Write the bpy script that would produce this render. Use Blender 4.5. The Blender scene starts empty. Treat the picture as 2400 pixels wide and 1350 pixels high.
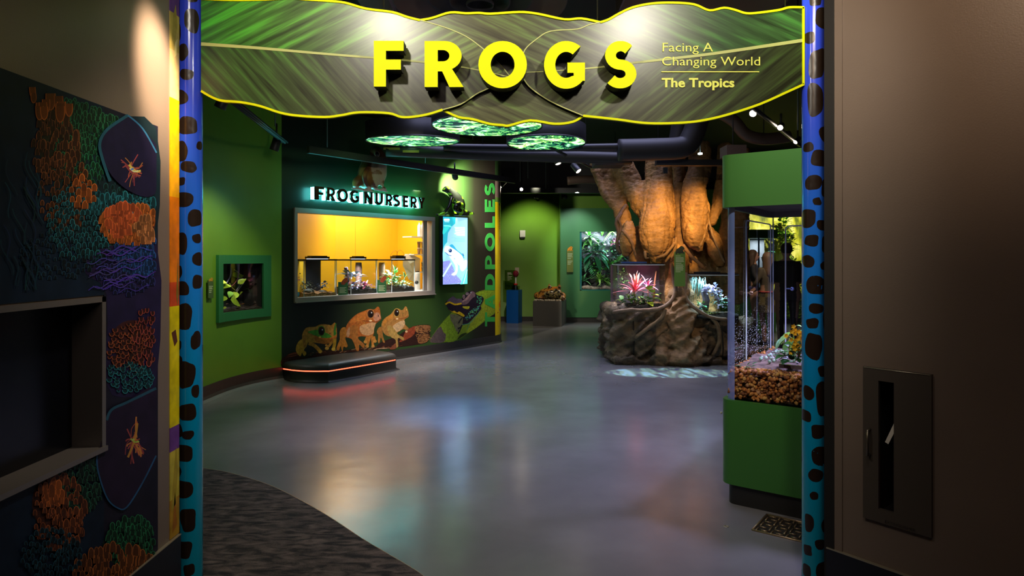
import bpy, bmesh, math, random
from mathutils import Vector, Matrix, Quaternion, noise
from mathutils.geometry import tessellate_polygon

SC = bpy.context.scene
COL = SC.collection
V = Vector
PI = math.pi
F, EYE, CX, CY = 1480.0, 1.6, 1200.0, 605.0      # focal length (px), eye height, principal column, horizon row

# ------------------------------------------------------------------ camera, world, exposure
cam = bpy.data.objects.new('camera', bpy.data.cameras.new('camera'))
COL.objects.link(cam)
cam.location = (0, 0, EYE)
cam.rotation_euler = (PI / 2, 0, 0)
cam.data.sensor_width = 36
cam.data.lens = 36 * F / 2400
cam.data.shift_y = -(675 - CY) / 2400
cam.data.clip_start, cam.data.clip_end = 0.05, 80
SC.camera = cam
SC.view_settings.view_transform = 'Standard'
SC.view_settings.look = 'None'
SC.view_settings.gamma = 1
SC.view_settings.exposure = 0.35
SC.view_settings.use_curve_mapping = False
w = bpy.data.worlds.new('World')
SC.world = w
w.use_nodes = True
w.node_tree.nodes['Background'].inputs[0].default_value = (0.45, 0.42, 0.5, 1)
w.node_tree.nodes['Background'].inputs[1].default_value = 0.004
SC.cycles.max_bounces = 8
SC.cycles.transparent_max_bounces = 24
SC.cycles.sample_clamp_indirect = 4.0
SC.cycles.caustics_reflective = False
SC.cycles.caustics_refractive = False


def light(name, kind, loc, energy, color, target=None, size=0.1, sy=None, angle=60, blend=0.6, spread=180):
    d = bpy.data.lights.new(name, kind)
    d.energy, d.color = energy, color
    if kind == 'AREA':
        d.shape = 'RECTANGLE'
        d.size, d.size_y = size, sy or size
        d.spread = math.radians(spread)
    else:
        d.shadow_soft_size = size
    if kind == 'SPOT':
        d.spot_size, d.spot_blend = math.radians(angle), blend
    o = bpy.data.objects.new(name, d)
    COL.objects.link(o)
    o.location = loc
    if target is not None:
        o.rotation_euler = (V(target) - V(loc)).to_track_quat('-Z', 'Y').to_euler()
    return o


WARM, NEUT, COOL, LEDB = (1, .66, .4), (1, .88, .74), (.62, .78, 1), (.5, .62, 1)
# large lights: the exhibition spots, plus fill lights added without any fitting
light('sign_spot_a', 'SPOT', (-.86, 1.5, 3.27), 84, (1, .92, .78), (-.4, 3.0, 2.45), .07, angle=100, blend=.8)
light('sign_spot_b', 'SPOT', (.86, 1.5, 3.27), 84, (1, .92, .78), (.45, 3.0, 2.45), .07, angle=100, blend=.8)
light('lobby_spot', 'SPOT', (.1, .9, 3.5), 84, (1, .70, .46), (1.75, 2.4, 2.75), .12, angle=48, blend=1)
light('lobby_spot_left', 'SPOT', (-1.08, 2.55, 3.2), 420, (1, .76, .52), (-1.55, 2.76, 2.40), .04, angle=24, blend=1)
light('lobby_fill', 'AREA', (.1, .5, 3.35), 8, (1, .8, .7), (.1, .5, 0), 1.6, 1.2)  # weak fill added over the lobby, stands for no real lamp
light('mural_fill', 'SPOT', (-.3, 2.6, 3.3), 62, (1, .85, .7), (-1.55, 2.62, 1.35), .08, angle=46, blend=1)  # added lamp that lifts the mural out of the dark
light('room_fill', 'AREA', (.6, 7.5, 4.0), 84, (.58, .6, 1), (.6, 7.5, 0), 3.6, 6, spread=82)  # unseen overhead fill, spread kept narrow so the upper walls stay dark
light('green_wall_spot', 'SPOT', (-2.4, 6.6, 2.9), 80, (1, .95, .6), (-3.45, 7.3, 1.3), .05, angle=62, blend=.9)
light('nursery_wall_spot', 'SPOT', (-.55, 8.5, 2.95), 330, (1, .85, .65), (-1.7, 9.6, .5), .06, angle=50, blend=1)
light('tadpoles_spot', 'SPOT', (.05, 9.9, 2.95), 115, (1, .92, .75), (-.5, 11.4, 1.5), .05, angle=62, blend=1)
light('floor_fill_blue', 'SPOT', (-.85, 5.7, 3.3), 420, (.1, .42, 1), (-.6, 6.6, 0), .08, angle=30, blend=1)  # added blue spot that deepens the display's reflection on the floor
light('floor_wash_mauve', 'SPOT', (-1.5, 6.2, 4.0), 190, (1, .78, .92), (-1.45, 6.1, 0), .1, angle=38, blend=1)
light('far_floor_fill', 'SPOT', (.2, 13.2, 3.6), 110, (1, .85, .65), (.5, 15.2, .3), .06, angle=60, blend=1)  # lamp added to brighten the far floor and the pedestals
light('far_wall_spot', 'SPOT', (.55, 14.5, 3.35), 150, (1, .97, .65), (.5, 16, 1.9), .06, angle=70, blend=.9)
light('teal_wall_spot', 'SPOT', (1.5, 14.5, 3.1), 110, (.85, 1, .9), (1.6, 15.6, 2.2), .06, angle=60, blend=.8)
light('tree_spot_a', 'SPOT', (2.05, 7.5, 2.88), 330, (1, .6, .21), (2.28, 9.8, 2.15), .04, angle=34, blend=.9)
light('tree_spot_b', 'SPOT', (3.1, 7.6, 2.88), 300, (1, .6, .21), (2.84, 9.8, 2.2), .04, angle=30, blend=.9)
light('tree_base_spot', 'SPOT', (2.6, 7.2, 3.3), 60, (1, .78, .5), (2.5, 9.5, .4), .06, angle=44, blend=1)
light('tower_spot', 'SPOT', (.9, 2.7, 3.6), 115, (.85, 1, .75), (1.9, 3.9, 2.0), .08, angle=46, blend=.9)
light('visitor_spot', 'SPOT', (4.6, 10.2, 3.6), 180, (1, .75, .5), (4.9, 12.1, .9), .08, angle=50, blend=.9)


# ------------------------------------------------------------------ materials
MATS = {}


def mat(name, color=(.5, .5, .5), rough=.6, metal=0.0, emit=None, estr=0.0, vary=0.0, nscale=6.0, bump=0.0, bscale=40.0, attr=False, coat=0.0, spec=0.5, stretch=None):
    if name in MATS:
        return MATS[name]
    m = bpy.data.materials.new(name)
    m.use_nodes = True
    nt = m.node_tree
    b = nt.nodes['Principled BSDF']
    b.inputs['Base Color'].default_value = (*color, 1)
    b.inputs['Roughness'].default_value = rough
    b.inputs['Metallic'].default_value = metal
    b.inputs['Coat Weight'].default_value = coat
    b.inputs['Specular IOR Level'].default_value = spec
    src = None
    if attr:
        a = nt.nodes.new('ShaderNodeAttribute')
        a.attribute_name = 'Col'
        src = a.outputs['Color']
    if vary > 0 or bump > 0:
        tc = nt.nodes.new('ShaderNodeTexCoord')
        co = tc.outputs['Object']
        if stretch:
            mp = nt.nodes.new('ShaderNodeMapping')
            mp.inputs['Scale'].default_value = stretch
            nt.links.new(co, mp.inputs[0])
            co = mp.outputs[0]
    if vary > 0:
        n = nt.nodes.new('ShaderNodeTexNoise')
        n.inputs['Scale'].default_value = nscale
        n.inputs['Detail'].default_value = 5
        nt.links.new(co, n.inputs['Vector'])
        mr = nt.nodes.new('ShaderNodeMapRange')
        mr.inputs[1].default_value, mr.inputs[2].default_value = .3, .7
        mr.inputs[3].default_value, mr.inputs[4].default_value = 1 - vary, 1 + vary
        nt.links.new(n.outputs[0], mr.inputs[0])
        vm = nt.nodes.new('ShaderNodeVectorMath')
        vm.operation = 'SCALE'
        if src:
            nt.links.new(src, vm.inputs[0])
        else:
            vm.inputs[0].default_value = color
        nt.links.new(mr.outputs[0], vm.inputs['Scale'])
        src = vm.outputs[0]
    if src:
        nt.links.new(src, b.inputs['Base Color'])
    if bump > 0:
        n2 = nt.nodes.new('ShaderNodeTexNoise')
        n2.inputs['Scale'].default_value = bscale
        n2.inputs['Detail'].default_value = 4
        nt.links.new(co, n2.inputs['Vector'])
        bp = nt.nodes.new('ShaderNodeBump')
        bp.inputs['Strength'].default_value = bump
        bp.inputs['Distance'].default_value = .02
        nt.links.new(n2.outputs[0], bp.inputs['Height'])
        nt.links.new(bp.outputs[0], b.inputs['Normal'])
    if estr > 0:
        if emit == 'attr':
            nt.links.new(src, b.inputs['Emission Color'])
        else:
            b.inputs['Emission Color'].default_value = (*(emit or color), 1)
        b.inputs['Emission Strength'].default_value = estr
    MATS[name] = m
    return m


def glass(name, tint=(1, 1, 1), gloss=0.09, rough=0.02, specks=False):
    if name in MATS:
        return MATS[name]
    m = bpy.data.materials.new(name)
    m.use_nodes = True
    nt = m.node_tree
    nt.nodes.remove(nt.nodes['Principled BSDF'])
    out = nt.nodes['Material Output']
    t = nt.nodes.new('ShaderNodeBsdfTransparent')
    t.inputs[0].default_value = (*tint, 1)
    g = nt.nodes.new('ShaderNodeBsdfGlossy')
    g.inputs['Roughness'].default_value = rough
    lw = nt.nodes.new('ShaderNodeLayerWeight')
    lw.inputs[0].default_value = .5
    pw = nt.nodes.new('ShaderNodeMath')
    pw.operation = 'POWER'
    pw.inputs[1].default_value = 5
    nt.links.new(lw.outputs['Facing'], pw.inputs[0])
    ma = nt.nodes.new('ShaderNodeMath')
    ma.operation = 'MULTIPLY_ADD'
    ma.inputs[1].default_value, ma.inputs[2].default_value = .8, gloss * .4
    nt.links.new(pw.outputs[0], ma.inputs[0])
    mx = nt.nodes.new('ShaderNodeMixShader')
    nt.links.new(ma.outputs[0], mx.inputs[0])
    nt.links.new(t.outputs[0], mx.inputs[1])
    nt.links.new(g.outputs[0], mx.inputs[2])
    fin = mx.outputs[0]
    if specks:
        tc = nt.nodes.new('ShaderNodeTexCoord')
        v = nt.nodes.new('ShaderNodeTexVoronoi')
        v.inputs['Scale'].default_value = 75
        v.inputs['Randomness'].default_value = 1
        nt.links.new(tc.outputs['Object'], v.inputs['Vector'])
        n = nt.nodes.new('ShaderNodeTexNoise')
        n.inputs['Scale'].default_value = 60
        nt.links.new(tc.outputs['Object'], n.inputs['Vector'])
        sx = nt.nodes.new('ShaderNodeSeparateXYZ')
        nt.links.new(tc.outputs['Object'], sx.inputs[0])
        hz = nt.nodes.new('ShaderNodeMapRange')            # droplets gather low on the pane
        hz.inputs[1].default_value, hz.inputs[2].default_value = 1.45, 1.0
        hz.inputs[3].default_value, hz.inputs[4].default_value = 0, .42
        nt.links.new(sx.outputs['Z'], hz.inputs[0])
        ml = nt.nodes.new('ShaderNodeMath'); ml.operation = 'MULTIPLY'
        nt.links.new(n.outputs[0], ml.inputs[0]); nt.links.new(hz.outputs[0], ml.inputs[1])
        lt = nt.nodes.new('ShaderNodeMath'); lt.operation = 'LESS_THAN'
        nt.links.new(v.outputs['Distance'], lt.inputs[0]); nt.links.new(ml.outputs[0], lt.inputs[1])
        d = nt.nodes.new('ShaderNodeBsdfTranslucent'); d.inputs[0].default_value = (.9, .92, 1, 1)
        d2 = nt.nodes.new('ShaderNodeBsdfDiffuse'); d2.inputs[0].default_value = (.9, .92, 1, 1)
        ad = nt.nodes.new('ShaderNodeAddShader')
        nt.links.new(d.outputs[0], ad.inputs[0]); nt.links.new(d2.outputs[0], ad.inputs[1])
        m2 = nt.nodes.new('ShaderNodeMixShader')
        nt.links.new(lt.outputs[0], m2.inputs[0]); nt.links.new(fin, m2.inputs[1]); nt.links.new(ad.outputs[0], m2.inputs[2])
        fin = m2.outputs[0]
    nt.links.new(fin, out.inputs[0])
    MATS[name] = m
    return m


# ------------------------------------------------------------------ mesh building
def cr(pts, n=6, closed=True):
    """Catmull-Rom through points of any dimension."""
    out = []
    L = len(pts)
    rng = range(L if closed else L - 1)
    g = lambda i: pts[i % L] if closed else pts[max(0, min(L - 1, i))]
    for i in rng:
        p0, p1, p2, p3 = g(i - 1), g(i), g(i + 1), g(i + 2)
        for k in range(n):
            t = k / n
            out.append(tuple(.5 * ((2 * b) + (-a + c) * t + (2 * a - 5 * b + 4 * c - d) * t * t + (-a + 3 * b - 3 * c + d) * t ** 3)
                             for a, b, c, d in zip(p0, p1, p2, p3)))
    if not closed:
        out.append(tuple(pts[-1]))
    return out


class MB:
    """Collects faces (with a colour and a material slot each) and links them as ONE mesh object."""

    def __init__(self):
        self.v, self.f, self.c, self.m, self.s = [], [], [], [], []
        self.uv = {}

    def add(self, verts, faces, col=(.5, .5, .5), mi=0, smooth=False):
        o = len(self.v)
        self.v.extend(V(p) for p in verts)
        for f in faces:
            self.f.append([i + o for i in f])
            self.c.append(col)
            self.m.append(mi)
            self.s.append(smooth)
        return self

    def box(self, lo, hi, col=(.5, .5, .5), mi=0):
        x0, y0, z0 = lo
        x1, y1, z1 = hi
        v = [(x0, y0, z0), (x1, y0, z0), (x1, y1, z0), (x0, y1, z0), (x0, y0, z1), (x1, y0, z1), (x1, y1, z1), (x0, y1, z1)]
        return self.add(v, [(0, 3, 2, 1), (4, 5, 6, 7), (0, 1, 5, 4), (1, 2, 6, 5), (2, 3, 7, 6), (3, 0, 4, 7)], col, mi)

    def obox(self, c, ax, ay, az, col=(.5, .5, .5), mi=0):
        """box with centre c and half-axis vectors"""
        c, ax, ay, az = V(c), V(ax), V(ay), V(az)
        v = [c + ax * i + ay * j + az * k for k in (-1, 1) for j in (-1, 1) for i in (-1, 1)]
        return self.add(v, [(0, 2, 3, 1), (4, 5, 7, 6), (0, 1, 5, 4), (1, 3, 7, 5), (3, 2, 6, 7), (2, 0, 4, 6)], col, mi)

    def tube(self, pts, r, n=8, col=(.5, .5, .5), mi=0, caps=True, smooth=True, flat=1.0):
        pts = [V(p) for p in pts]
        rs = r if isinstance(r, (list, tuple)) else [r] * len(pts)
        t = (pts[1] - pts[0]).normalized()
        up = V((0, 0, 1)) if abs(t.z) < .9 else V((0, 1, 0))
        x = t.cross(up).normalized()
        verts = []
        for i, p in enumerate(pts):
            a, b = pts[max(0, i - 1)], pts[min(len(pts) - 1, i + 1)]
            t = (b - a).normalized() if (b - a).length > 1e-9 else t
            x = (x - t * x.dot(t))
            x = x.normalized() if x.length > 1e-6 else t.orthogonal().normalized()
            y = t.cross(x)
            for k in range(n):
                a2 = 2 * PI * k / n
                verts.append(p + x * (math.cos(a2) * rs[i]) + y * (math.sin(a2) * rs[i] * flat))
        faces = [(i * n + k, i * n + (k + 1) % n, (i + 1) * n + (k + 1) % n, (i + 1) * n + k) for i in range(len(pts) - 1) for k in range(n)]
        if caps:
            faces.append(tuple(reversed(range(n))))
            faces.append(tuple((len(pts) - 1) * n + k for k in range(n)))
        return self.add(verts, faces, col, mi, smooth)

    def lathe(self, prof, c=(0, 0, 0), n=20, col=(.5, .5, .5), mi=0, smooth=True, axis=None, caps=True):
        c = V(c)
        q = V((0, 0, 1)).rotation_difference(V(axis).normalized()) if axis is not None else None
        verts = []
        for r, z in prof:
            for k in range(n):
                p = V((r * math.cos(2 * PI * k / n), r * math.sin(2 * PI * k / n), z))
                verts.append(c + (q @ p if q else p))
        faces = [(i * n + k, i * n + (k + 1) % n, (i + 1) * n + (k + 1) % n, (i + 1) * n + k) for i in range(len(prof) - 1) for k in range(n)]
        if caps:
            faces.append(tuple(reversed(range(n))))
            faces.append(tuple((len(prof) - 1) * n + k for k in range(n)))
        return self.add(verts, faces, col, mi, smooth)

    def ell(self, c, r, n=12, m=8, col=(.5, .5, .5), mi=0, rot=None, jit=0.0, seed=0):
        c = V(c)
        r = r if isinstance(r, (tuple, list)) else (r, r, r)
        verts = []
        for i in range(m + 1):
            th = PI * i / m
            for k in range(n):
                p = V((math.sin(th) * math.cos(2 * PI * k / n), math.sin(th) * math.sin(2 * PI * k / n), math.cos(th)))
                if jit:
                    p = p * (1 + jit * noise.noise(p * 1.7 + V((seed * 3.1, seed, 0))))
                p = V((p.x * r[0], p.y * r[1], p.z * r[2]))
                verts.append(c + (rot @ p if rot else p))
        faces = [(i * n + k, (i + 1) * n + k, (i + 1) * n + (k + 1) % n, i * n + (k + 1) % n) for i in range(m) for k in range(n)]
        return self.add(verts, faces, col, mi, True)

    def poly(self, pts, col=(.5, .5, .5), mi=0, holes=()):
        """flat polygon (possibly concave, with holes) in space"""
        loops = [[V(p) for p in pts]] + [[V(p) for p in h] for h in holes]
        tris = tessellate_polygon(loops)
        return self.add([p for lp in loops for p in lp], [tuple(t) for t in tris], col, mi)

    def prism(self, loops, depth, col=(.5, .5, .5), mi=0, side_mi=None, side_col=None):
        """front outline loops (outer first, then holes), pushed back along vector depth"""
        d = V(depth)
        loops = [[V(p) for p in lp] for lp in loops]
        tris = [tuple(t) for t in tessellate_polygon(loops)]
        flat = [p for lp in loops for p in lp]
        self.add(flat, tris, col, mi)
        self.add([p + d for p in flat], [tuple(reversed(t)) for t in tris], side_col or col, side_mi if side_mi is not None else mi)
        for lp in loops:
            n = len(lp)
            self.add(lp + [p + d for p in lp], [(i, (i + 1) % n, n + (i + 1) % n, n + i) for i in range(n)], side_col or col, side_mi if side_mi is not None else mi)
        return self

    def mesh(self, name, origin=None):
        me = bpy.data.meshes.new(name)
        o = V(origin) if origin is not None else V((0, 0, 0))
        me.from_pydata([p - o for p in self.v], [], self.f)
        a = me.color_attributes.new('Col', 'FLOAT_COLOR', 'CORNER')
        buf = []
        for p, c in zip(me.polygons, self.c):
            if callable(c):
                for vi in p.vertices:
                    buf.extend((*c(self.v[vi]), 1))
            else:
                buf.extend((*c, 1) * p.loop_total)
        a.data.foreach_set('color', buf)
        me.polygons.foreach_set('material_index', self.m)
        me.polygons.foreach_set('use_smooth', self.s)
        me.update()
        return me


def link(name, mb, mats, parent=None, origin=None):
    if parent is not None:
        r = parent
        while r.parent is not None:
            r = r.parent
        origin = r.location.copy() if r.type == 'EMPTY' or origin is None else origin
    me = mb.mesh(name, origin) if isinstance(mb, MB) else mb
    for m in (mats if isinstance(mats, (list, tuple)) else [mats]):
        me.materials.append(m)
    o = bpy.data.objects.new(name, me)
    COL.objects.link(o)
    if parent is not None:
        o.parent = parent
    elif origin is not None:
        o.location = origin
    return o


def tag(o, label=None, cat=None, group=None, kind=None):
    if label:
        o['label'] = label
    if cat:
        o['category'] = cat
    if group:
        o['group'] = group
    if kind:
        o['kind'] = kind
    return o


def thing(name, label, cat, loc=(0, 0, 0), group=None):
    o = bpy.data.objects.new(name, None)
    o.empty_display_size = .1
    COL.objects.link(o)
    o.location = loc
    return tag(o, label, cat, group)


def struct(name, mb, m, label=None, parent=None):
    o = link(name, mb, m, parent)
    if parent is None:
        o['kind'] = 'structure'
        if label:
            o['label'] = label
    return o


def copy_thing(src, delta, label=None, rotz=0.0):
    """a copy of a thing, its parts and their sub-parts, moved by delta"""
    c = src.copy()
    COL.objects.link(c)
    c.location = src.location + V(delta)
    c.rotation_euler.z += rotz
    if label:
        c['label'] = label
    for ch in list(src.children):
        d = ch.copy()
        COL.objects.link(d)
        d.parent = c
        for g in list(ch.children):
            e = g.copy()
            COL.objects.link(e)
            e.parent = d
    return c


def at(px, py, D):
    """photo pixel at depth D -> point"""
    return V(((px - CX) / F * D, D, EYE - (py - CY) / F * D))


def flr(px, py, z=0.0):
    """photo pixel on the horizontal plane z"""
    D = F * (EYE - z) / (py - CY)
    return V(((px - CX) / F * D, D, z))


class Plane:
    """vertical surface that follows a plan polyline; hit() finds where a photo pixel's ray meets it"""

    def __init__(self, pts, ext=True):
        self.ext = ext
        self.p = [V((a[0], a[1])) for a in pts]
        self.L = [0]
        for a, b in zip(self.p, self.p[1:]):
            self.L.append(self.L[-1] + (b - a).length)

    def s_of(self, px):
        k = (px - CX) / F                    # x = k*y
        best = None
        n = len(self.p) - 1
        for i in range(n):
            a, b = self.p[i], self.p[i + 1]
            d = b - a
            den = d.x - k * d.y
            if abs(den) < 1e-9:
                continue
            t = (k * a.y - a.x) / den
            lo = -1e-6 if i or not self.ext else -9
            hi = 1 + 1e-6 if i < n - 1 or not self.ext else 9
            if lo <= t <= hi:
                y = a.y + d.y * t
                if y > 0 and (best is None or y < best[0]):
                    best = (y, self.L[i] + t * d.length)
        return best[1]

    def frame(self, s):
        i = 0
        while i < len(self.p) - 2 and s > self.L[i + 1]:
            i += 1
        d = (self.p[i + 1] - self.p[i]).normalized()
        q = self.p[i] + d * (s - self.L[i])
        n = V((d.y, -d.x))
        return q, d, n

    def pt(self, s, z, off=0.0):
        q, d, n = self.frame(s)
        q = q + n * off
        return V((q.x, q.y, z))

    def hit(self, px, py, off=0.0):
        s = self.s_of(px)
        q, d, n = self.frame(s)
        if off and n.dot(q) < 0:
            # intersect with the surface shifted by off so that the outline still lines up
            q2 = q + n * off
            k = (px - CX) / F
            t = (k * q2.y - q2.x) / (d.x - k * d.y)
            q2 = q2 + d * t
            return V((q2.x, q2.y, EYE - (py - CY) / F * q2.y))
        q = q + n * off
        return V((q.x, q.y, EYE - (py - CY) / F * q.y))

    def normal(self, px):
        q, d, n = self.frame(self.s_of(px))
        return V((n.x, n.y, 0)), V((d.x, d.y, 0))

    def sheet(self, mb, s0, s1, z0, z1, off=0.0, col=(.5, .5, .5), mi=0, step=0.3, smooth=True):
        ss = sorted({s0, s1, *[l for l in self.L if s0 < l < s1]})
        v = []
        for s in ss:
            v.append(self.pt(s, z0, off))
            v.append(self.pt(s, z1, off))
        mb.add(v, [(2 * i, 2 * i + 2, 2 * i + 3, 2 * i + 1) for i in range(len(ss) - 1)], col, mi, smooth)


def slab(mb, plane, s0, s1, z0, z1, o0, o1, col=(.5, .5, .5), mi=0):
    """a panel on a plane: front at offset o1, back at o0"""
    ss = sorted({s0, s1, *[l for l in plane.L if s0 < l < s1]})
    v = []
    for s in ss:
        for z, o in ((z0, o0), (z1, o0), (z1, o1), (z0, o1)):
            v.append(plane.pt(s, z, o))
    f = []
    for i in range(len(ss) - 1):
        a, b = 4 * i, 4 * i + 4
        for k in range(4):
            f.append((a + k, a + (k + 1) % 4, b + (k + 1) % 4, b + k))
    e = 4 * (len(ss) - 1)
    f += [(0, 3, 2, 1), (e, e + 1, e + 2, e + 3)]
    mb.add(v, f, col, mi)


def slabpx(mb, plane, x0, y0, x1, y1, o0, o1, col=(.5, .5, .5), mi=0, xr=None):
    """slab from photo pixels: (x0,y0) top-left, (x1,y1) bottom-right; heights are read at x0"""
    xr = x0 if xr is None else xr
    D = plane.hit(xr, CY).y
    slab(mb, plane, plane.s_of(x0), plane.s_of(x1), EYE - (y1 - CY) / F * D, EYE - (y0 - CY) / F * D, o0, o1, col, mi)


# ------------------------------------------------------------------ lettering
def ell_arc(cx, cy, rx, ry, a0, a1, n=18):
    return [(cx + rx * math.cos(math.radians(a0 + (a1 - a0) * i / n)), cy + ry * math.sin(math.radians(a0 + (a1 - a0) * i / n))) for i in range(n + 1)]


def glyph(ch, w=.27, t=.22):
    """outline loops of a bold sans capital, cap height 1; returns (loops, width)"""
    if ch == 'F':
        W = .66
        return [[(0, 0), (w, 0), (w, .37), (W - .06, .37), (W - .06, .37 + t), (w, .37 + t), (w, 1 - t), (W, 1 - t), (W, 1), (0, 1)]], W
    if ch == 'E':
        W = .64
        m0 = .5 - t / 2
        return [[(0, 0), (W, 0), (W, t), (w, t), (w, m0), (W - .06, m0), (W - .06, m0 + t), (w, m0 + t), (w, 1 - t), (W, 1 - t), (W, 1), (0, 1)]], W
    if ch == 'L':
        W = .6
        return [[(0, 0), (W, 0), (W, t), (w, t), (w, 1), (0, 1)]], W
    if ch == 'T':
        W = .76
        return [[(W / 2 - w / 2, 0), (W / 2 + w / 2, 0), (W / 2 + w / 2, 1 - t), (W, 1 - t), (W, 1), (0, 1), (0, 1 - t), (W / 2 - w / 2, 1 - t)]], W
    if ch in 'PR':
        W = .76
        lo = .36 if ch == 'R' else .32
        ry = (1 - lo) / 2
        out = [(0, 0), (w, 0), (w, lo)] if ch == 'P' else [(0, 0), (w, 0), (w, .34), (.36, .34), (W - w * 1.08 + .04, 0), (W + .04, 0), (.56, .40)]
        bow = ell_arc(W - ry * 1.1, 1 - ry, ry * 1.1, ry, -62 if ch == 'R' else -90, 90, 14)
        out = out + bow + [(0, 1)]
        iy = ry - t * .9
        hole = [(w, 1 - ry - iy), *ell_arc(W - ry * 1.1 - .03, 1 - ry, (ry * 1.1 - w * .93 + .03), iy, -90, 90, 10), (w, 1 - ry + iy)]
        return [out, hole], W
    if ch == 'D':
        W = .84
        return [[(0, 0), *ell_arc(W - .46, .5, .46, .5, -90, 90, 18), (0, 1)], [(w, t), *ell_arc(W - .46, .5, .46 - w, .5 - t, -90, 90, 14), (w, 1 - t)]], W
    if ch == 'O':
        W = 1.06
        return [ell_arc(W / 2, .5, W / 2, .51, 0, 350, 35), ell_arc(W / 2, .5, W / 2 - w * 1.0, .51 - t * 1.06, 0, 350, 35)], W
    if ch == 'G':
        W = .98
        o = ell_arc(.53, .5, .53, .51, 48, 318, 30)
        i = ell_arc(.53, .5, .53 - w, .51 - t * 1.06, 318 - 18, 44, 26)
        bar = [(.90, .12), (.90, .12)]
        # right-hand block: bar inward, then down
        out = [(.875, .895)] + [p for p in o if p[0] < .86 or p[1] < .5] + [(W, .16), (W, .55), (.56, .55), (.56, .55 - t), (W - w, .55 - t), (W - w, .27)]
        out += [p for p in i if p[0] < W - w - .01] + [(.70, .735)]
        return [out], W
    if ch == 'S':
        W = .72
        ry = (1.02 - t) / 4
        rx = (W - w * .9) / 2
        top = ell_arc(W / 2 + .01, 1.01 - t / 2 - ry, rx * .93, ry, 38, 270, 18)
        bot = ell_arc(W / 2, -.01 + t / 2 + ry, rx, ry, 90, -146, 18)
        c = top + bot[1:]
        L, R = [], []
        for k, p in enumerate(c):
            a, b = c[max(0, k - 1)], c[min(len(c) - 1, k + 1)]
            dx, dy = b[0] - a[0], b[1] - a[1]
            l = math.hypot(dx, dy)
            nx, ny = -dy / l, dx / l
            hw = (abs(nx) * w * .9 + abs(ny) * t) / (abs(nx) + abs(ny)) / 2
            L.append((p[0] + nx * hw, p[1] + ny * hw))
            R.append((p[0] - nx * hw, p[1] - ny * hw))
        return [L + R[::-1]], W
    if ch == 'N':
        W = .84
        return [[(0, 0), (w * .9, 0), (w * .9, .56), (W - w * .9, 0), (W, 0), (W, 1), (W - w * .9, 1), (W - w * .9, .44), (w * .9, 1), (0, 1)]], W
    if ch == 'U':
        W = .8
        return [[(0, 1), (0, .38), *ell_arc(W / 2, .39, W / 2, .4, 180, 360, 16), (W, 1), (W - w, 1), (W - w, .39), *ell_arc(W / 2, .39, W / 2 - w, .4 - t, 360, 180, 14), (w, 1)]], W
    if ch == 'Y':
        W = .8
        return [[(W / 2 - w / 2, 0), (W / 2 + w / 2, 0), (W / 2 + w / 2, .38), (W, 1), (W - w * 1.1, 1), (W / 2, .58), (w * 1.1, 1), (0, 1), (W / 2 - w / 2, .38)]], W
    if ch == 'A':
        W = .94
        return [[(0, 0), (w * 1.05, 0), (w * 1.05 + .06, .19), (W - w * 1.05 - .06, .19), (W - w * 1.05, 0), (W, 0), (W / 2 + w * .55, 1), (W / 2 - w * .55, 1)],
                [(w + .15, .39), (W / 2, .74), (W - w - .15, .39)]], W


def text_mesh(body, size, bold=0.0, align='LEFT', extrude=0.0):
    """the built-in font as a mesh in its own xy plane; size = cap height"""
    cu = bpy.data.curves.new('lettering', 'FONT')
    cu.body = body
    cu.size = size / .727
    cu.offset = bold
    cu.align_x = align
    cu.extrude = extrude
    cu.resolution_u = 3
    o = bpy.data.objects.new('lettering', cu)
    COL.objects.link(o)
    bpy.context.view_layer.update()
    me = bpy.data.meshes.new_from_object(o.evaluated_get(bpy.context.evaluated_depsgraph_get()))
    vs = [v.co.copy() for v in me.vertices]
    fs = [tuple(p.vertices) for p in me.polygons]
    bpy.data.objects.remove(o)
    bpy.data.curves.remove(cu)
    bpy.data.meshes.remove(me)
    return vs, fs


def put_text(mb, body, o, u, v, n, size, col, mi=0, bold=0.0, align='LEFT', fitw=None, off=.0015):
    vs, fs = text_mesh(body, size, bold * size, align)
    o, u, v, n = V(o), V(u).normalized(), V(v).normalized(), V(n).normalized()
    sx = 1.0
    if fitw and vs:
        sx = fitw / (max(p.x for p in vs) - min(p.x for p in vs))
    mb.add([o + u * (p.x * sx) + v * p.y + n * off for p in vs], fs, col, mi)


# ------------------------------------------------------------------ organic bodies
def remeshed(name, mb, voxel=.02, smooth=4, origin=None, factor=.5):
    """overlapping rounded pieces fused into one continuous skin"""
    me = mb.mesh('raw')
    o = bpy.data.objects.new('raw', me)
    COL.objects.link(o)
    r = o.modifiers.new('r', 'REMESH')
    r.mode = 'VOXEL'
    r.voxel_size = voxel
    if smooth:
        s = o.modifiers.new('s', 'SMOOTH')
        s.iterations, s.factor = smooth, factor
    bpy.context.view_layer.update()
    out = bpy.data.meshes.new_from_object(o.evaluated_get(bpy.context.evaluated_depsgraph_get()))
    bpy.data.objects.remove(o)
    bpy.data.meshes.remove(me)
    out.name = name
    out.polygons.foreach_set('use_smooth', [True] * len(out.polygons))
    return out


def paint(me, fn, origin=None):
    """colour attribute from a function of the point (and shift the mesh to its origin)"""
    if 'Col' in me.color_attributes:
        me.color_attributes.remove(me.color_attributes['Col'])
    a = me.color_attributes.new('Col', 'FLOAT_COLOR', 'POINT')
    buf = []
    for v in me.vertices:
        buf.extend((*fn(v.co, v.normal), 1))
    a.data.foreach_set('color', buf)
    if origin is not None:
        o = V(origin)
        for v in me.vertices:
            v.co -= o
    return me


def lerp(a, b, t):
    return tuple(x + (y - x) * t for x, y in zip(a, b))


random.seed(7)

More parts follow.
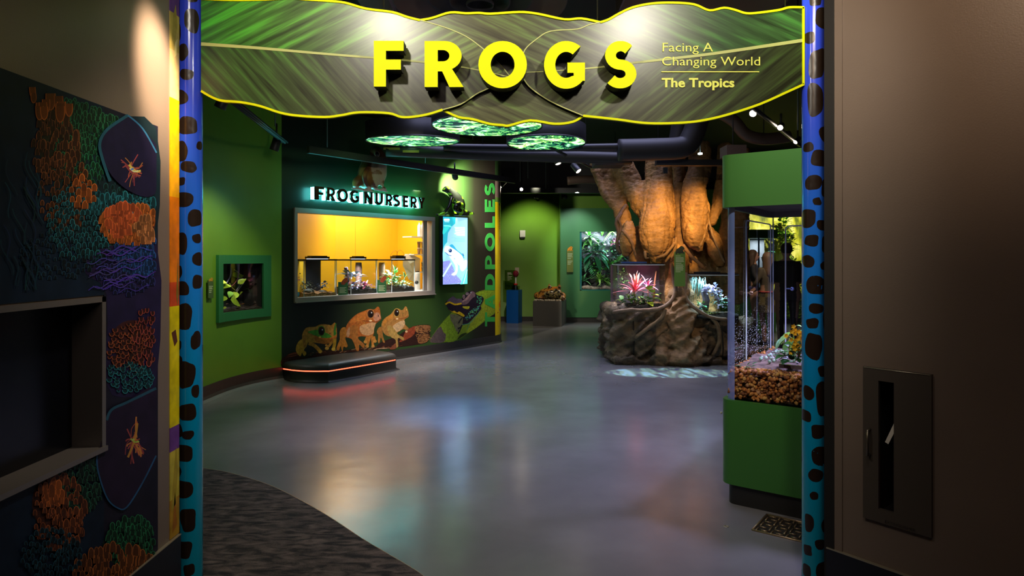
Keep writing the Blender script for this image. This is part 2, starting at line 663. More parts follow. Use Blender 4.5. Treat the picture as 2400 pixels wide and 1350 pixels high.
# ================================================================== the room
def wallcurve():
    g = [(-1.60, 3.12), (-2.6, 3.35), (-3.25, 4.2), (-3.42, 5.4), (-3.435, 6.4), (-3.427, 6.985), (-3.39, 7.5), (-3.26, 7.93), (-3.005, 8.33)]
    return g


_g = cr(wallcurve() + [(-2.5, 8.952)], 6, closed=False)
_g = [p for p in _g if p[1] < 8.32 or p[0] < -3.01]
NPTS = _g + [(-3.005, 8.33)]
SEAM_I = len(NPTS) - 1
NPTS += [(-.30, 11.664), (-.25, 11.74), (-.222, 11.83), (-.215, 11.93), (-.24, 12.03), (-.31, 12.1), (-2.2, 13.6), (-2.2, 16.2)]
NW = Plane(NPTS, ext=False)
S_SEAM = NW.s_of(660)
S_YEL = NW.s_of(1160.5)

floor_m = mat('poured_floor', (.19, .18, .185), rough=.21, vary=.16, nscale=1.6, bump=.22, bscale=2.2, spec=.6)
cove_m = mat('cove_dark', (.035, .031, .03), rough=.45)
green_m = mat('green_paint', (.125, .28, .02), rough=.5, vary=.05, nscale=3)
deep_m = mat('deep_green_print', (.03, .072, .022), rough=.34, bump=.02, bscale=3, spec=.5)
teal_m = mat('teal_green_paint', (.05, .2, .075), rough=.5)
black_m = mat('black_paint', (.012, .012, .013), rough=.7)
brown_m = mat('taupe_paint', (.2, .15, .115), rough=.36, vary=.06, nscale=2.5, bump=.04, bscale=160, spec=.5)
darkbase_m = mat('dark_baseboard', (.012, .014, .022), rough=.4)

b = MB()
b.add([(-7, -1, 0), (9, -1, 0), (9, 19, 0), (-7, 19, 0)], [(0, 1, 2, 3)])
struct('floor', b, floor_m)

# carpet of the lobby, with a curved edge
cp = [flr(470, 1098), flr(540, 1110), flr(640, 1142), flr(750, 1200), flr(850, 1265), flr(960, 1330), flr(990, 1350)]
cp = [V((-2.9, 4.86, 0)), V((-2.6, 4.83, 0))] + [V(p) for p in cr([tuple(p) for p in cp], 5, closed=False)] + [V((-.2, 2.85, 0)), V((.2, 2.5, 0)), V((.9, 2.2, 0)), V((1.6, 2.0, 0)), V((2.6, 1.9, 0)), V((2.6, -.8, 0)), V((-2.6, -.8, 0))]
b = MB()
b.prism([[p + V((0, 0, .006)) for p in cp]], (0, 0, -.006))
carpet = link('carpet', b, mat('carpet_pile', (.045, .038, .036), rough=.95))
tag(carpet, 'dark brown streaky lobby carpet with a curved edge against the grey floor', 'carpet', kind='structure')
nt = carpet.data.materials[0].node_tree
tc = nt.nodes.new('ShaderNodeTexCoord'); mp = nt.nodes.new('ShaderNodeMapping')
mp.inputs['Rotation'].default_value = (0, 0, math.radians(33)); mp.inputs['Scale'].default_value = (5, 15, 1)
n1 = nt.nodes.new('ShaderNodeTexNoise'); n1.inputs['Scale'].default_value = 1.6; n1.inputs['Detail'].default_value = 8; n1.inputs['Distortion'].default_value = .8
n2 = nt.nodes.new('ShaderNodeTexNoise'); n2.inputs['Scale'].default_value = 260
rp = nt.nodes.new('ShaderNodeValToRGB')
rp.color_ramp.elements[0].position, rp.color_ramp.elements[0].color = .38, (.016, .014, .014, 1)
rp.color_ramp.elements[1].position, rp.color_ramp.elements[1].color = .72, (.16, .12, .1, 1)
mxn = nt.nodes.new('ShaderNodeMath'); mxn.operation = 'MULTIPLY_ADD'; mxn.inputs[1].default_value = .35
nt.links.new(tc.outputs['Object'], mp.inputs[0]); nt.links.new(mp.outputs[0], n1.inputs['Vector']); nt.links.new(tc.outputs['Object'], n2.inputs['Vector'])
nt.links.new(n2.outputs[0], mxn.inputs[0]); nt.links.new(n1.outputs[0], mxn.inputs[2])
sb = nt.nodes.new('ShaderNodeMath'); sb.operation = 'SUBTRACT'; sb.inputs[1].default_value = .17
nt.links.new(mxn.outputs[0], sb.inputs[0]); nt.links.new(sb.outputs[0], rp.inputs[0])
nt.links.new(rp.outputs[0], nt.nodes['Principled BSDF'].inputs['Base Color'])
b = MB()
edge = cp[2:-4]
b.tube([p + V((0, 0, .003)) for p in edge], .004, 6)
tag(link('floor_edge_trim', b, mat('edge_metal', (.5, .36, .24), rough=.35, metal=.6)), kind='structure')

# curved wall: green part, then the dark printed part with the nursery window
b = MB()
TS0, TS1 = NW.s_of(515), NW.s_of(616)
TZ1, TZ0 = NW.hit(517, 616.5, .03).z, NW.hit(517, 737, .03).z
NW.sheet(b, 0, TS0, .0, 3.7); NW.sheet(b, TS1, S_SEAM, .0, 3.7)
NW.sheet(b, TS0, TS1, .0, TZ0); NW.sheet(b, TS0, TS1, TZ1, 3.7)
struct('wall_left_green', b, green_m)
WZ1, WZ0 = NW.hit(688, 488).z, NW.hit(688, 709).z
WS0, WS1 = NW.s_of(690), NW.s_of(1015)
b = MB()
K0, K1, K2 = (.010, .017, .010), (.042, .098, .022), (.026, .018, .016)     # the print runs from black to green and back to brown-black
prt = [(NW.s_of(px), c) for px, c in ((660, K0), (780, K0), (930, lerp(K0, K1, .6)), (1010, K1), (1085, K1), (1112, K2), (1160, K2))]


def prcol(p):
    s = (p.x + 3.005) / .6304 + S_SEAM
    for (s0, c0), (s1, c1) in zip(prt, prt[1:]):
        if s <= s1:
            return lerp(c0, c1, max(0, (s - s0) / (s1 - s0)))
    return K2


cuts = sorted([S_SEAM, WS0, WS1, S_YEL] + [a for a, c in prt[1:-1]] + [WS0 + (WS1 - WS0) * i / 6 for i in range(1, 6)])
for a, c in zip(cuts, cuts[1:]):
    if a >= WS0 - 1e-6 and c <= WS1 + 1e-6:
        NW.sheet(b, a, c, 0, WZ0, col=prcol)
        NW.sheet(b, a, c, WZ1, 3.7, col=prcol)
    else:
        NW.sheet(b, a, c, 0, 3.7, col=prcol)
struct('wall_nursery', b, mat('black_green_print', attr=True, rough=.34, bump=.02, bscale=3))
b = MB()
NW.sheet(b, S_YEL, NW.L[-1], 0, 3.7)
struct('wall_nursery_end', b, deep_m)

# cove base that sweeps from wall onto the floor
b = MB()
prof = [(.012, .172), (.014, .06), (.03, .028), (.075, .010), (.16, .003), (.30, .0008)]
ss = [l for l in NW.L if NW.L[-3] >= l]
ss = sorted(set(ss + [S_SEAM + (NW.L[SEAM_I + 1] - S_SEAM) * i / 8 for i in range(9)]))
v, f = [], []
for s in ss:
    v.append(NW.pt(s, .172, .0))
    for o, z in prof:
        v.append(NW.pt(s, z, o))
k = len(prof) + 1
for i in range(len(ss) - 1):
    for j in range(k - 1):
        f.append((i * k + j, i * k + j + 1, (i + 1) * k + j + 1, (i + 1) * k + j))
for j, q in enumerate(f):
    b.add([v[a] for a in q], [(0, 3, 2, 1)], mi=0 if j % (k - 1) < 3 else 1)
struct('baseboard_nursery', b, [cove_m, floor_m])

# walls of the far end
FW = Plane([(-3.5, 16.0), (1.2, 16.0)])
b = MB(); FW.sheet(b, 0, 4.7, 0, 3.32); struct('wall_far', b, green_m)
TW = Plane([(1.2, 15.78), (9, 15.78)])
b = MB()
TH0, TH1 = TW.s_of(1358.5) - .02, TW.s_of(1476) + .02
TZh1, TZh0 = TW.hit(1330, 543, .03).z + .02, TW.hit(1330, 681, .03).z - .02
TW.sheet(b, 0, TH0, 0, 3.32); TW.sheet(b, TH1, 7.8, 0, 3.32); TW.sheet(b, TH0, TH1, 0, TZh0); TW.sheet(b, TH0, TH1, TZh1, 3.32)
b.box((1.19, 15.78, 0), (1.2, 16.0, 3.32))
struct('wall_far_right', b, green_m)
b = MB()
for pl, s0, s1 in ((FW, .5, 4.68), (TW, .0, 6)):
    slab(b, pl, s0, s1, 0, .12, .0, .015)
struct('baseboard_far', b, cove_m)
b = MB(); b.box((7.6, 3.2, 0), (7.7, 19, 4.3)); struct('wall_right_far', b, black_m)
b = MB(); b.box((-7, -1, 4.3), (9, 19, 4.35)); struct('ceiling', b, black_m)
b = MB(); b.box((-3.6, 16.0, 3.32), (8.5, 16.1, 4.3)); struct('wall_far_upper', b, black_m)

# lobby walls
LW = Plane([(-1.55, -.8), (-1.55, 2.935)])
b = MB()
b.box((-1.67, -.8, .0), (-1.55, 1.0, 3.4))                        # left of the display
ZR0, ZR1 = .885, 1.455                                            # display opening
b.box((-1.67, 1.0, 0), (-1.55, 2.375, ZR0)); b.box((-1.67, 1.0, ZR1), (-1.55, 2.375, 3.4))
b.box((-1.67, 2.375, 0), (-1.55, 2.935, 3.4))
struct('wall_left', b, brown_m)
RW = Plane([(1.40, 2.80), (2.6, 2.80 - 1.2 * .782 / .623)])
rn = RW.frame(.1)[2]
CS0, CS1 = RW.s_of(2063) - .035, RW.s_of(2099) + .115
CZ1, CZ0 = RW.hit(2063, 891).z + .035, RW.hit(2063, 1190).z - .045
b = MB()
slab(b, RW, .02, CS0, 0, 3.4, -.22, 0); slab(b, RW, CS1, .78, 0, 3.4, -.22, 0)
slab(b, RW, CS0, CS1, 0, CZ0, -.22, 0); slab(b, RW, CS0, CS1, CZ1, 3.4, -.22, 0)
struct('wall_right', b, brown_m)
b = MB(); slab(b, RW, -.012, RW.s_of(1957), 0, 3.4, -.12, .008); struct('trim_1', b, mat('dark_end_trim', (.008, .007, .006), rough=.6))
b = MB(); slab(b, RW, RW.s_of(1957), RW.s_of(1975), 0, 3.4, 0, .006); struct('trim_2', b, brown_m)
b = MB(); slab(b, RW, .78, 1.5, 0, 3.4, -.2, -.06); struct('wall_right_green', b, mat('blue_green_paint', (.06, .3, .16), rough=.6))
b = MB(); slab(b, RW, .0, .78, 0, .32, 0, .014); struct('baseboard_right', b, darkbase_m)
b = MB(); slab(b, RW, .0, .78, .318, .322, 0.0, .016); struct('trim_3', b, mat('cap_metal', (.6, .55, .4), rough=.3, metal=.7))
b = MB(); slab(b, LW, 0, 3.73, 0, .32, 0, .014); struct('baseboard_left', b, darkbase_m)
b = MB(); slab(b, LW, 0, 3.73, .318, .322, 0, .016); struct('trim_4', b, mat('cap_metal'))
b = MB(); b.box((1.62, 3.0, 0), (7.7, 3.14, 4.3)); struct('wall_front_right', b, black_m)
b = MB(); b.box((-7, 3.1, 0), (-1.67, 3.2, 4.3)); struct('wall_front_left', b, black_m)
b = MB(); b.box((-7, 3.1, 3.7), (-6.9, 19, 4.3)); struct('wall_left_upper', b, black_m)

# ================================================================== the entrance: posts, leaf sign, lobby walls
post_m = mat('blue_post_print', attr=True, rough=.2, coat=.3)
spot_m = mat('brown_black_spot', (.02, .011, .007), rough=.28)


def post(px, rpx, D, spots, label):
    cx = (px - CX) / F * D
    r = rpx / F * D
    b = MB()
    n, m = 40, 24
    ramp = [(0, (.0, .27, .38)), (.9, (.0, .27, .52)), (1.7, (.015, .17, .72)), (2.3, (.035, .075, .72)), (3.3, (.03, .05, .62))]

    def col(p):
        for (z0, c0), (z1, c1) in zip(ramp, ramp[1:]):
            if p.z <= z1:
                return lerp(c0, c1, (p.z - z0) / (z1 - z0))
        return ramp[-1][1]
    v = [V((cx + r * math.cos(2 * PI * k / n), D + r * math.sin(2 * PI * k / n), 3.3 * i / m)) for i in range(m + 1) for k in range(n)]
    b.add(v, [(i * n + k, i * n + (k + 1) % n, (i + 1) * n + (k + 1) % n, (i + 1) * n + k) for i in range(m) for k in range(n)], col, 0, True)

    def blob(th, z, ra, rz, seed):
        ring = []
        for q in range(24):
            a = 2 * PI * q / 24
            k = 1 + .3 * noise.noise(V((math.cos(a) * .9 + seed * 7.3, math.sin(a) * .9, seed * 1.7)))
            e = .78
            ca, sa = math.cos(a), math.sin(a)
            ring.append((math.copysign(abs(ca) ** e, ca) * ra * k, math.copysign(abs(sa) ** e, sa) * rz * k))
        vs = [(0, 0)] + [(x * t, y * t) for t in (.35, .7, 1) for x, y in ring]
        pts = [V((cx + (r + .0006) * math.sin(th + x), D - (r + .0006) * math.cos(th + x), z + y)) for x, y in vs]
        fs = [(0, 1 + q, 1 + (q + 1) % 24) for q in range(24)]
        for t in range(2):
            o = 1 + 24 * t
            fs += [(o + q, o + 24 + q, o + 24 + (q + 1) % 24, o + (q + 1) % 24) for q in range(24)]
        b.add(pts, fs, (.02, .01, .01), 1, True)
    for i, (sx, sy, rx, ry) in enumerate(spots):
        t = max(-.97, min(.97, (sx - px) / rpx))
        th = math.asin(t)
        ra = rx / rpx / max(.4, math.cos(th))
        Dz = D - r * math.cos(th)
        blob(th, EYE - (sy - CY) / F * Dz, min(ra, 1.0), ry / F * Dz, i + px)
    rnd = random.Random(int(px))
    z = .1
    while z < 3.2:                                   # the far side carries the same spots
        for th in (2.2, 3.1, 4.0):
            blob(th + rnd.uniform(-.2, .2), z + rnd.uniform(-.04, .04), rnd.uniform(.2, .38), rnd.uniform(.02, .045), rnd.random() * 50)
        z += .13
    return tag(link('spotted_post', b, [post_m, spot_m]), label, 'post', 'spotted entrance posts')


LSP = [(461, 49, 14, 27), (430, 78, 8, 22), (444, 121, 12, 21), (452, 174, 14, 13), (438, 226, 16, 17), (453, 294, 21, 20), (438, 353, 16, 24), (473, 342, 4, 10), (456, 391, 15, 13), (440, 425, 8, 9), (445, 467, 20, 18), (468, 511, 9, 21), (425, 508, 5, 9), (437, 569, 15, 25), (469, 559, 6, 11), (470, 607, 5, 15), (433, 638, 9, 15), (441, 678, 16, 16), (470, 661, 5, 18),
       (442, 742, 22, 31), (468, 798, 6, 21), (429, 807, 11, 12), (429, 844, 11, 13), (450, 878, 20, 33), (467, 917, 6, 16), (424, 926, 8, 12), (454, 966, 17, 20), (428, 1008, 13, 16), (454, 1019, 11, 11), (445, 1062, 20, 20), (425, 1104, 12, 18), (444, 1148, 20, 24), (454, 1218, 16, 28), (423, 1240, 11, 16), (444, 1291, 20, 21), (456, 1335, 10, 14), (419, 1337, 8, 18), (462, -8, 10, 14)]
RSP = [(1899, 2, 12, 11), (1920, 41, 20, 25), (1888, 89, 8, 14), (1903, 149, 18, 36), (1899, 233, 16, 38), (1923, 316, 14, 19), (1886, 345, 7, 11), (1909, 372, 20, 19), (1895, 428, 16, 17), (1903, 472, 9, 9), (1925, 441, 12, 22), (1885, 513, 9, 21), (1913, 528, 11, 12), (1891, 563, 13, 13), (1923, 576, 10, 20), (1885, 612, 8, 15), (1920, 623, 9, 9), (1901, 669, 22, 22), (1900, 723, 16, 13), (1893, 758, 11, 12), (1927, 753, 10, 32), (1895, 811, 16, 30), (1921, 870, 15, 12), (1886, 920, 7, 15), (1917, 933, 16, 38), (1883, 974, 6, 13),
       (1906, 1011, 16, 17), (1914, 1067, 22, 22), (1900, 1115, 15, 15), (1896, 1162, 9, 10), (1930, 1168, 6, 25), (1888, 1226, 7, 22), (1926, 1229, 12, 17), (1910, 1278, 11, 12), (1886, 1289, 6, 12), (1916, 1336, 15, 20), (1884, 1336, 5, 16)]
post(444, 28.5, 3.03, LSP, 'blue post with dark brown spots at the yellow wall end, left of the doorway')
post(1908, 26.5, 3.03, RSP, 'blue post with dark brown spots beside the brown wall with the cabinet')


# ---- the leaf sign
def leaf_mat(name, angle, green, olive, x0, x1):
    m = bpy.data.materials.new(name)
    m.use_nodes = True
    nt = m.node_tree
    bs = nt.nodes['Principled BSDF']
    tc = nt.nodes.new('ShaderNodeTexCoord')
    mp = nt.nodes.new('ShaderNodeMapping')
    mp.vector_type = 'TEXTURE'
    mp.inputs['Rotation'].default_value = (0, math.radians(-angle), 0)
    m2 = nt.nodes.new('ShaderNodeMapping')
    m2.inputs['Scale'].default_value = (1.6, 1, 30)
    n = nt.nodes.new('ShaderNodeTexNoise')
    n.inputs['Scale'].default_value = 1
    n.inputs['Detail'].default_value = 3.5
    n.inputs['Roughness'].default_value = .6
    n.inputs['Distortion'].default_value = .35
    nt.links.new(tc.outputs['Object'], mp.inputs[0])
    nt.links.new(mp.outputs[0], m2.inputs[0])
    nt.links.new(m2.outputs[0], n.inputs['Vector'])
    rp = nt.nodes.new('ShaderNodeValToRGB')
    rp.color_ramp.elements[0].position, rp.color_ramp.elements[0].color = .34, (.3, .25, .2, 1)
    rp.color_ramp.elements[1].position, rp.color_ramp.elements[1].color = .7, (1.4, 2.1, 1.1, 1)
    e = rp.color_ramp.elements.new(.52)
    e.color = (.78, .8, .66, 1)
    nt.links.new(n.outputs[0], rp.inputs[0])
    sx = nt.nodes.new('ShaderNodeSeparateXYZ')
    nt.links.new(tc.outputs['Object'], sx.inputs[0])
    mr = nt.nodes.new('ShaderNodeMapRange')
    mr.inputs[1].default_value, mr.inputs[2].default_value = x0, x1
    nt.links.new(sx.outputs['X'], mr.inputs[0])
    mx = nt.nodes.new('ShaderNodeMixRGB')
    mx.inputs[1].default_value, mx.inputs[2].default_value = (*green, 1), (*olive, 1)  # green turns olive along x; warm lamplight put into the print colours
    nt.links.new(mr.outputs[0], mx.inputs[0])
    mu = nt.nodes.new('ShaderNodeMixRGB')
    mu.blend_type = 'MULTIPLY'
    mu.inputs[0].default_value = 1
    nt.links.new(mx.outputs[0], mu.inputs[1])
    nt.links.new(rp.outputs[0], mu.inputs[2])
    nt.links.new(mu.outputs[0], bs.inputs['Base Color'])
    bs.inputs['Roughness'].default_value = .32
    bs.inputs['Specular IOR Level'].default_value = .55
    return m


SD = 3.02
sign = thing('entrance_sign', 'long leaf-shaped entrance sign with raised yellow letters, hung between the two blue spotted posts', 'sign', (0, SD, 2.2))
yel_m = mat('sign_yellow', (.80, .83, .0), rough=.6, spec=.15)
pale_m = mat('pale_leaf_edge', (.5, .52, .16), rough=.5)
side_m = mat('sign_black_return', (.02, .02, .012), rough=.5)
L_top = [(471, -3), (540, 0), (614, -1), (680, -4), (722, -1), (768, 2), (808, 6), (858, 20), (919, 28), (953, 39), (984, 47)]
L_edge = [(984, 47), (1040, 63), (1092, 85), (1132, 114), (1157, 136), (1180, 160), (1197, 181)]
L_low = [(1197, 181), (1170, 194), (1138, 210), (1117, 220), (1080, 244), (1037, 257)]
L_bot = [(1037, 257), (1005, 267), (972, 273), (941, 274), (910, 265), (842, 263), (799, 270), (762, 274), (700, 271), (657, 264), (608, 248), (562, 239), (522, 236), (497, 228), (471, 213)]
L_rib = [(471, 103), (600, 112), (760, 126), (1000, 146), (1110, 162), (1197, 181)]
R_top = [(1407, 52), (1427, 45), (1450, 32), (1483, 17), (1527, 8), (1577, 6), (1627, 10), (1663, 24), (1697, 18), (1723, 23), (1750, 31), (1783, 29), (1827, 23), (1850, 17), (1885, 17)]
R_bot = [(1885, 197), (1850, 213), (1783, 243), (1717, 265), (1667, 278), (1617, 286), (1550, 289), (1500, 287), (1450, 280), (1367, 271)]
R_low = [(1367, 271), (1310, 247), (1273, 227), (1240, 202), (1224, 178)]
R_edge = [(1224, 178), (1222, 150), (1230, 117), (1257, 92), (1290, 73), (1353, 68), (1380, 58), (1407, 52)]
R_rib = [(1224, 170), (1300, 166), (1400, 158), (1477, 148), (1567, 138), (1683, 124), (1885, 94)]
M_top = [(984, 47), (1012, 42), (1055, 29), (1092, 31), (1123, 30), (1150, 32), (1217, 28), (1260, 32), (1323, 45), (1363, 43), (1407, 52)]
M_bot = [(1367, 271), (1343, 285), (1300, 290), (1243, 282), (1193, 294), (1178, 293), (1148, 290), (1107, 279), (1074, 274), (1037, 257)]
sm = lambda p, n=4: cr(p, n, closed=False)


def ribbon(mb, pts, wpx, y0, y1, mi=0, taper=None):
    """flat strip of width wpx (px) along pts, from y0 (front) to y1"""
    n = len(pts)
    A, B = [], []
    for i, p in enumerate(pts):
        a, c = pts[max(0, i - 1)], pts[min(n - 1, i + 1)]
        dx, dy = c[0] - a[0], c[1] - a[1]
        l = math.hypot(dx, dy) or 1
        hw = wpx / 2 * (taper(i / (n - 1)) if taper else 1)
        A.append((p[0] - dy / l * hw, p[1] + dx / l * hw))
        B.append((p[0] + dy / l * hw, p[1] - dx / l * hw))
    v = []
    for a, c in zip(A, B):
        for q in (a, c):
            f = at(q[0], q[1], y0)
            v += [f, V((f.x, y1, f.z))]
    fs = []
    for i in range(n - 1):
        o, e = 4 * i, 4 * i + 4
        fs += [(o, e, e + 2, o + 2), (o, o + 1, e + 1, e), (o + 2, e + 2, e + 3, o + 3), (o + 1, o + 3, e + 3, e + 1)]
    fs += [(0, 2, 3, 1), (4 * n - 4, 4 * n - 3, 4 * n - 1, 4 * n - 2)]
    mb.add(v, fs, (.8, .8, 0), mi)


def leaf(upper, lower, rib, mats, y, outer, inner, nm):
    b = MB()
    for k, lp in enumerate((upper, lower)):
        b.prism([[at(x, yy, y) for x, yy in lp]], (0, .014, 0), mi=k, side_mi=2)
    o = link('leaf', b, [*mats, side_m], sign)
    tag(o, nm)
    b = MB()
    for seg in outer:
        ribbon(b, seg, 5.2, y - .004, y + .016)
    link('edge_trim', b, yel_m, o)
    b = MB()
    for seg in inner:
        ribbon(b, seg, 2.4, y - .0022, y)
    if rib:
        ribbon(b, rib, 7.5, y - .002, y, taper=(lambda t: 1.05 - .85 * t) if rib[0][0] < 600 else (lambda t: .2 + .85 * t))
    link('leaf_rib', b, pale_m, o)
    return o


lt, le, ll, lb, lr = sm(L_top), sm(L_edge), sm(L_low), sm(L_bot), sm(L_rib)
rt, re_, rl, rb, rr = sm(R_top), sm(R_edge), sm(R_low), sm(R_bot), sm(R_rib)
mt, mbt = sm(M_top), sm(M_bot)
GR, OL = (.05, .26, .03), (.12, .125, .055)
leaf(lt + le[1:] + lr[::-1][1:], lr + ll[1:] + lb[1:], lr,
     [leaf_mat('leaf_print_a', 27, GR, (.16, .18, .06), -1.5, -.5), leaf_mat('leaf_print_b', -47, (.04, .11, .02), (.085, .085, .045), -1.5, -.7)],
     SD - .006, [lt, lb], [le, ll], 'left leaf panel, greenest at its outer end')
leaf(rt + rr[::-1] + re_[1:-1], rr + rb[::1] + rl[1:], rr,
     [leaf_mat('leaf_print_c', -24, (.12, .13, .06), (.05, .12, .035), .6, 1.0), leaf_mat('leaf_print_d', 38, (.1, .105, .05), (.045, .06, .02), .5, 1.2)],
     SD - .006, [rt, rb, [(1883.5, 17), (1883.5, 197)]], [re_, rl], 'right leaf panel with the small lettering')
mm = [(984, 47)] + mt[1:] + [(1367, 271)] + mbt[1:-1] + [(1037, 257)]
b = MB()
b.prism([[at(x, y, SD + .012) for x, y in mt + mbt]], (0, .014, 0), side_mi=1)
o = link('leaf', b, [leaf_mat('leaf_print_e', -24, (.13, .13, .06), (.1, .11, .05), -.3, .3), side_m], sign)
tag(o, 'middle leaf panel, behind the other two')
b = MB()
ribbon(b, mt, 5.2, SD + .006, SD + .028)
ribbon(b, mbt, 5.2, SD + .006, SD + .028)
link('edge_trim', b, yel_m, o)

LYF = SD - .09
for ch, x0, x1, y0, y1 in (('F', 876, 946, 95.5, 203), ('R', 995, 1082, 96, 204), ('O', 1121, 1235, 97, 206), ('G', 1275, 1371, 97, 207), ('S', 1415, 1492, 97, 206)):
    loops, W = glyph(ch)
    b = MB()
    lp = [[at(x0 + p[0] / W * (x1 - x0), y1 - p[1] * (y1 - y0), LYF) for p in l] for l in loops]
    b.prism(lp, (0, .07, 0), col=(.8, .8, 0), side_mi=1)
    o = link('letter', b, [yel_m, side_m], sign)
    b = MB()                                                 # stand-offs
    cx = (x0 + x1) / 2
    for q in ((x0 + 8, y0 + 14), (x0 + 8, y1 - 14)) if ch in 'FR' else ((cx, y0 + 12), (cx, y1 - 12)):
        p = at(q[0], q[1], LYF + .07)
        b = MB()
        b.tube([p, p + V((0, .014, 0))], .006, 8)
        link('stand_off', b, side_m, o)
txt_m = mat('sign_text_yellow', (.78, .8, .12), rough=.5)
TX = lambda x, y: at(x, y, SD - .008)
pxm = SD / F
for body, x, y, x1, cap, bold in (('Facing A', 1550, 120.7, 1668, 21.5, .0), ('Changing World', 1550, 153.5, 1779, 21.5, .0), ('The Tropics', 1551, 204, 1721, 21.5, .042)):
    b = MB()
    put_text(b, body, TX(x, y), (1, 0, 0), (0, 0, 1), (0, -1, 0), cap * pxm, (.8, .8, .1), bold=bold, fitw=(x1 - x) * pxm)
    link('small_lettering', b, txt_m, sign)
b = MB()
b.box(TX(1550, 169.6), TX(1779, 167.2) + V((0, -.002, 0)))
link('rule_line', b, txt_m, sign)
b = MB()
for x in (520, 900, 1400, 1840):
    p = at(x, 60, SD + .035)
    b.tube([p, V((p.x, p.y, 4.3))], .004, 6)
b.box((at(480, 0, SD).x, SD + .03, 2.42), (at(1880, 0, SD).x, SD + .045, 2.46))
link('hanging_frame', b, side_m, sign)

# ---- display in the left wall: dark micrograph graphic, monitor opening, yellow wall end
print_m = mat('satin_print', attr=True, rough=.55, vary=.25, nscale=14, spec=.25)
rnd = random.Random(3)
b = MB()
off = .003
W0 = lambda x, y, o=off: LW.hit(x, y, o)
s368 = LW.s_of(368.5)
zt = LW.hit(368, 296).z
base = (.004, .014, .034)
D0 = LW.hit(242, CY).y
b.box((-1.55, 1.0, .325), (-1.547, D0, ZR0 - .005), base)
b.box((-1.55, 1.0, ZR1 + .005), (-1.547, D0, zt), base)
b.box((-1.55, D0, .325), (-1.547, LW.pt(s368, 0).y, zt), (.011, .010, .024))
lay = [off + .0004]


def strip(pts, wd, col):
    lay[0] += .0000012
    n = len(pts)
    v = []
    for i, p in enumerate(pts):
        a, c = pts[max(0, i - 1)], pts[min(n - 1, i + 1)]
        dx, dy = c[0] - a[0], c[1] - a[1]
        l = math.hypot(dx, dy) or 1
        for s in (-.5, .5):
            v.append(W0(p[0] - dy / l * wd * s, p[1] + dx / l * wd * s, lay[0]))
    b.add(v, [(2 * i, 2 * i + 1, 2 * i + 3, 2 * i + 2) for i in range(n - 1)], col)


def fill(pts, col):
    lay[0] += .0000012
    b.poly([W0(x, y, lay[0]) for x, y in pts], col)


def inside(x, y):
    top = 296 - (368 - x) * .383
    return x < 366 and y > top + 6 and not (x < 248 and y > 693 - 10 and y < 1055 + (240 - x) * .40)


def arches(cx, cy, rx, ry, n, size, col, invert=False, dim=.3, asp=1.7, wd=2.4):
    cells = []
    for i in range(n):
        for _ in range(12):
            a, r = rnd.uniform(0, 2 * PI), math.sqrt(rnd.random())
            x, y = cx + rx * r * math.cos(a), cy + ry * r * math.sin(a)
            if all((x - p) ** 2 + ((y - q) / asp) ** 2 > (size * .8) ** 2 for p, q in cells):
                break
        cells.append((x, y))
    cells.sort(key=lambda c: -c[1] if not invert else c[1])
    for x, y in cells:
        s = size * rnd.uniform(.75, 1.2) * (.6 + .4 * x / 370)
        h = s * asp
        k = rnd.uniform(.45, 1.0)
        sg = 1 if invert else -1
        pts = [(x - s * .5 + rnd.uniform(-1, 1), y - sg * h * .5), (x - s * .5, y), (x - s * .32, y + sg * h * .34), (x, y + sg * h * .48), (x + s * .32, y + sg * h * .34), (x + s * .5, y), (x + s * .46 + rnd.uniform(-1, 1), y - sg * h * .5)]
        pts = cr(pts, 3, closed=False)
        if not all(inside(px_, py_) for px_, py_ in pts):
            continue
        c = tuple(v_ * k for v_ in col)
        fill(pts, tuple(v_ * dim for v_ in c))
        strip(pts, wd * (.6 + .4 * x / 370), c)


ORG, RED, GRN, TEA, BLU, PUR, BRN = (.8, .2, .03), (.9, .16, .04), (.03, .3, .12), (.03, .3, .36), (.03, .13, .45), (.13, .07, .5), (.35, .11, .03)
fill(cr([(366, 300), (366, 560), (300, 600), (200, 600), (140, 480), (110, 300), (150, 230), (260, 270)], 3), (.006, .02, .028))
fill(cr([(366, 560), (366, 900), (300, 930), (250, 900), (250, 690), (200, 640), (230, 580)], 3), (.016, .010, .05))
for k, (cx_, cy_, rx_, ry_, c_) in enumerate(((150, 330, 60, 100, (.02, .02, .01)), (310, 520, 55, 50, (.09, .02, .008)), (310, 800, 50, 50, (.05, .012, .012)), (130, 1180, 55, 70, (.05, .014, .006)), (300, 1280, 60, 50, (.012, .03, .018)))):
    fill([q for q in [(cx_ + rx_ * math.cos(a * .3), cy_ + ry_ * math.sin(a * .3)) for a in range(21)] if q[0] < 366 and not (q[0] < 250 and 680 < q[1] < 1060)], c_)
arches(245, 460, 130, 150, 260, 11, (.02, .13, .13), asp=1.3, dim=.12, wd=1.5)
arches(200, 320, 70, 110, 190, 11, GRN, asp=1.5, dim=.12, wd=1.6)
arches(215, 280, 70, 70, 110, 11, (.04, .25, .1), asp=1.6, dim=.12, wd=1.6)
arches(130, 340, 55, 80, 70, 15, BRN, asp=1.9, dim=.15, wd=1.8)
arches(150, 450, 60, 90, 110, 13, BRN, asp=1.6, dim=.15, wd=1.7)
arches(120, 228, 62, 44, 26, 24, ORG, invert=True, asp=1.9, dim=.35, wd=3)
arches(140, 600, 95, 55, 110, 12, (.02, .09, .16), asp=1.2, dim=.1, wd=1.4)
arches(300, 640, 70, 50, 110, 11, (.05, .06, .3), asp=1.1, dim=.12, wd=1.4)
arches(330, 590, 60, 60, 140, 11, BLU, asp=1.3, dim=.2, wd=1.5)
arches(190, 520, 80, 90, 150, 12, TEA, asp=1.2, dim=.1, wd=1.5)
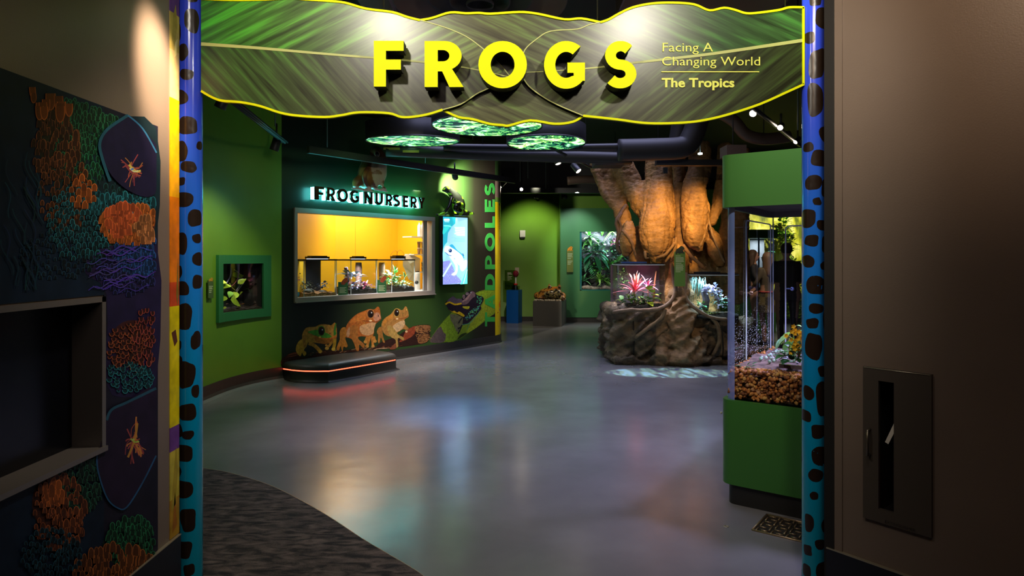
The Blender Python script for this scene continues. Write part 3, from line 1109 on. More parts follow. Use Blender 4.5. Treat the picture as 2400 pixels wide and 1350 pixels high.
arches(300, 480, 95, 26, 100, 11, TEA, asp=1.6, dim=.15, wd=1.6)
arches(310, 525, 75, 45, 150, 12, ORG, asp=1.7, dim=.4, wd=1.8)
arches(290, 515, 45, 36, 50, 14, RED, asp=1.8, dim=.5, wd=1.8)
arches(345, 535, 30, 30, 40, 12, (.9, .33, .1), asp=1.7, dim=.35, wd=1.6)
arches(195, 450, 30, 34, 20, 14, ORG, asp=1.5, dim=.3, wd=2)
arches(310, 815, 60, 55, 90, 11, (.5, .12, .04), invert=True, asp=.8, dim=.08, wd=1.7)
arches(340, 790, 30, 70, 40, 9, (.5, .09, .06), invert=True, asp=1.3, dim=.1, wd=1.7)
arches(300, 885, 60, 34, 70, 11, TEA, invert=True, asp=.7, dim=.1, wd=1.5)
arches(190, 1120, 60, 80, 170, 12, (.03, .2, .11), asp=1.3, dim=.1, wd=1.6)
arches(140, 1200, 60, 90, 120, 14, (.5, .13, .03), asp=1.6, dim=.2, wd=1.9)
arches(125, 1155, 25, 34, 20, 17, ORG, asp=1.6, dim=.4, wd=2.2)
arches(310, 1270, 60, 60, 120, 11, GRN, asp=1.5, dim=.12, wd=1.6)
arches(270, 1330, 100, 50, 110, 14, (.5, .15, .03), asp=1.9, dim=.22, wd=1.9)
arches(120, 1300, 70, 60, 110, 12, (.02, .13, .2), asp=1.3, dim=.1, wd=1.5)
for k in range(26):                                     # violet ripples under the orange rows
    x, y = rnd.uniform(190, 300), rnd.uniform(585, 690)
    pts = [(x + i * 10, y + 5 * math.sin(i * 1.3 + k) - i * 1.5) for i in range(8)]
    pts = [p for p in pts if inside(*p)]
    if len(pts) > 3:
        strip(cr(pts, 3, closed=False), 1.8, tuple(v_ * rnd.uniform(.4, 1) for v_ in PUR))
for k in range(30):
    x, y = rnd.uniform(5, 90), rnd.uniform(330, 660)
    pts = [(x + 8 * math.sin(i * .8 + k) + i * 3, y + i * 14) for i in range(7)]
    pts = [p for p in pts if inside(*p)]
    if len(pts) > 3:
        strip(cr(pts, 3, closed=False), 2.2, tuple(v_ * rnd.uniform(.2, .5) for v_ in (.02, .1, .18)))
pore = cr([(303, 270), (352, 322), (370, 352), (370, 440), (345, 462), (300, 446), (262, 412), (243, 372), (236, 335), (252, 305)], 3)
pore = [(min(x, 367), y) for x, y in pore]
fill(pore, (.014, .010, .04))
strip(cr([(258, 425), (240, 372), (234, 335), (252, 303), (300, 270)], 5, closed=False), 7, (.02, .11, .16))
strip(cr([(300, 270), (335, 302), (367, 358)], 5, closed=False), 3.5, (.04, .2, .38))
pore2 = cr([(367, 912), (300, 940), (250, 972), (232, 1030), (230, 1100), (250, 1160), (275, 1188), (300, 1186), (335, 1130), (367, 1070)], 3)
pore2 = [(min(x, 367), y) for x, y in pore2 if x > 244 or y > 1060]
fill(pore2, (.017, .008, .03))
strip(cr([(228, 1055), (229, 1100), (250, 1165), (275, 1190), (298, 1188), (335, 1130), (366, 1068)], 5, closed=False), 3.5, (.02, .1, .24))
strip(cr([(250, 985), (262, 960), (300, 942), (366, 910)], 5, closed=False), 6, (.02, .09, .15))
for fx, fy, sc, kk in ((312, 398, 1.0, 3), (314, 1032, 1.25, 8)):
    rf = random.Random(kk)
    for i in range(26):
        a = rf.uniform(0, 2 * PI)
        l = rf.uniform(10, 36) * sc
        st = (fx + rf.uniform(-7, 7), fy + rf.uniform(-9, 9) * sc)
        mid = (st[0] + l * .5 * math.cos(a) * .8 + rf.uniform(-5, 5), st[1] + l * .5 * math.sin(a) + rf.uniform(-6, 6))
        en = (st[0] + l * .75 * math.cos(a), st[1] + l * math.sin(a) * 1.15)
        strip(cr([st, mid, en], 4, closed=False), rf.uniform(1.4, 3.4), rf.choice([(.5, .1, .05), (.4, .07, .07), (.6, .22, .05), (.3, .05, .06)]))
    strip(cr([(fx - 10, fy - 12), (fx, fy - 2), (fx + 8, fy + 4), (fx + 18, fy + 2)] if kk == 3 else [(fx + 8, fy - 40), (fx + 4, fy - 12), (fx - 2, fy + 10), (fx - 14, fy + 40)], 4, closed=False), 5, (.8, .6, .12) if kk == 3 else (.6, .28, .04))
    strip(cr([(fx - 8, fy - 4), (fx + 2, fy + 4), (fx + 12, fy + 2)], 4, closed=False), 3.6, (.85, .85, .4) if kk == 3 else (.4, .6, .08))
    strip([(fx - 5, fy), (fx + 1, fy - 3)], 4, (.1, .25, .8) if kk == 3 else (.5, .7, .15))
mural = link('micrograph_mural', b, print_m)
tag(mural, 'dark wall graphic of glowing orange and green cells around the sunken wall display', 'wall graphic')

disp = thing('wall_display', 'dark blank display set deep in the left wall, in a grey metal frame', 'display', (-1.56, 1.7, 1.16))
gm = mat('display_frame_grey', (.2, .18, .16), rough=.35, metal=.4)
b = MB()
y1 = LW.hit(241, CY).y
zi0, zi1 = ZR0, ZR1
b.box((-1.66, y1 - .022, zi0), (-1.538, y1, zi1))
b.box((-1.66, 1.0, zi1 - .02), (-1.538, y1, zi1))
b.box((-1.66, 1.0, zi0 - .012), (-1.530, y1, zi0 + .006))
link('frame', b, gm, disp)
b = MB()
b.box((-1.665, 1.0, zi0), (-1.652, y1, zi1))
link('screen', b, mat('dark_screen', (.003, .004, .007), rough=.25), disp)

b = MB()
ya, yb = LW.hit(397, CY).y, 2.935
bands = [(3.3, 2.72, (.13, .05, .25)), (2.72, 2.55, (.5, .38, .09)), (2.55, 2.33, (.62, .45, .2)), (2.33, 1.88, (.9, .42, .0)), (1.88, 1.49, (.8, .2, .0)), (1.49, 1.38, (.62, .07, .01)), (1.38, .83, (.75, .62, .0)), (.83, .72, (.15, .05, .28)), (.72, .50, (.55, .45, .05)), (.50, .325, (.45, .25, .02))]
for z1, z0, c in bands:
    b.box((-1.55, ya, z0), (-1.5465, yb, z1), c)
for pts, c in (([(412, 10), (416, 60), (409, 110), (403, 90), (405, 40)], (.35, .28, .06)), ([(417, 90), (414, 128), (408, 135), (410, 100)], (.7, .6, .25)), ([(413, 690), (417, 600), (419, 690), (416, 718)], (.25, .16, .02)), ([(402, 780), (412, 772), (416, 800), (409, 812)], (.1, .03, .01)), ([(406, 1130), (413, 1045), (417, 1100), (412, 1180), (402, 1200)], (.4, .3, .03)), ([(404, 1250), (410, 1150), (415, 1230)], (.4, .15, .02))):
    b.poly([LW.hit(x, y, .0042) for x, y in pts], c)
tag(link('yellow_graphic_panel', b, mat('satin_print')), 'narrow yellow and orange graphic panel at the wall end beside the blue post', 'wall graphic')

# ---- extinguisher cabinet in the right wall
sA, sB = RW.s_of(2027), RW.s_of(2187)
zT, zB = RW.hit(2027, 857).z, RW.hit(2027, 1210).z
h0, h1 = RW.s_of(2063), RW.s_of(2099)
hz1, hz0 = RW.hit(2063, 891).z, RW.hit(2063, 1190).z
cab = thing('extinguisher_cabinet', 'flat dark metal cabinet door with a tall narrow window, in the brown right wall', 'cabinet', tuple(RW.pt((sA + sB) / 2, zB)))
b = MB()
q = lambda s, z, o=.018: RW.pt(s, z, o)
_, rd, rnn = RW.frame(.3)
rn3 = V((rnn.x, rnn.y, 0))
b.prism([[q(sA, zB), q(sB, zB), q(sB, zT), q(sA, zT)], [q(h0, hz0), q(h0, hz1), q(h1, hz1), q(h1, hz0)]], rn3 * -.017)
door = link('door', b, mat('cabinet_bronze', (.105, .085, .068), rough=.38, metal=.3), cab)
b = MB()
for pts in ([q(sA + .004, zT - .003, .0185), q(sB - .004, zT - .003, .0185)],):
    b.tube(pts, .0022, 6)
link('top_edge', b, mat('cap_metal'), door)
b = MB()
sh = RW.s_of(2043)
za, zb = RW.hit(2043, 1004).z, RW.hit(2043, 1064).z
b.tube([q(sh, za, .018), q(sh, za, .04), q(sh, zb, .04), q(sh, zb, .018)], .006, 8)
link('handle', b, mat('brushed_metal', (.2, .17, .13), rough=.35, metal=.8), door)
b = MB()
bx = lambda s0, s1, z0, z1, o0, o1: slab(b, RW, s0, s1, z0, z1, o0, o1)
bx(h0 - .02, h1 + .1, hz0 - .03, hz1 + .02, -.19, -.18); bx(h0 - .03, h0 - .02, hz0 - .03, hz1 + .02, -.18, 0); bx(h1 + .1, h1 + .11, hz0 - .03, hz1 + .02, -.18, 0)
bx(h0 - .03, h1 + .11, hz0 - .04, hz0 - .03, -.18, 0); bx(h0 - .03, h1 + .11, hz1 + .02, hz1 + .03, -.18, 0)
link('inner_box', b, mat('cabinet_black', (.004, .004, .004), rough=.8), cab)
b = MB()
put_text(b, 'EXTINGUISHER', q(RW.s_of(2078), RW.hit(2078, 1222).z, .0185), (rd.x, rd.y, 0), (0, 0, 1), rn3, .012, (.02, .02, .02))
link('lettering', b, mat('dull_lettering', (.03, .026, .022), rough=.5), door)
ex = thing('fire_extinguisher', 'red fire extinguisher, half hidden inside the wall cabinet window', 'fire extinguisher', tuple(RW.pt(h1 + .045, hz0 - .03, -.09)))
c = RW.pt(h1 + .045, hz0 - .03, -.09)
b = MB(); b.lathe([(.0, 0), (.052, .0), (.055, .01), (.055, .2), (.045, .235), (.02, .255), (.018, .27)], c, 20)
link('cylinder', b, mat('extinguisher_red', (.6, .02, .012), rough=.3), ex)
b = MB(); b.lathe([(.02, .27), (.02, .3), (.0, .3)], c, 12); b.tube([c + V((0, 0, .3)), c + V((-.05, -.01, .32)), c + V((-.08, .0, .33))], .007, 6); b.tube([c + V((0, 0, .29)), c + V((-.055, -.015, .26)), c + V((-.068, 0, .15))], .008, 6)
link('valve', b, mat('dull_dark_metal', (.06, .06, .06), rough=.4, metal=.6), ex)
tg = LW
b = MB()
ta = [RW.hit(x, y, -.012) for x, y in ((2097, 988), (2098, 1010), (2082, 1041), (2074, 1036))]
b.prism([ta], rn3 * -.002)
link('paper_tag', b, mat('paper', (.75, .7, .6), rough=.8), ex)

# ================================================================== nursery wall and what hangs on it
FR = lambda x, y: (660 + x / 6.316, 700 + y / 6.316)
DF = lambda x, y: (1000 + x / 8.437, 660 + y / 8.437)
flat_m = mat('flat_print', attr=True, rough=.5, vary=.3, nscale=30, spec=.3)


class Print:
    """flat printed graphic on a wall: coloured shapes given where they stand"""

    def __init__(self, plane, conv=lambda x, y: (x, y), off=.002):
        self.b, self.pl, self.cv, self.o = MB(), plane, conv, off

    def pt(self, x, y):
        return self.pl.hit(*self.cv(x, y), self.o)

    def fill(self, pts, col, n=3):
        self.o += .00004
        pts = cr(pts, n) if n else pts
        self.b.poly([self.pt(*p) for p in pts], col)
        return self

    def strip(self, pts, wd, col, n=3, taper=None):
        self.o += .00004
        pts = cr(pts, n, closed=False) if n else pts
        v, m = [], len(pts)
        for i, p in enumerate(pts):
            a, c = pts[max(0, i - 1)], pts[min(m - 1, i + 1)]
            dx, dy = c[0] - a[0], c[1] - a[1]
            l = math.hypot(dx, dy) or 1
            k = wd / 2 * (taper(i / (m - 1)) if taper else 1)
            v.append(self.pt(p[0] - dy / l * k, p[1] + dx / l * k))
            v.append(self.pt(p[0] + dy / l * k, p[1] - dx / l * k))
        self.b.add(v, [(2 * i, 2 * i + 1, 2 * i + 3, 2 * i + 2) for i in range(m - 1)], col)
        return self

    def oval(self, x, y, rx, ry, col, n=20):
        self.o += .00004
        self.b.poly([self.pt(x + rx * math.cos(2 * PI * k / n), y + ry * math.sin(2 * PI * k / n)) for k in range(n)], col)
        return self


def eye_parts(root, x, y, rx, ry, conv, o, ring):
    p = Print(NW, conv, o)
    p.oval(x, y, rx * 1.22, ry * 1.18, ring).oval(x, y, rx, ry, (.035, .012, .006)).oval(x + rx * .05, y + ry * .15, rx * .62, ry * .7, (.006, .003, .003)).oval(x + rx * .3, y - ry * .3, rx * .2, ry * .17, (.55, .6, .7))
    link('eye', p.b, flat_m, root)


def decal(label, body, parts, cat='frog graphic', group='printed frogs on the nursery wall', conv=FR, o=.0025, name='frog_decal'):
    p = Print(NW, conv, o)
    body(p)
    c = sum((v for v in p.b.v), V()) / len(p.b.v)
    t = thing(name, label, cat, tuple(c), group)
    link('body', p.b, flat_m, t)
    for nm, fn in parts:
        p = Print(NW, conv, o + .0008)
        fn(p)
        link(nm, p.b, flat_m, t)
    return t


TAN, GRNF = (.5, .22, .03), (.07, .3, .03)


def frogL(p):
    p.fill([(305, 590), (310, 520), (345, 450), (400, 420), (500, 415), (560, 385), (640, 378), (730, 395), (780, 355), (800, 370), (815, 440), (818, 520), (815, 570), (780, 620), (740, 650), (640, 670), (560, 660), (470, 650), (400, 640), (380, 680), (340, 740), (310, 700)], TAN)
    p.fill([(400, 430), (500, 420), (640, 385), (730, 400), (770, 500), (740, 560), (660, 500), (640, 440), (560, 420), (470, 470), (400, 480)], (.56, .27, .05))
    p.fill([(385, 490), (540, 462), (545, 540), (640, 500), (740, 555), (690, 583), (560, 575), (490, 548), (440, 520)], GRNF)
    p.fill([(797, 368), (815, 378), (803, 400), (812, 425), (800, 470), (812, 520), (770, 545), (775, 440)], (.05, .22, .03))
    p.fill([(380, 520), (450, 560), (480, 640), (410, 650), (370, 620)], (.46, .24, .03))
    p.fill([(490, 570), (640, 600), (810, 575), (760, 640), (640, 672), (520, 640)], (.33, .12, .015))
    p.strip([(490, 550), (560, 580), (640, 592), (740, 590), (818, 560)], 16, (.5, .12, .02))
    p.oval(566, 568, 18, 14, (.7, .5, .1)).oval(715, 515, 8, 12, (.12, .05, .01))
    p.strip([(380, 500), (440, 530), (500, 545)], 5, (.1, .05, .01))


def legL(p):
    p.fill([(300, 600), (240, 650), (210, 740), (225, 800), (270, 852), (290, 835), (300, 800), (335, 850), (365, 820), (358, 785), (330, 760), (380, 680), (375, 610)], (.48, .26, .03))
    p.strip([(345, 540), (335, 640), (350, 720)], 45, (.36, .17, .03))
    p.strip([(400, 660), (480, 690), (560, 765)], 52, (.52, .24, .03)).oval(570, 782, 32, 28, (.6, .34, .05))
    p.strip([(790, 590), (785, 660), (770, 740)], 46, (.4, .24, .02)).oval(768, 748, 30, 26, (.62, .4, .06))
    p.strip([(750, 640), (700, 700), (672, 730)], 34, (.42, .2, .03)).oval(670, 736, 30, 24, (.58, .33, .06)).oval(662, 690, 20, 16, (.5, .24, .05))


t = decal('printed frog with a green face, first of three on the dark wall above the bench', frogL, [('legs', legL)])
eye_parts(t, 590, 480, 46, 66, FR, .0037, GRNF)

RB = (.36, .1, .018)


def frogM(p):
    p.fill([(950, 560), (948, 440), (975, 370), (1040, 290), (1130, 220), (1240, 175), (1300, 155), (1370, 160), (1420, 118), (1450, 140), (1460, 200), (1472, 280), (1470, 310), (1420, 350), (1385, 390), (1370, 440), (1360, 530), (1280, 560), (1160, 560), (1060, 600), (1000, 580)], RB)
    p.fill([(1000, 360), (1130, 235), (1250, 190), (1270, 250), (1220, 320), (1080, 350)], (.46, .14, .025))
    p.fill([(955, 520), (1000, 420), (1020, 470), (990, 570)], (.45, .24, .13))
    p.fill([(1160, 410), (1260, 370), (1390, 345), (1372, 440), (1350, 520), (1250, 545), (1170, 500)], (.5, .28, .14))
    p.fill([(1380, 215), (1440, 210), (1468, 290), (1400, 335), (1360, 300)], (.42, .2, .13))
    p.strip([(1200, 325), (1300, 335), (1400, 345), (1470, 300)], 14, (.2, .05, .015))
    p.oval(1315, 326, 22, 14, (.8, .55, .3)).oval(1432, 255, 8, 12, (.05, .02, .02))
    p.strip([(1370, 165), (1400, 190), (1455, 150)], 6, (.2, .06, .02))
    for k in range(40):
        p.oval(rnd.uniform(1085, 1240), rnd.uniform(275, 395), 5, 4, (.5, .25, .05))


def legM(p):
    p.fill([(945, 425), (885, 440), (857, 510), (862, 600), (830, 680), (812, 750), (850, 765), (872, 700), (900, 785), (918, 710), (955, 722), (978, 692), (945, 600), (960, 520)], (.36, .14, .02))
    p.fill([(1020, 410), (1080, 395), (1140, 420), (1130, 520), (1140, 600), (1200, 650), (1232, 690), (1210, 730), (1150, 680), (1145, 765), (1105, 762), (1075, 670), (1040, 600), (1010, 520)], (.33, .12, .025))
    for q in ([(1270, 560), (1240, 640)], [(1310, 550), (1265, 705)], [(1340, 545), (1352, 705)], [(1365, 560), (1382, 630)]):
        p.strip(q, 36, (.45, .17, .03)).oval(*q[-1], 26, 24, (.5, .24, .05))


t = decal('printed reddish-brown frog, the largest and middle one above the bench', frogM, [('legs', legM)])
eye_parts(t, 1318, 225, 46, 60, FR, .0037, (.38, .16, .05))


def frogR(p):
    p.fill([(1480, 430), (1490, 340), (1540, 280), (1620, 225), (1680, 150), (1740, 150), (1770, 170), (1800, 160), (1830, 115), (1860, 140), (1882, 240), (1870, 275), (1820, 310), (1830, 380), (1882, 440), (1850, 462), (1800, 450), (1750, 480), (1700, 510), (1640, 530), (1600, 560), (1520, 520)], (.36, .17, .045))
    p.fill([(1500, 350), (1545, 290), (1650, 220), (1640, 290), (1560, 340), (1510, 420)], (.45, .18, .03))
    p.fill([(1650, 400), (1800, 320), (1825, 380), (1760, 470), (1660, 490)], (.55, .36, .2))
    p.strip([(1660, 305), (1740, 300), (1820, 285), (1878, 255)], 12, (.3, .08, .02))
    p.oval(1710, 298, 18, 12, (.8, .55, .3)).oval(1800, 215, 8, 10, (.2, .15, .03)).oval(1850, 165, 8, 12, (.5, .4, .08))


def legR(p):
    p.fill([(1560, 420), (1620, 400), (1700, 490), (1722, 530), (1812, 580), (1800, 618), (1722, 582), (1727, 700), (1690, 722), (1688, 610), (1610, 560)], (.4, .25, .07))
    p.fill([(1480, 420), (1430, 440), (1408, 500), (1430, 540), (1424, 640), (1450, 655), (1470, 570), (1500, 645), (1530, 645), (1500, 550)], (.33, .14, .03))
    p.oval(1848, 486, 18, 18, (.7, .45, .25))


t = decal('printed light brown frog beside the log end, third one above the bench', frogR, [('legs', legR)])
eye_parts(t, 1703, 207, 38, 54, FR, .0037, (.45, .3, .07))


def logp(p):
    p.fill([(0, 900), (110, 820), (220, 790), (300, 870), (430, 850), (560, 780), (640, 760), (900, 770), (1200, 720), (1350, 740), (1480, 640), (1700, 560), (1850, 460), (1980, 400), (2100, 385), (2205, 400), (2190, 500), (2197, 560), (2150, 650), (1950, 690), (1700, 720), (1500, 740), (1300, 765), (1000, 805), (650, 840), (420, 880), (150, 935), (100, 1000), (0, 1000)], (.03, .01, .008))
    p.fill([(0, 905), (110, 825), (215, 795), (240, 850), (120, 930), (100, 1000), (0, 995)], (.2, .05, .025))
    p.fill([(1850, 470), (1980, 405), (1965, 520), (1880, 590), (1740, 645), (1800, 560)], (.26, .05, .02))
    p.fill([(1980, 410), (2100, 390), (2200, 405), (2185, 470), (2060, 510), (1990, 490)], (.3, .13, .05))
    p.fill([(2020, 560), (2120, 520), (2195, 545), (2150, 640), (2030, 660)], (.26, .11, .04))
    for k in range(90):
        a, c = rnd.uniform(1980, 2190), rnd.uniform(395, 640)
        p.strip([(a, c), (a + rnd.uniform(10, 40), c + rnd.uniform(-12, 12))], 6, rnd.choice([(.05, .02, .01), (.45, .22, .08), (.12, .05, .02)]), 0)
    for k in range(40):
        a = rnd.uniform(380, 1750)
        c = 830 - (a - 380) * .09 + rnd.uniform(-25, 15)
        p.strip([(a, c), (a + rnd.uniform(20, 70), c - rnd.uniform(0, 22))], 7, rnd.choice([(.12, .04, .02), (.2, .07, .03), (.3, .2, .12)]), 0)
    p.strip([(1355, 765), (1430, 740), (1560, 735)], 14, (.4, .25, .16))
    p.fill([(1600, 750), (1650, 690), (1690, 660), (1690, 740)], (.2, .06, .03))


o = Print(NW, FR, .002)
logp(o)
tag(link('log_decal', o.b, flat_m), 'printed dark reddish log along the wall base under the three frogs', 'log graphic')

# dart frog on a leaf, lower right
o = Print(NW, DF, .002)
o.fill([(60, 1170), (160, 1000), (300, 820), (480, 625), (700, 400), (960, 230), (1160, 158), (1357, 156), (1357, 590), (1250, 695), (1000, 900), (800, 1030), (610, 1155), (350, 1200), (150, 1215)], (.2, .3, .02))
o.fill([(280, 880), (480, 640), (560, 700), (620, 1000), (560, 1170), (400, 1190)], (.22, .36, .02))
o.fill([(62, 1172), (160, 1010), (270, 890), (330, 1000), (380, 1050), (340, 1195), (150, 1212)], (.11, .08, .08))
o.fill([(480, 640), (700, 710), (690, 900), (610, 1000), (530, 850), (470, 740)], (.17, .16, .08))
o.fill([(1100, 470), (1160, 360), (1350, 560), (1160, 700), (950, 880), (800, 980), (900, 760)], (.26, .32, .02))
o.fill([(780, 1030), (1000, 895), (1150, 740), (1000, 820), (840, 920)], (.3, .38, .02))
o.fill([(1000, 240), (1160, 175), (1340, 170), (1250, 240), (1140, 330), (1050, 290)], (.24, .36, .02))
o.fill([(610, 1150), (800, 1020), (700, 1030), (640, 1090)], (.03, .05, .01))
tag(link('leaf_decal', o.b, flat_m), 'printed yellow-green leaf under the black frog, at the wall end', 'leaf graphic')


def dart(p):
    K = (.018, .01, .022)
    p.fill([(370, 440), (400, 380), (520, 290), (580, 330), (690, 345), (720, 262), (770, 262), (800, 205), (900, 182), (950, 200), (990, 262), (1100, 300), (1130, 350), (1092, 440), (1062, 480), (1085, 520), (1040, 600), (960, 680), (850, 800), (780, 840), (710, 852), (715, 720), (620, 660), (440, 560), (420, 520)], K)
    p.fill([(400, 385), (520, 292), (580, 335), (690, 347), (700, 425), (560, 450), (460, 400)], (.1, .07, .11))
    p.strip([(372, 452), (450, 408), (560, 452), (692, 430)], 32, (.75, .46, .01))
    p.fill([(430, 545), (500, 590), (545, 575), (600, 612), (650, 592), (748, 665), (720, 695), (620, 640), (520, 612)], (.62, .42, .01))
    p.fill([(690, 390), (760, 340), (850, 232), (885, 190), (950, 212), (958, 290), (900, 330), (800, 440), (705, 455)], (.17, .1, .12))
    p.fill([(700, 400), (850, 250), (860, 270), (800, 360), (720, 400)], (.34, .2, .2))
    p.fill([(710, 490), (780, 490), (850, 492), (820, 545), (730, 525)], (.4, .36, .02))
    p.oval(800, 240, 34, 30, (.2, .14, .17)).oval(735, 300, 26, 45, (.2, .13, .16)).oval(878, 216, 16, 14, (.3, .3, .35))
    for k in range(130):
        a, c = rnd.uniform(0, 2 * PI), math.sqrt(rnd.random())
        x, y = 905 + 150 * c * math.cos(a), 620 + 70 * c * math.sin(a) - (150 * c * math.cos(a)) * .85
        if 740 < x < 1085 and y < 800:
            p.oval(x, y, rnd.uniform(5, 11), rnd.uniform(5, 9), rnd.choice([(.05, .4, .25), (.12, .35, .4), (.15, .45, .08)]), 7)
    for k in range(22):
        p.oval(rnd.uniform(990, 1090), rnd.uniform(280, 450), 9, 12, (.06, .4, .2), 7)


def dartleg(p):
    p.strip([(700, 720), (660, 770), (630, 825)], 26, (.02, .02, .02))
    p.strip([(700, 860), (670, 905), (615, 930)], 30, (.02, .02, .02)).strip([(690, 880), (660, 960), (618, 1032)], 22, (.02, .02, .02))
    p.strip([(1050, 580), (960, 700), (850, 820), (700, 850)], 9, (.06, .3, .22))
    p.strip([(850, 810), (830, 880), (790, 960)], 8, (.05, .25, .15))


decal('printed black frog with yellow stripes and turquoise dots, climbing a leaf', dart, [('legs', dartleg)], conv=DF, o=.0045)

# ---- TADPOLES, running up the wall
tad = thing('wall_lettering', 'tall green TADPOLES lettering running up the dark wall end', 'lettering', tuple(NW.hit(1150, 766)))
tm = mat('lettering_green', (.04, .36, .06), rough=.5)
for ch, ya, yb in (('T', 765, 732), ('A', 724, 691), ('D', 680, 642), ('P', 631, 599), ('O', 589, 546), ('L', 534, 507), ('E', 497, 467.5), ('S', 459, 429)):
    loops, W = glyph(ch, .26, .21)
    n = NW.normal(1150)[0]
    b = MB()
    b.prism([[NW.hit(1160 - p[1] * 23, ya + (yb - ya) * p[0] / W, .006) for p in l] for l in loops], n * -.004)
    link('letter', b, tm, tad)

# ---- yellow wrap round the wall end
b = MB()
S_END = NW.L[-4]
zz = lambda y: NW.hit(1161, y).z
for y1, y0, c in ((424, 462, (.3, .2, .18)), (462, 473, (.16, .3, .06)), (473, 786, (.78, .58, .01))):
    NW.sheet(b, S_YEL, S_END, zz(y0), zz(y1), .003, c, smooth=True)
p = Print(NW, off=.0036)
p.fill([(1166, 640), (1168, 590), (1172, 555), (1172.6, 720), (1168, 700)], (.8, .22, .01))
p.fill([(1161, 470), (1167, 474), (1172, 482), (1171, 450), (1165, 455)], (.14, .3, .05))
p.fill([(1162, 725), (1166, 716), (1171, 712), (1172, 730), (1166, 731)], (.45, .2, .1))
p.fill([(1164, 735), (1171, 735), (1170, 765), (1166, 762)], (.4, .1, .02))
for y, x0, x1 in ((508, 1168, 1170), (512, 1168, 1172), (519, 1168, 1171), (525, 1168, 1172), (531, 1168, 1170), (536, 1168, 1172), (611, 1167, 1172), (615, 1167, 1172), (618, 1168, 1172), (622, 1167, 1172)):
    p.strip([(x0, y), (x1, y)], 1.1, (.05, .05, .02), 0)
p.b.v, p.b.f, p.b.c, p.b.m, p.b.s = p.b.v, p.b.f, p.b.c, p.b.m, p.b.s
o = len(b.v)
b.add(p.b.v, [], (0, 0, 0))
for f, c in zip(p.b.f, p.b.c):
    b.f.append([i + o for i in f]); b.c.append(c); b.m.append(0); b.s.append(False)
tag(link('yellow_wrap_panel', b, mat('satin_wrap', attr=True, rough=.22)), 'glossy yellow graphic wrapped round the rounded end of the tadpole wall', 'wall graphic')

# ---- FROG NURSERY lettering with lit acrylic behind
fn = thing('lit_lettering', 'dark metal FROG NURSERY letters with a cyan glow behind, above the nursery window', 'lettering', tuple(NW.hit(868, 490)))
bz = mat('letter_bronze', (.09, .05, .03), rough=.25, metal=.8)
gl = mat('cyan_acrylic', (.5, .95, 1), rough=.3, emit=(.12, .85, .85), estr=9)
lx = [('F', 740, 760), ('R', 766.5, 785.5), ('O', 791.5, 816), ('G', 822, 842), ('N', 854.7, 873.5), ('U', 880, 897.6), ('R', 904.5, 919.5), ('S', 922, 938), ('E', 944.7, 957), ('R', 962.5, 977), ('Y', 980, 996)]
for ch, xa, xb in lx:
    loops, W = glyph(ch, .25, .2)
    xm = (xa + xb) / 2
    n = NW.normal(xm)[0]
    base = lambda x: 467 + (x - 740) / 255 * 22
    top = lambda x: 436 + (x - 740) / 255 * 27.5
    sa, sb = None, None
    P = lambda p, o: (lambda x: NW.hit(x, base(x) + (top(x) - base(x)) * p[1], o))(xa + (xb - xa) * p[0] / W)
    b = MB()
    b.prism([[P(p, .17) for p in l] for l in loops], n * -.035)
    o = link('letter', b, bz, fn)
    b = MB()
    cen = P((W / 2, .5), .17)
    b.prism([[cen + (P(p, .17) - cen) * .93 - n * .036 for p in l] for l in loops], n * -.095)
    link('glowing_back', b, gl, o)

# ---- tall display beside the window
ds = thing('tall_display', 'tall bright blue display showing a frog, on the wall under the frog sculpture', 'display', tuple(NW.hit(1066, 667)))
b = MB()
n = NW.normal(1060)[0]
c4 = lambda o, e=0: [NW.hit(x, y, o) for x, y in ((1037 - e, 505.5 - e), (1097 + e, 510 - e), (1097 + e, 666 + e), (1037 - e, 668.5 + e))]
b.prism([c4(.10)], n * -.07)
link('bezel', b, mat('display_black', (.008, .008, .012), rough=.3), ds)
T4 = lambda x, y: (1010 + x / 5.0, 410 + y / 5.0)
p = Print(NW, T4, .1012)
p.fill([(142, 488), (429, 504), (427, 1274), (141, 1284)], (.24, .48, .82), 0)
p.fill([(142, 488), (290, 496), (285, 570), (250, 600), (200, 680), (190, 790), (210, 830), (142, 1000)], (.02, .32, .42), 0)
p.fill([(142, 700), (200, 640), (230, 580), (150, 620)], (.03, .5, .5)).fill([(142, 870), (190, 790), (210, 830), (160, 1000), (142, 1020)], (.25, .6, .85))
p.strip([(150, 596), (200, 596), (240, 610)], 14, (.15, .75, .65))
p.fill([(142, 1015), (220, 1000), (260, 1090), (300, 1180), (380, 1270), (142, 1283)], (.2, .22, .6), 0)
for k in range(220):
    x, y = rnd.uniform(145, 360), rnd.uniform(1030, 1275)
    if y > 1010 + max(0, x - 220) * 1.5:
        p.oval(x, y, 3, 3, rnd.choice([(.45, .5, .9), (.1, .1, .35), (.3, .35, .75)]), 5)
p.fill([(345, 1282), (427, 1085), (427, 1276)], (.1, .7, .6), 0).strip([(380, 1278), (425, 1110)], 8, (.5, .95, .85), 0)
p.strip([(142, 1190), (240, 1030)], 16, (.5, .9, .8), 0)
p.fill([(220, 830), (255, 815), (310, 885), (360, 920), (390, 960), (380, 980), (330, 930), (260, 880)], (.03, .3, .5))
p.fill([(158, 870), (185, 830), (240, 850), (300, 890), (350, 930), (380, 980), (370, 1040), (330, 1060), (290, 1000), (280, 970), (240, 990), (200, 920), (165, 910)], (.62, .85, 1.0))
p.fill([(240, 985), (290, 1000), (315, 1080), (305, 1150), (275, 1180), (240, 1165), (285, 1130), (285, 1060)], (.66, .87, 1.0))
p.fill([(345, 1040), (400, 1000), (425, 1010), (415, 1080), (370, 1130), (345, 1100)], (.7, .9, 1.0))
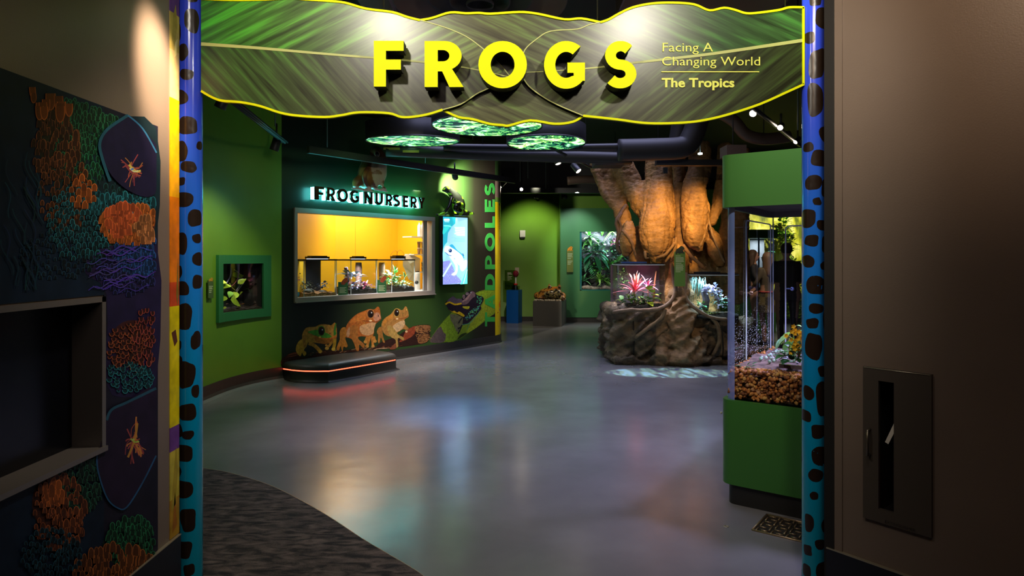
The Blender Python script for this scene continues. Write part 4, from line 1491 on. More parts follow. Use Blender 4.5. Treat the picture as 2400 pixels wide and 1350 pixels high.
p.strip([(165, 905), (200, 935), (240, 950)], 8, (.05, .1, .3)).oval(227, 887, 20, 22, (.01, .03, .12)).oval(222, 880, 6, 6, (.5, .7, 1))
p.strip([(372, 920), (385, 950)], 8, (.02, .05, .2))
for y, x0 in ((615, 280), (633, 286), (652, 284), (670, 290), (688, 278), (705, 300)):
    p.strip([(x0, y), (398, y + 5)], 9, (.85, .95, 1), 0)
for y, x0 in ((735, 240), (748, 280), (762, 264), (775, 240)):
    p.strip([(x0, y), (400, y + 4)], 4, (.16, .38, .75), 0)
for x in (162, 178, 194, 210):
    p.oval(x, 525, 9, 14, (.9, .97, 1), 8)
p.strip([(160, 547), (215, 549)], 4, (.8, .9, 1), 0)
link('picture', p.b, mat('lit_picture', attr=True, rough=.4, emit='attr', estr=1.25), ds)

# ---- bench with a red light line
bench = thing('low_bench', 'low dark bench with rounded corners and a red light line, against the nursery wall', 'bench', (-2.4, 8.6, 0))
A = V((-3.005, 8.33, 0))
du, dn = V((.6304, .7763, 0)), V((.7763, -.6304, 0))
BP = lambda s, nn, z: A + du * s + dn * nn + V((0, 0, z))
outl = [(-.03, .0), (-.01, .2), (.06, .40), (.22, .60), (.36, .635), (1.26, .615), (1.42, .57), (1.47, .42), (1.47, .0)]
outl = [outl[0]] + cr(outl[1:-1], 5, closed=False) + [outl[-1]]


def ringz(k, z):
    c = (.72, .0)
    return [BP(c[0] + (x - c[0]) * k, y * k if y > .01 else .013, z) for x, y in outl]


def loft(mb, rings, col=(.5, .5, .5), mi=0, smooth=True, cap=True):
    n = len(rings[0])
    v = [p for r in rings for p in r]
    mb.add(v, [(i * n + k, i * n + (k + 1) % n, (i + 1) * n + (k + 1) % n, (i + 1) * n + k) for i in range(len(rings) - 1) for k in range(n)], col, mi, smooth)
    if cap:
        mb.poly(rings[-1], col, mi)


b = MB()
loft(b, [ringz(1.06, .0), ringz(1.03, .008), ringz(1.0, .03), ringz(1.0, .138)])
link('base', b, mat('bench_dark', (.022, .02, .02), rough=.4), bench)
b = MB()
loft(b, [ringz(.99, .138), ringz(.99, .152)])
link('light_line', b, mat('red_led', (1, .05, .02), emit=(1, .07, .03), estr=5), bench)
b = MB()
loft(b, [ringz(1.0, .152), ringz(1.005, .185), ringz(.985, .215), ringz(.95, .232), ringz(.8, .238), ringz(.3, .24)])
link('seat_pad', b, mat('bench_top', (.055, .047, .043), rough=.42), bench)

# ---- nursery window, its frame and the room behind
_, t2, n2 = NW.frame(S_SEAM + 1)
IN = lambda d: Plane([(-3.005 - dn.x * d, 8.33 - dn.y * d), (-.30 - dn.x * d, 11.664 - dn.y * d)])
fm = mat('window_frame_taupe', (.32, .27, .24), rough=.4)
b = MB()
zt0, zt1 = NW.hit(688, 497.5, .03).z, NW.hit(688, 486, .03).z
zb0, zb1 = NW.hit(688, 711, .05).z, NW.hit(688, 699, .03).z
sl, sr = NW.s_of(688.5), NW.s_of(1017)
slab(b, NW, sl, sr, zt0, zt1, -.1, .03)
slab(b, NW, sl, sr, zb0 + .012, zb1, -.12, .03)
slab(b, NW, sl, sr, zb0, zb0 + .014, 0, .055)
slab(b, NW, sl, NW.s_of(695), zb1, zt0, -.1, .026)
slab(b, NW, NW.s_of(1010), sr, zb1, zt0, -.1, .026)
slab(b, NW, NW.s_of(996), NW.s_of(1004), zb1, zt0, -.06, -.03)
wf = struct('window_1', b, fm)
b = MB()
slab(b, NW, NW.s_of(695), NW.s_of(1010), zb1, zt0, -.052, -.046)
link('window_glass', b, glass('clear_pane'), wf)

ym = mat('nursery_yellow', (.95, .52, .012), rough=.55)
wht = mat('white_paint', (.8, .79, .77), rough=.5)
RD = 1.55
I0, IB = IN(0), IN(RD)
q_l = IB.pt(IB.s_of(786), 0)                        # far left corner of the nursery
s_l = NW.s_of(690) - .03
q_f = NW.pt(s_l, 0, -.1)
sRw = S_SEAM + IN(.75).s_of(1001) - .12
q_rf = V((-3.005, 8.33, 0)) + V((.6304, .7763, 0)) * (sRw + .12 - S_SEAM) - dn * .1
b = MB()
zc = 2.72
sbr = sRw + .12 - S_SEAM
IB.sheet(b, IB.s_of(786), sbr, .6, zc)
struct('wall_nursery_back', b, ym)
b = MB()
b.add([q_f + V((0, 0, .6)), q_l + V((0, 0, .6)), q_l + V((0, 0, zc)), q_f + V((0, 0, zc))], [(0, 1, 2, 3)])
struct('wall_nursery_left', b, ym)
qb = IB.pt(sbr, 0)
b = MB()
b.add([q_rf + V((0, 0, .6)), qb + V((0, 0, .6)), qb + V((0, 0, zc)), q_rf + V((0, 0, zc))], [(0, 1, 2, 3)])
struct('wall_nursery_right', b, ym)
b = MB()
b.poly([q_f + V((0, 0, zc)), q_l + V((0, 0, zc)), qb + V((0, 0, zc)), q_rf + V((0, 0, zc))])
struct('ceiling_nursery', b, wht)
b = MB()
s833 = IB.s_of(833)
slab(b, IB, s833 - .003, s833 + .003, 1.0, zc, 0, .004)
struct('trim_5', b, mat('yellow_seam', (.7, .36, .01), rough=.6))
cz = zb1 - .01
b = MB()
slab(b, I0, .1, sRw - S_SEAM + .1, cz - .04, cz, -.78, -.125)
tag(link('nursery_counter', b, wht), 'white counter inside the nursery window, carrying the glass tanks', 'counter')
lc = (q_l + qb) * .5 * .55 + (q_f + q_rf) * .5 * .45
light('nursery_lamp', 'AREA', (lc.x, lc.y, zc - .03), 40, (1, .93, .82), (lc.x, lc.y, 0), 1.7, 1.0)

# ---- wall terrarium on the green wall
wt = thing('wall_terrarium', 'green framed wall terrarium with trailing vines, on the bright green wall', 'terrarium', tuple(NW.hit(568, 740)))
pm = mat('terrarium_panel_green', (.022, .17, .06), rough=.42)
b = MB()
Z = lambda y: NW.hit(506, y, .03).z
so, si, sj, sp = NW.s_of(506), NW.s_of(517), NW.s_of(614), NW.s_of(632)
Zi1, Zi0, Zo1, Zo0 = NW.hit(517, 618.5, .03).z, NW.hit(517, 735, .03).z, Z(597.5), Z(758)
slab(b, NW, so, sp, Zi1, Zo1, 0, .035); slab(b, NW, so, sp, Zo0, Zi0, 0, .035)
slab(b, NW, so, si, Zi0, Zi1, 0, .035); slab(b, NW, sj, sp, Zi0, Zi1, 0, .035)
link('front_panel', b, pm, wt)
b = MB(); slab(b, NW, si, sj, Zi0, Zi1, .004, .008); link('pane', b, glass('clear_pane'), wt)
b = MB()
slab(b, NW, si - .05, sj + .05, Zi0 - .06, Zi1 + .05, -.47, -.45)
slab(b, NW, si - .06, si - .05, Zi0 - .06, Zi1 + .05, -.47, -.01); slab(b, NW, sj + .05, sj + .06, Zi0 - .06, Zi1 + .05, -.47, -.01)
slab(b, NW, si - .06, sj + .06, Zi1 + .05, Zi1 + .06, -.47, -.01); slab(b, NW, si - .06, sj + .06, Zi0 - .07, Zi0 - .06, -.47, -.01)
link('tank_box', b, mat('tank_backing', (.03, .03, .034), rough=.7), wt)
b = MB()
nx = 16
v = [NW.pt(si - .04 + (sj - si + .08) * i / nx, Zi0 + .02 + .03 * noise.noise(V((i * .6, j * .9, 2))), -.02 - .42 * j / 6) for j in range(7) for i in range(nx + 1)]
b.add(v, [(j * (nx + 1) + i, j * (nx + 1) + i + 1, (j + 1) * (nx + 1) + i + 1, (j + 1) * (nx + 1) + i) for j in range(6) for i in range(nx)], smooth=True)
v = [NW.pt(si - .04 + (sj - si + .08) * i / nx, z, -.02) for i in range(nx + 1) for z in (Zi0 - .055, Zi0 + .02 + .03 * noise.noise(V((i * .6, 0, 2))))]
b.add(v, [(2 * i, 2 * i + 2, 2 * i + 3, 2 * i + 1) for i in range(nx)])
link('soil', b, mat('dark_soil', (.045, .03, .028), rough=.95, vary=.6, nscale=40, bump=.6, bscale=60), wt)
lp = NW.pt(si + .10, Zi1 - .0, -.16)
light('wall_terrarium_lamp', 'SPOT', tuple(lp), 13, (.9, .88, 1), tuple(NW.pt(si + .16, Zi0, -.2)), .03, angle=100, blend=.8)

# ================================================================== plants
leaf_m = mat('leaf', attr=True, rough=.38, vary=.25, nscale=25)
stem_m = mat('stem', attr=True, rough=.7)


def blade(mb, p, d, L, W, col, droop=.3, n=6, up=(0, 0, 1), fold=.25, peak=.45, col2=None, tipw=.02):
    """one leaf: a folded, arching strip"""
    p, d, up = V(p), V(d).normalized(), V(up)
    sd = d.cross(up)
    sd = sd.normalized() if sd.length > 1e-4 else V((1, 0, 0))
    nn = sd.cross(d).normalized()
    v = []
    for i in range(n + 1):
        t = i / n
        c = p + d * (L * t) - up * (droop * L * t * t)
        w_ = W * (max(tipw, math.sin(PI * (t ** (math.log(.5) / math.log(peak))))) if 0 < t < 1 else tipw)
        v += [c - sd * w_ * .5 + nn * (fold * w_ * .5), c, c + sd * w_ * .5 + nn * (fold * w_ * .5)]
    f = []
    for i in range(n):
        a = 3 * i
        f += [(a, a + 1, a + 4, a + 3), (a + 1, a + 2, a + 5, a + 4)]
    c2 = col2 or col
    o = len(mb.f)
    mb.add(v, f, col, 0, True)
    for k in range(len(f)):
        mb.c[o + k] = lerp(col, c2, (k // 2) / max(1, n - 1))


def rosette(mb, c, n, L, W, col, col2=None, elev=(20, 75), droop=.35, seed=0, up=(0, 0, 1), jitter=.2):
    r = random.Random(seed)
    upv = V(up).normalized()
    q = V((0, 0, 1)).rotation_difference(upv)
    for i in range(n):
        a = 2 * PI * (i * .382 + r.uniform(-.04, .04))
        e = math.radians(elev[1] + (elev[0] - elev[1]) * i / max(1, n - 1))
        d = q @ V((math.cos(a) * math.cos(e), math.sin(a) * math.cos(e), math.sin(e)))
        k = 1 + r.uniform(-jitter, jitter)
        s = r.uniform(.75, 1.2)
        blade(mb, V(c), d, L * k, W, tuple(x * s for x in col), droop * r.uniform(.6, 1.3), col2=tuple(x * s for x in (col2 or col)))


def fern(mb, p, d, L, col, pairs=9, lw=.3, droop=.5, up=(0, 0, 1)):
    p, d, up = V(p), V(d).normalized(), V(up)
    sd = d.cross(up).normalized()
    for i in range(pairs):
        t = (i + .6) / pairs
        c = p + d * (L * t) - up * (droop * L * t * t)
        tan = (d - up * (2 * droop * t)).normalized()
        l = L * lw * math.sin(PI * min(.97, .2 + .8 * t)) + L * .03
        for s in (-1, 1):
            blade(mb, c, (sd * s + tan * .55).normalized(), l, l * .24, col, .15, n=3)
    mb.tube([p + d * (L * t) - up * (droop * L * t * t) for t in (0, .25, .5, .75, 1)], L * .008, 4, tuple(x * .6 for x in col))


def shrub(mb, c, r, n, size, cols, seed=0, aspect=.55, droop=.3):
    rr = random.Random(seed)
    for i in range(n):
        u = V((rr.gauss(0, 1), rr.gauss(0, 1), rr.gauss(0, 1))).normalized() * (rr.random() ** .4)
        p = V(c) + V((u.x * r[0], u.y * r[1], u.z * r[2]))
        d = V((u.x + rr.uniform(-.5, .5), u.y + rr.uniform(-.5, .5), abs(u.z) * .5 + rr.uniform(-.2, .5)))
        k = rr.uniform(.7, 1.3)
        cc = rr.choice(cols)
        s = rr.uniform(.6, 1.25)
        blade(mb, p, d, size * k, size * k * aspect, tuple(x * s for x in cc), droop, n=4)


def plant(name, label, build, cat='plant', group=None, stem=None, m=None):
    b = MB()
    build(b)
    lo = min(b.v, key=lambda p: p.z)
    c = sum(b.v, V()) / len(b.v)
    base = (c.x, c.y, lo.z)
    if stem is None:
        return tag(link(name, b, m or leaf_m, None, base), label, cat, group)
    t = thing(name, label, cat, base, group)
    link('foliage', b, m or leaf_m, t)
    s = MB()
    stem(s)
    link('stem', s, stem_m, t)
    return t


# ---- vines in the wall terrarium
WQ = lambda x, y, o=-.14: NW.hit(x, y, o)
YG, LG, MG, DG = (.34, .5, .04), (.2, .42, .06), (.06, .24, .04), (.02, .1, .03)


def vl(b):
    r = random.Random(5)
    for x, y, dx, dy, s in ((524, 657, -1, .1, 20), (536, 667, -.6, .4, 15), (545, 647, 1, -.1, 22), (557, 665, 1, -.6, 17), (541, 683, -.2, .8, 14), (556, 685, -.6, .8, 18), (529, 694, -.8, .5, 20), (540, 702, 1, .6, 20), (524, 675, -.5, 1, 15), (522, 703, -.4, .7, 15), (531, 720, -.6, .2, 14), (548, 706, .6, .7, 14), (562, 690, .5, -.5, 12)):
        o = -.14 + r.uniform(-.05, .06)
        p = WQ(x, y, o)
        q = WQ(x + dx * s, y + dy * s, o + r.uniform(-.03, .05))
        blade(b, p, q - p, (q - p).length * 1.25, (q - p).length * .75, r.choice([YG, LG, YG]), .1, up=(.5, -.6, .7), peak=.35)


def vs(b):
    for pts, r, c in (([(561, 618), (559, 640), (556, 655), (549, 665), (542, 671)], .006, (.3, .06, .12)), ([(540, 618), (541, 640), (538, 652), (530, 665), (520, 680)], .008, (.3, .25, .4)), ([(549, 632), (560, 640), (568, 652), (567, 660)], .005, (.3, .35, .1)), ([(577, 652), (570, 664), (558, 680), (551, 694), (556, 708)], .006, (.35, .3, .3)), ([(570, 655), (562, 668), (553, 682)], .007, (.3, .26, .3)), ([(538, 664), (545, 675), (551, 680)], .005, (.3, .3, .1))):
        b.tube(cr([tuple(WQ(x, y, -.15)) for x, y in pts], 4, closed=False), r, 5, c)


plant('trailing_vine', 'yellow-green vine climbing in the wall terrarium with the green frame', vl, stem=vs)
plant('dark_shrub', 'dark shaded plant in the right half of the wall terrarium', lambda b: shrub(b, WQ(596, 665, -.3), (.1, .1, .16), 60, .09, [(.03, .07, .03), (.05, .12, .04), (.02, .03, .02)], 4))
b = MB(); b.tube([WQ(588, 700, -.34), WQ(584, 660, -.36), WQ(590, 622, -.38)], [.05, .04, .05], 10, (.07, .065, .11)); b.tube([WQ(600, 712, -.2), WQ(606, 690, -.22), WQ(612, 672, -.25)], [.035, .03, .02], 8, (.2, .16, .15))
tag(link('cork_branch', b, mat('bark_piece', attr=True, rough=.85, vary=.4, nscale=18, bump=.4, bscale=30)), 'grey leaning branches standing in the wall terrarium soil', 'branch')
b = MB()
for x, y, c in ((544, 708, (.5, .25, .05)), (571, 711, (.5, .18, .04)), (566, 712, (.35, .1, .05)), (534, 711, (.4, .2, .2)), (600, 713, (.25, .12, .1))):
    blade(b, WQ(x - 4, y + 2, -.1), WQ(x + 4, y, -.1) - WQ(x - 4, y + 2, -.1), .05, .028, c, .05)
tag(link('fallen_leaves', b, leaf_m), 'orange leaf litter on the soil of the wall terrarium', 'leaf litter', kind='stuff')


def plaque(label, plane, x0, y0, x1, y1, frogcol, pcol, lines, off=.03, th=.012):
    n = plane.normal((x0 + x1) / 2)[0]
    t = thing('info_plaque', label, 'sign', tuple(plane.hit((x0 + x1) / 2, y1, off)), 'species plaques')
    b = MB()
    g = lambda x, y, o=off: plane.hit(x, y, o)
    b.prism([[g(x0, y1), g(x1, y1 - .0), g(x1, y0), g(x0, y0)]], n * -th)
    link('panel', b, mat('plaque_' + label.split()[0], pcol, rough=.5), t)
    b = MB()
    w_, h_ = x1 - x0, (x1 - x0) * .8
    sh = [(.1, .25), (.2, .62), (.42, .8), (.6, 1.0), (.78, .95), (.95, .7), (.8, .5), (.92, .1), (.7, .2), (.5, .1), (.3, .2), (.15, .02)]
    b.prism([[g(x0 + w_ * x, y0 + h_ * .35 - h_ * y, off + .003) for x, y in cr(sh, 2)]], n * -.004)
    link('frog_cutout', b, mat('plaque_frog_' + label.split()[0], frogcol, rough=.5, vary=.6, nscale=60), t)
    b = MB()
    for y, k in lines:
        a, c = x0 + w_ * .12, x0 + w_ * (.12 + .76 * k)
        b.poly([g(a, y + .7, off + .001), g(c, y + .7, off + .001), g(c, y - .7, off + .001), g(a, y - .7, off + .001)])
    link('text_lines', b, mat('plaque_text', (.55, .62, .4), rough=.6), t)
    b = MB()
    cpt = g((x0 + x1) / 2, (y0 + y1) / 2, off - th)
    b.tube([cpt, cpt - n * (off - th)], .008, 8)
    link('stand_off', b, mat('dull_dark_metal', (.06, .06, .06), rough=.4, metal=.6), t)
    return t


plaque('small olive plaque with a frog cut-out, left of the green framed wall terrarium', NW, 488.5, 657, 500.5, 699, (.5, .25, .02), (.06, .11, .03), [(671, 1), (674.5, .8), (677, .9), (681, .7), (685, .6)])

# ================================================================== inside the nursery
Q = lambda s, d, z: A + du * s - dn * d + V((0, 0, z))
sx = lambda px, d: IN(d).s_of(px)
pane_m = glass('tank_glass', tint=(.93, .97, .96))
rim_m = mat('tank_rim', (.5, .55, .55), rough=.2)


def qbox(mb, s0, s1, d0, d1, z0, z1, col=(.5, .5, .5), mi=0):
    v = [Q(s, d, z) for z in (z0, z1) for d in (d0, d1) for s in (s0, s1)]
    mb.add(v, [(0, 1, 3, 2), (4, 6, 7, 5), (0, 4, 5, 1), (1, 5, 7, 3), (3, 7, 6, 2), (2, 6, 4, 0)], col, mi)


def tank(label, x0, x1, dfront, depth, ytop, back=None, subst=(.02, .016, .014), sub_h=.09, subname='substrate'):
    s0, s1 = sx(x0, dfront), sx(x1, dfront)
    z1 = IN(dfront).hit(x0, ytop).z
    z0 = cz
    t = thing('glass_tank', label, 'tank', tuple(Q((s0 + s1) / 2, dfront + depth / 2, z0)), 'glass tanks in the nursery')
    g = .005
    for nm, a in (('front_pane', (s0, s1, dfront, dfront + g)), ('side_pane', (s0, s0 + g, dfront + g, dfront + depth - g)), ('side_pane', (s1 - g, s1, dfront + g, dfront + depth - g)), ('back_pane', (s0, s1, dfront + depth - g, dfront + depth))):
        b = MB()
        qbox(b, *a, z0, z1)
        link(nm, b, pane_m if nm != 'back_pane' or back is None else mat('tank_black_back', (.008, .008, .01), rough=.6), t)
    for a in ((s0, s0 + .008, dfront - .001, dfront + .007), (s1 - .008, s1, dfront - .001, dfront + .007), (s0, s0 + .008, dfront + depth - .007, dfront + depth)):
        b = MB()
        qbox(b, *a, z0, z1)
        link('edge_seal', b, rim_m, t)
    b = MB()
    qbox(b, s0 - .006, s1 + .006, dfront - .006, dfront + depth + .006, z1, z1 + .022)
    link('lid', b, mat('lid_black', (.012, .012, .014), rough=.35), t)
    b = MB()
    nx, ny = 14, 6
    h = lambda i, j: z0 + .006 + sub_h * (.75 + .5 * noise.noise(V((s0 * 9 + i * .5, j * .6, 1))) + .25 * j / ny)
    v = [Q(s0 + .008 + (s1 - s0 - .016) * i / nx, dfront + .008 + (depth - .016) * j / ny, h(i, j)) for j in range(ny + 1) for i in range(nx + 1)]
    b.add(v, [(j * (nx + 1) + i, j * (nx + 1) + i + 1, (j + 1) * (nx + 1) + i + 1, (j + 1) * (nx + 1) + i) for j in range(ny) for i in range(nx)], subst, 0, True)
    for i in range(nx):
        a, c = v[i], v[i + 1]
        b.add([V((a.x, a.y, z0)), V((c.x, c.y, z0)), c, a], [(0, 1, 2, 3)], subst)
    for j in range(ny):
        a, c = v[j * (nx + 1)], v[(j + 1) * (nx + 1)]
        b.add([V((a.x, a.y, z0)), V((c.x, c.y, z0)), c, a], [(0, 1, 2, 3)], subst)
    link(subname, b, mat('substrate', attr=True, rough=.95, vary=.7, nscale=55, bump=.7, bscale=70), t)
    return s0, s1, z0, z1


a1 = tank('leftmost glass tank in the nursery window, black-backed with orange gravel', 712, 789, .16, .40, 611, back=1, subst=(.36, .16, .05), sub_h=.06)
a2 = tank('middle glass tank with a pink plant, between two green cards in the nursery window', 822, 884, .16, .40, 611)
a3 = tank('right glass tank full of leafy green plants in the nursery window', 918, 972, .16, .40, 611)


def lamp_bar(label, x0, x1, d, z, w_=.1, h=.035):
    t = thing('tank_light', label, 'lamp', tuple(Q((sx(x0, d) + sx(x1, d)) / 2, d, z)), 'lamps on the tank lids')
    b = MB()
    s0, s1 = sx(x0, d), sx(x1, d)
    qbox(b, s0, s1, d - w_ / 2, d + w_ / 2, z + .006, z + h)
    qbox(b, s0 + .03, s1 - .03, d - w_ / 2 + .015, d + w_ / 2 - .015, z + h, z + h + .012)
    link('housing', b, mat('lamp_dark', (.02, .018, .016), rough=.35), t)
    b = MB()
    qbox(b, s0 + .02, s1 - .02, d - w_ / 2 + .01, d + w_ / 2 - .01, z, z + .006)
    link('led_strip', b, mat('led_strip', (.8, .85, 1), emit=(.75, .8, 1), estr=2), t)


lamp_bar('long dark lamp across the lid of the black-backed tank', 722, 765, .34, a1[3] + .022, .16)
lamp_bar('dark lamp on the lid of the tank with the pink plant', 826, 852, .30, a2[3] + .022, .14)
lamp_bar('lamp nearest the coiled wires on the lid of the leafy tank', 921, 944, .30, a3[3] + .022, .14, .05)
for nm, a, e, c in (('tank_led_a', a1, 1.2, (.8, .85, 1)), ('tank_led_b', a2, 11, (.72, .72, 1)), ('tank_led_c', a3, 11, (.8, .9, 1))):
    p = Q((a[0] + a[1]) / 2, .30, a[3] - .01)
    light(nm, 'AREA', tuple(p), e, c, tuple(p - V((0, 0, 1))), (a[1] - a[0]) * .7, .2, spread=120)


def TQ(a, u, v, h):                     # place inside a tank: u along, v back, h up
    return Q(a[0] + (a[1] - a[0]) * u, .16 + .40 * v, a[2] + (a[3] - a[2]) * h)


PK, RD_ = (.75, .06, .25), (.4, .03, .05)
plant('pink_bromeliad', 'bright pink spiky plant in the middle nursery tank', lambda b: rosette(b, TQ(a2, .72, .3, .2), 16, .17, .036, PK, (.9, .35, .5), (5, 80), .4, 3))
plant('pale_leaf_plant', 'pale teal and white leaves on a wooden stem in the middle nursery tank', lambda b: (shrub(b, TQ(a2, .25, .4, .55), (.14, .1, .06), 22, .13, [(.3, .5, .45), (.12, .35, .2), (.55, .6, .7)], 8), shrub(b, TQ(a2, .3, .3, .33), (.16, .1, .08), 22, .1, [(.25, .4, .4), (.3, .04, .12), (.5, .5, .7)], 9)),
      stem=lambda s: s.tube([TQ(a2, .1, .5, .1), TQ(a2, .2, .5, .4), TQ(a2, .12, .5, .8)], [.035, .03, .03], 8, (.09, .05, .05)))
plant('ground_ivy', 'small mixed ground plants on the dark soil of the middle nursery tank', lambda b: shrub(b, TQ(a2, .5, .4, .2), (.24, .14, .035), 60, .05, [(.3, .3, .5), (.15, .3, .15), (.4, .2, .3)], 11))
plant('pothos', 'light green heart-leaved plant at the left of the leafy nursery tank', lambda b: shrub(b, TQ(a3, .22, .35, .42), (.15, .12, .12), 60, .09, [(.15, .5, .08), (.35, .6, .2), (.05, .3, .06)], 12, .8))
plant('spiky_succulent', 'dark spiky plant standing tallest in the leafy nursery tank', lambda b: (rosette(b, TQ(a3, .45, .45, .62), 9, .13, .022, (.03, .12, .04), None, (10, 80), .1, 5), rosette(b, TQ(a3, .85, .4, .45), 6, .12, .022, (.04, .14, .04), None, (20, 70), .1, 6)),
      stem=lambda s: (s.tube([TQ(a3, .4, .45, .12), TQ(a3, .45, .45, .62)], .008, 5, (.04, .07, .03)), s.tube([TQ(a3, .7, .4, .12), TQ(a3, .85, .4, .46)], .007, 5, (.04, .07, .03))))
plant('creeping_fig', 'small-leaved pale green creeper low in the leafy nursery tank', lambda b: shrub(b, TQ(a3, .55, .35, .25), (.2, .14, .05), 110, .045, [(.3, .6, .15), (.1, .4, .1), (.5, .65, .4)], 14, .7))
plant('aquarium_moss', 'dull green feathery plant in the middle of the black-backed tank', lambda b: shrub(b, TQ(a1, .35, .6, .26), (.12, .05, .09), 70, .05, [(.12, .15, .06), (.07, .1, .05)], 15))
plant('red_sprig', 'small red sprig at the left of the black-backed tank', lambda b: shrub(b, TQ(a1, .10, .6, .5), (.06, .05, .1), 45, .04, [(.35, .03, .05), (.15, .12, .05)], 16))
plant('blue_moss', 'bluish moss at the right end of the black-backed tank', lambda b: shrub(b, TQ(a1, .85, .5, .28), (.1, .05, .05), 45, .05, [(.06, .12, .22)], 17))
b = MB()
for u, v_, h, r in ((.3, .4, .12, .07), (.45, .5, .13, .055), (.72, .35, .09, .05)):
    b.ell(TQ(a1, u, v_, h), (r, r, r * .7), 10, 7, (.13, .13, .1), jit=.5, seed=u * 9)
tag(link('tank_rocks', b, mat('rock_grey', attr=True, rough=.9, vary=.4, nscale=20)), 'grey-green mossy rocks on the orange gravel of the leftmost tank', 'rocks', kind='stuff')


def cork(label, s, d, z0, z1, r, c):
    b = MB()
    pts = [Q(s, d, z0 + (z1 - z0) * i / 5) for i in range(6)]
    b.tube(pts, [r * (1 + .1 * math.sin(i * 2.1)) for i in range(6)], 14, c)
    return tag(link('cork_tube', b, mat('bark_piece')), label, 'bark tube', 'bark tubes in the nursery tanks')


cork('wide brown bark tube at the right end of the middle nursery tank', a2[1] - .09, .50, cz + .02, a2[3] - .03, .05, (.2, .11, .06))
cork('brown bark tube at the left end of the leafy nursery tank', a3[0] + .08, .50, cz + .02, a3[3] - .03, .05, (.16, .09, .055))


def card(label, x0, y0, x1, y1):
    pl = IN(.10)
    t = thing('info_card', label, 'sign', tuple(pl.hit((x0 + x1) / 2, y1)), 'cards in the nursery window')
    n = V((dn.x, dn.y, 0))
    b = MB()
    b.prism([[pl.hit(x, y) for x, y in ((x0, y1), (x1, y1 - 1), (x1, y0 + 1), (x1 - (x1 - x0) * .3, y0), (x0, y0))]], n * -.006)
    link('panel', b, mat('card_green', (.015, .11, .035), rough=.5), t)
    b = MB()
    w_ = x1 - x0
    sh = [(.3, -.05), (.4, .25), (.6, .5), (.85, .62), (1.0, .5), (.95, .2), (.8, .05), (.6, -.15)]
    b.prism([[pl.hit(x0 + w_ * x, y0 - w_ * (y - .15), .003) for x, y in cr(sh, 2)]], n * -.004)
    link('frog_cutout', b, mat('card_frog', (.3, .05, .015), rough=.5, vary=.5, nscale=50), t)
    b = MB()
    for i in range(5):
        y = y0 + (y1 - y0) * (.42 + .09 * i)
        b.poly([pl.hit(x0 + w_ * .12, y + .6, .001), pl.hit(x0 + w_ * (.85 if i % 2 == 0 else .7), y + .5, .001), pl.hit(x0 + w_ * (.85 if i % 2 == 0 else .7), y - .5, .001), pl.hit(x0 + w_ * .12, y - .5, .001)])
    link('text_lines', b, mat('plaque_text'), t)


card('green card with a red frog, left of the tank with the pink plant', 793, 661, 815, 693)
card('green card with a red frog, in front of the leafy nursery tank', 885, 656, 905.5, 688)

# shelf side of the nursery
tbag = MB()
bp_ = lambda x, y, d: IN(d).hit(x, y)
ring0 = [(945, 600), (962, 594), (985, 606), (984, 640), (973, 662), (958, 655), (944, 622)]
cpt = bp_(963, 628, .75)
v = [bp_(x, y, .72 + .05 * math.sin(i * 2.3)) for i, (x, y) in enumerate(ring0)] + [bp_(x, y, .9) for x, y in ring0] + [bp_(961, 618, .66), bp_(968, 640, .70)]
tbag.add(v, [(i, (i + 1) % 7, 7 + (i + 1) % 7, 7 + i) for i in range(7)] + [(0, 1, 14), (1, 2, 14), (2, 15, 14), (2, 3, 15), (3, 4, 15), (4, 5, 15), (5, 6, 15), (6, 14, 15), (6, 0, 14)] + [(13, 12, 11, 10, 9, 8, 7)], (.75, .6, .42))
tag(link('paper_bag', tbag, mat('crumpled_bag', (.72, .62, .5), rough=.6)), 'crumpled translucent brown bag hanging behind the leafy nursery tank', 'bag')


def shelf(label, x0, x1, y, d):
    t = thing('wall_shelf', label, 'shelf', tuple(Q((sx(x0, d) + sx(x1, d)) / 2, d, bp_(x0, y, d).z)), 'white nursery shelves')
    z = bp_(x0, y, d).z
    b = MB(); qbox(b, sx(x0, d), sRw - S_SEAM + .115, d, d + .24, z - .018, z)
    link('board', b, wht, t)
    b = MB(); b.tube([Q(sx(x1, d), d + .04, z - .02), Q(sRw - S_SEAM + .11, d + .12, z - .13)], .009, 6)
    link('bracket', b, wht, t)
    return z


zs1 = shelf('upper white shelf carrying two white bottles', 965, 992, 553.5, .62)
zs2 = shelf('lower white shelf carrying stacked brown tubs', 970, 992, 595.5, .62)
for i, (x, lab) in enumerate(((982.5, 'left white bottle on the upper nursery shelf'), (990.5, 'right white bottle on the upper nursery shelf'))):
    c = Q(sx(x, .70), .70, zs1)
    h = bp_(x, 522, .70).z - zs1
    t = thing('white_bottle', lab, 'bottle', tuple(c), 'white bottles')
    b = MB(); b.lathe([(0, 0), (.03, 0), (.032, .01), (.032, h * .76), (.022, h * .86), (.012, h * .9)], c, 14); link('bottle_body', b, mat('white_plastic', (.85, .84, .84), rough=.4), t)
    b = MB(); b.lathe([(.012, h * .9), (.012, h), (0, h)], c, 10); link('cap', b, mat('white_plastic'), t)
tubm, lidm = mat('tub_brown', (.3, .16, .08), rough=.5), mat('tub_lid', (.8, .76, .7), rough=.4)
hh = (bp_(984, 566, .70).z - zs2) / 2
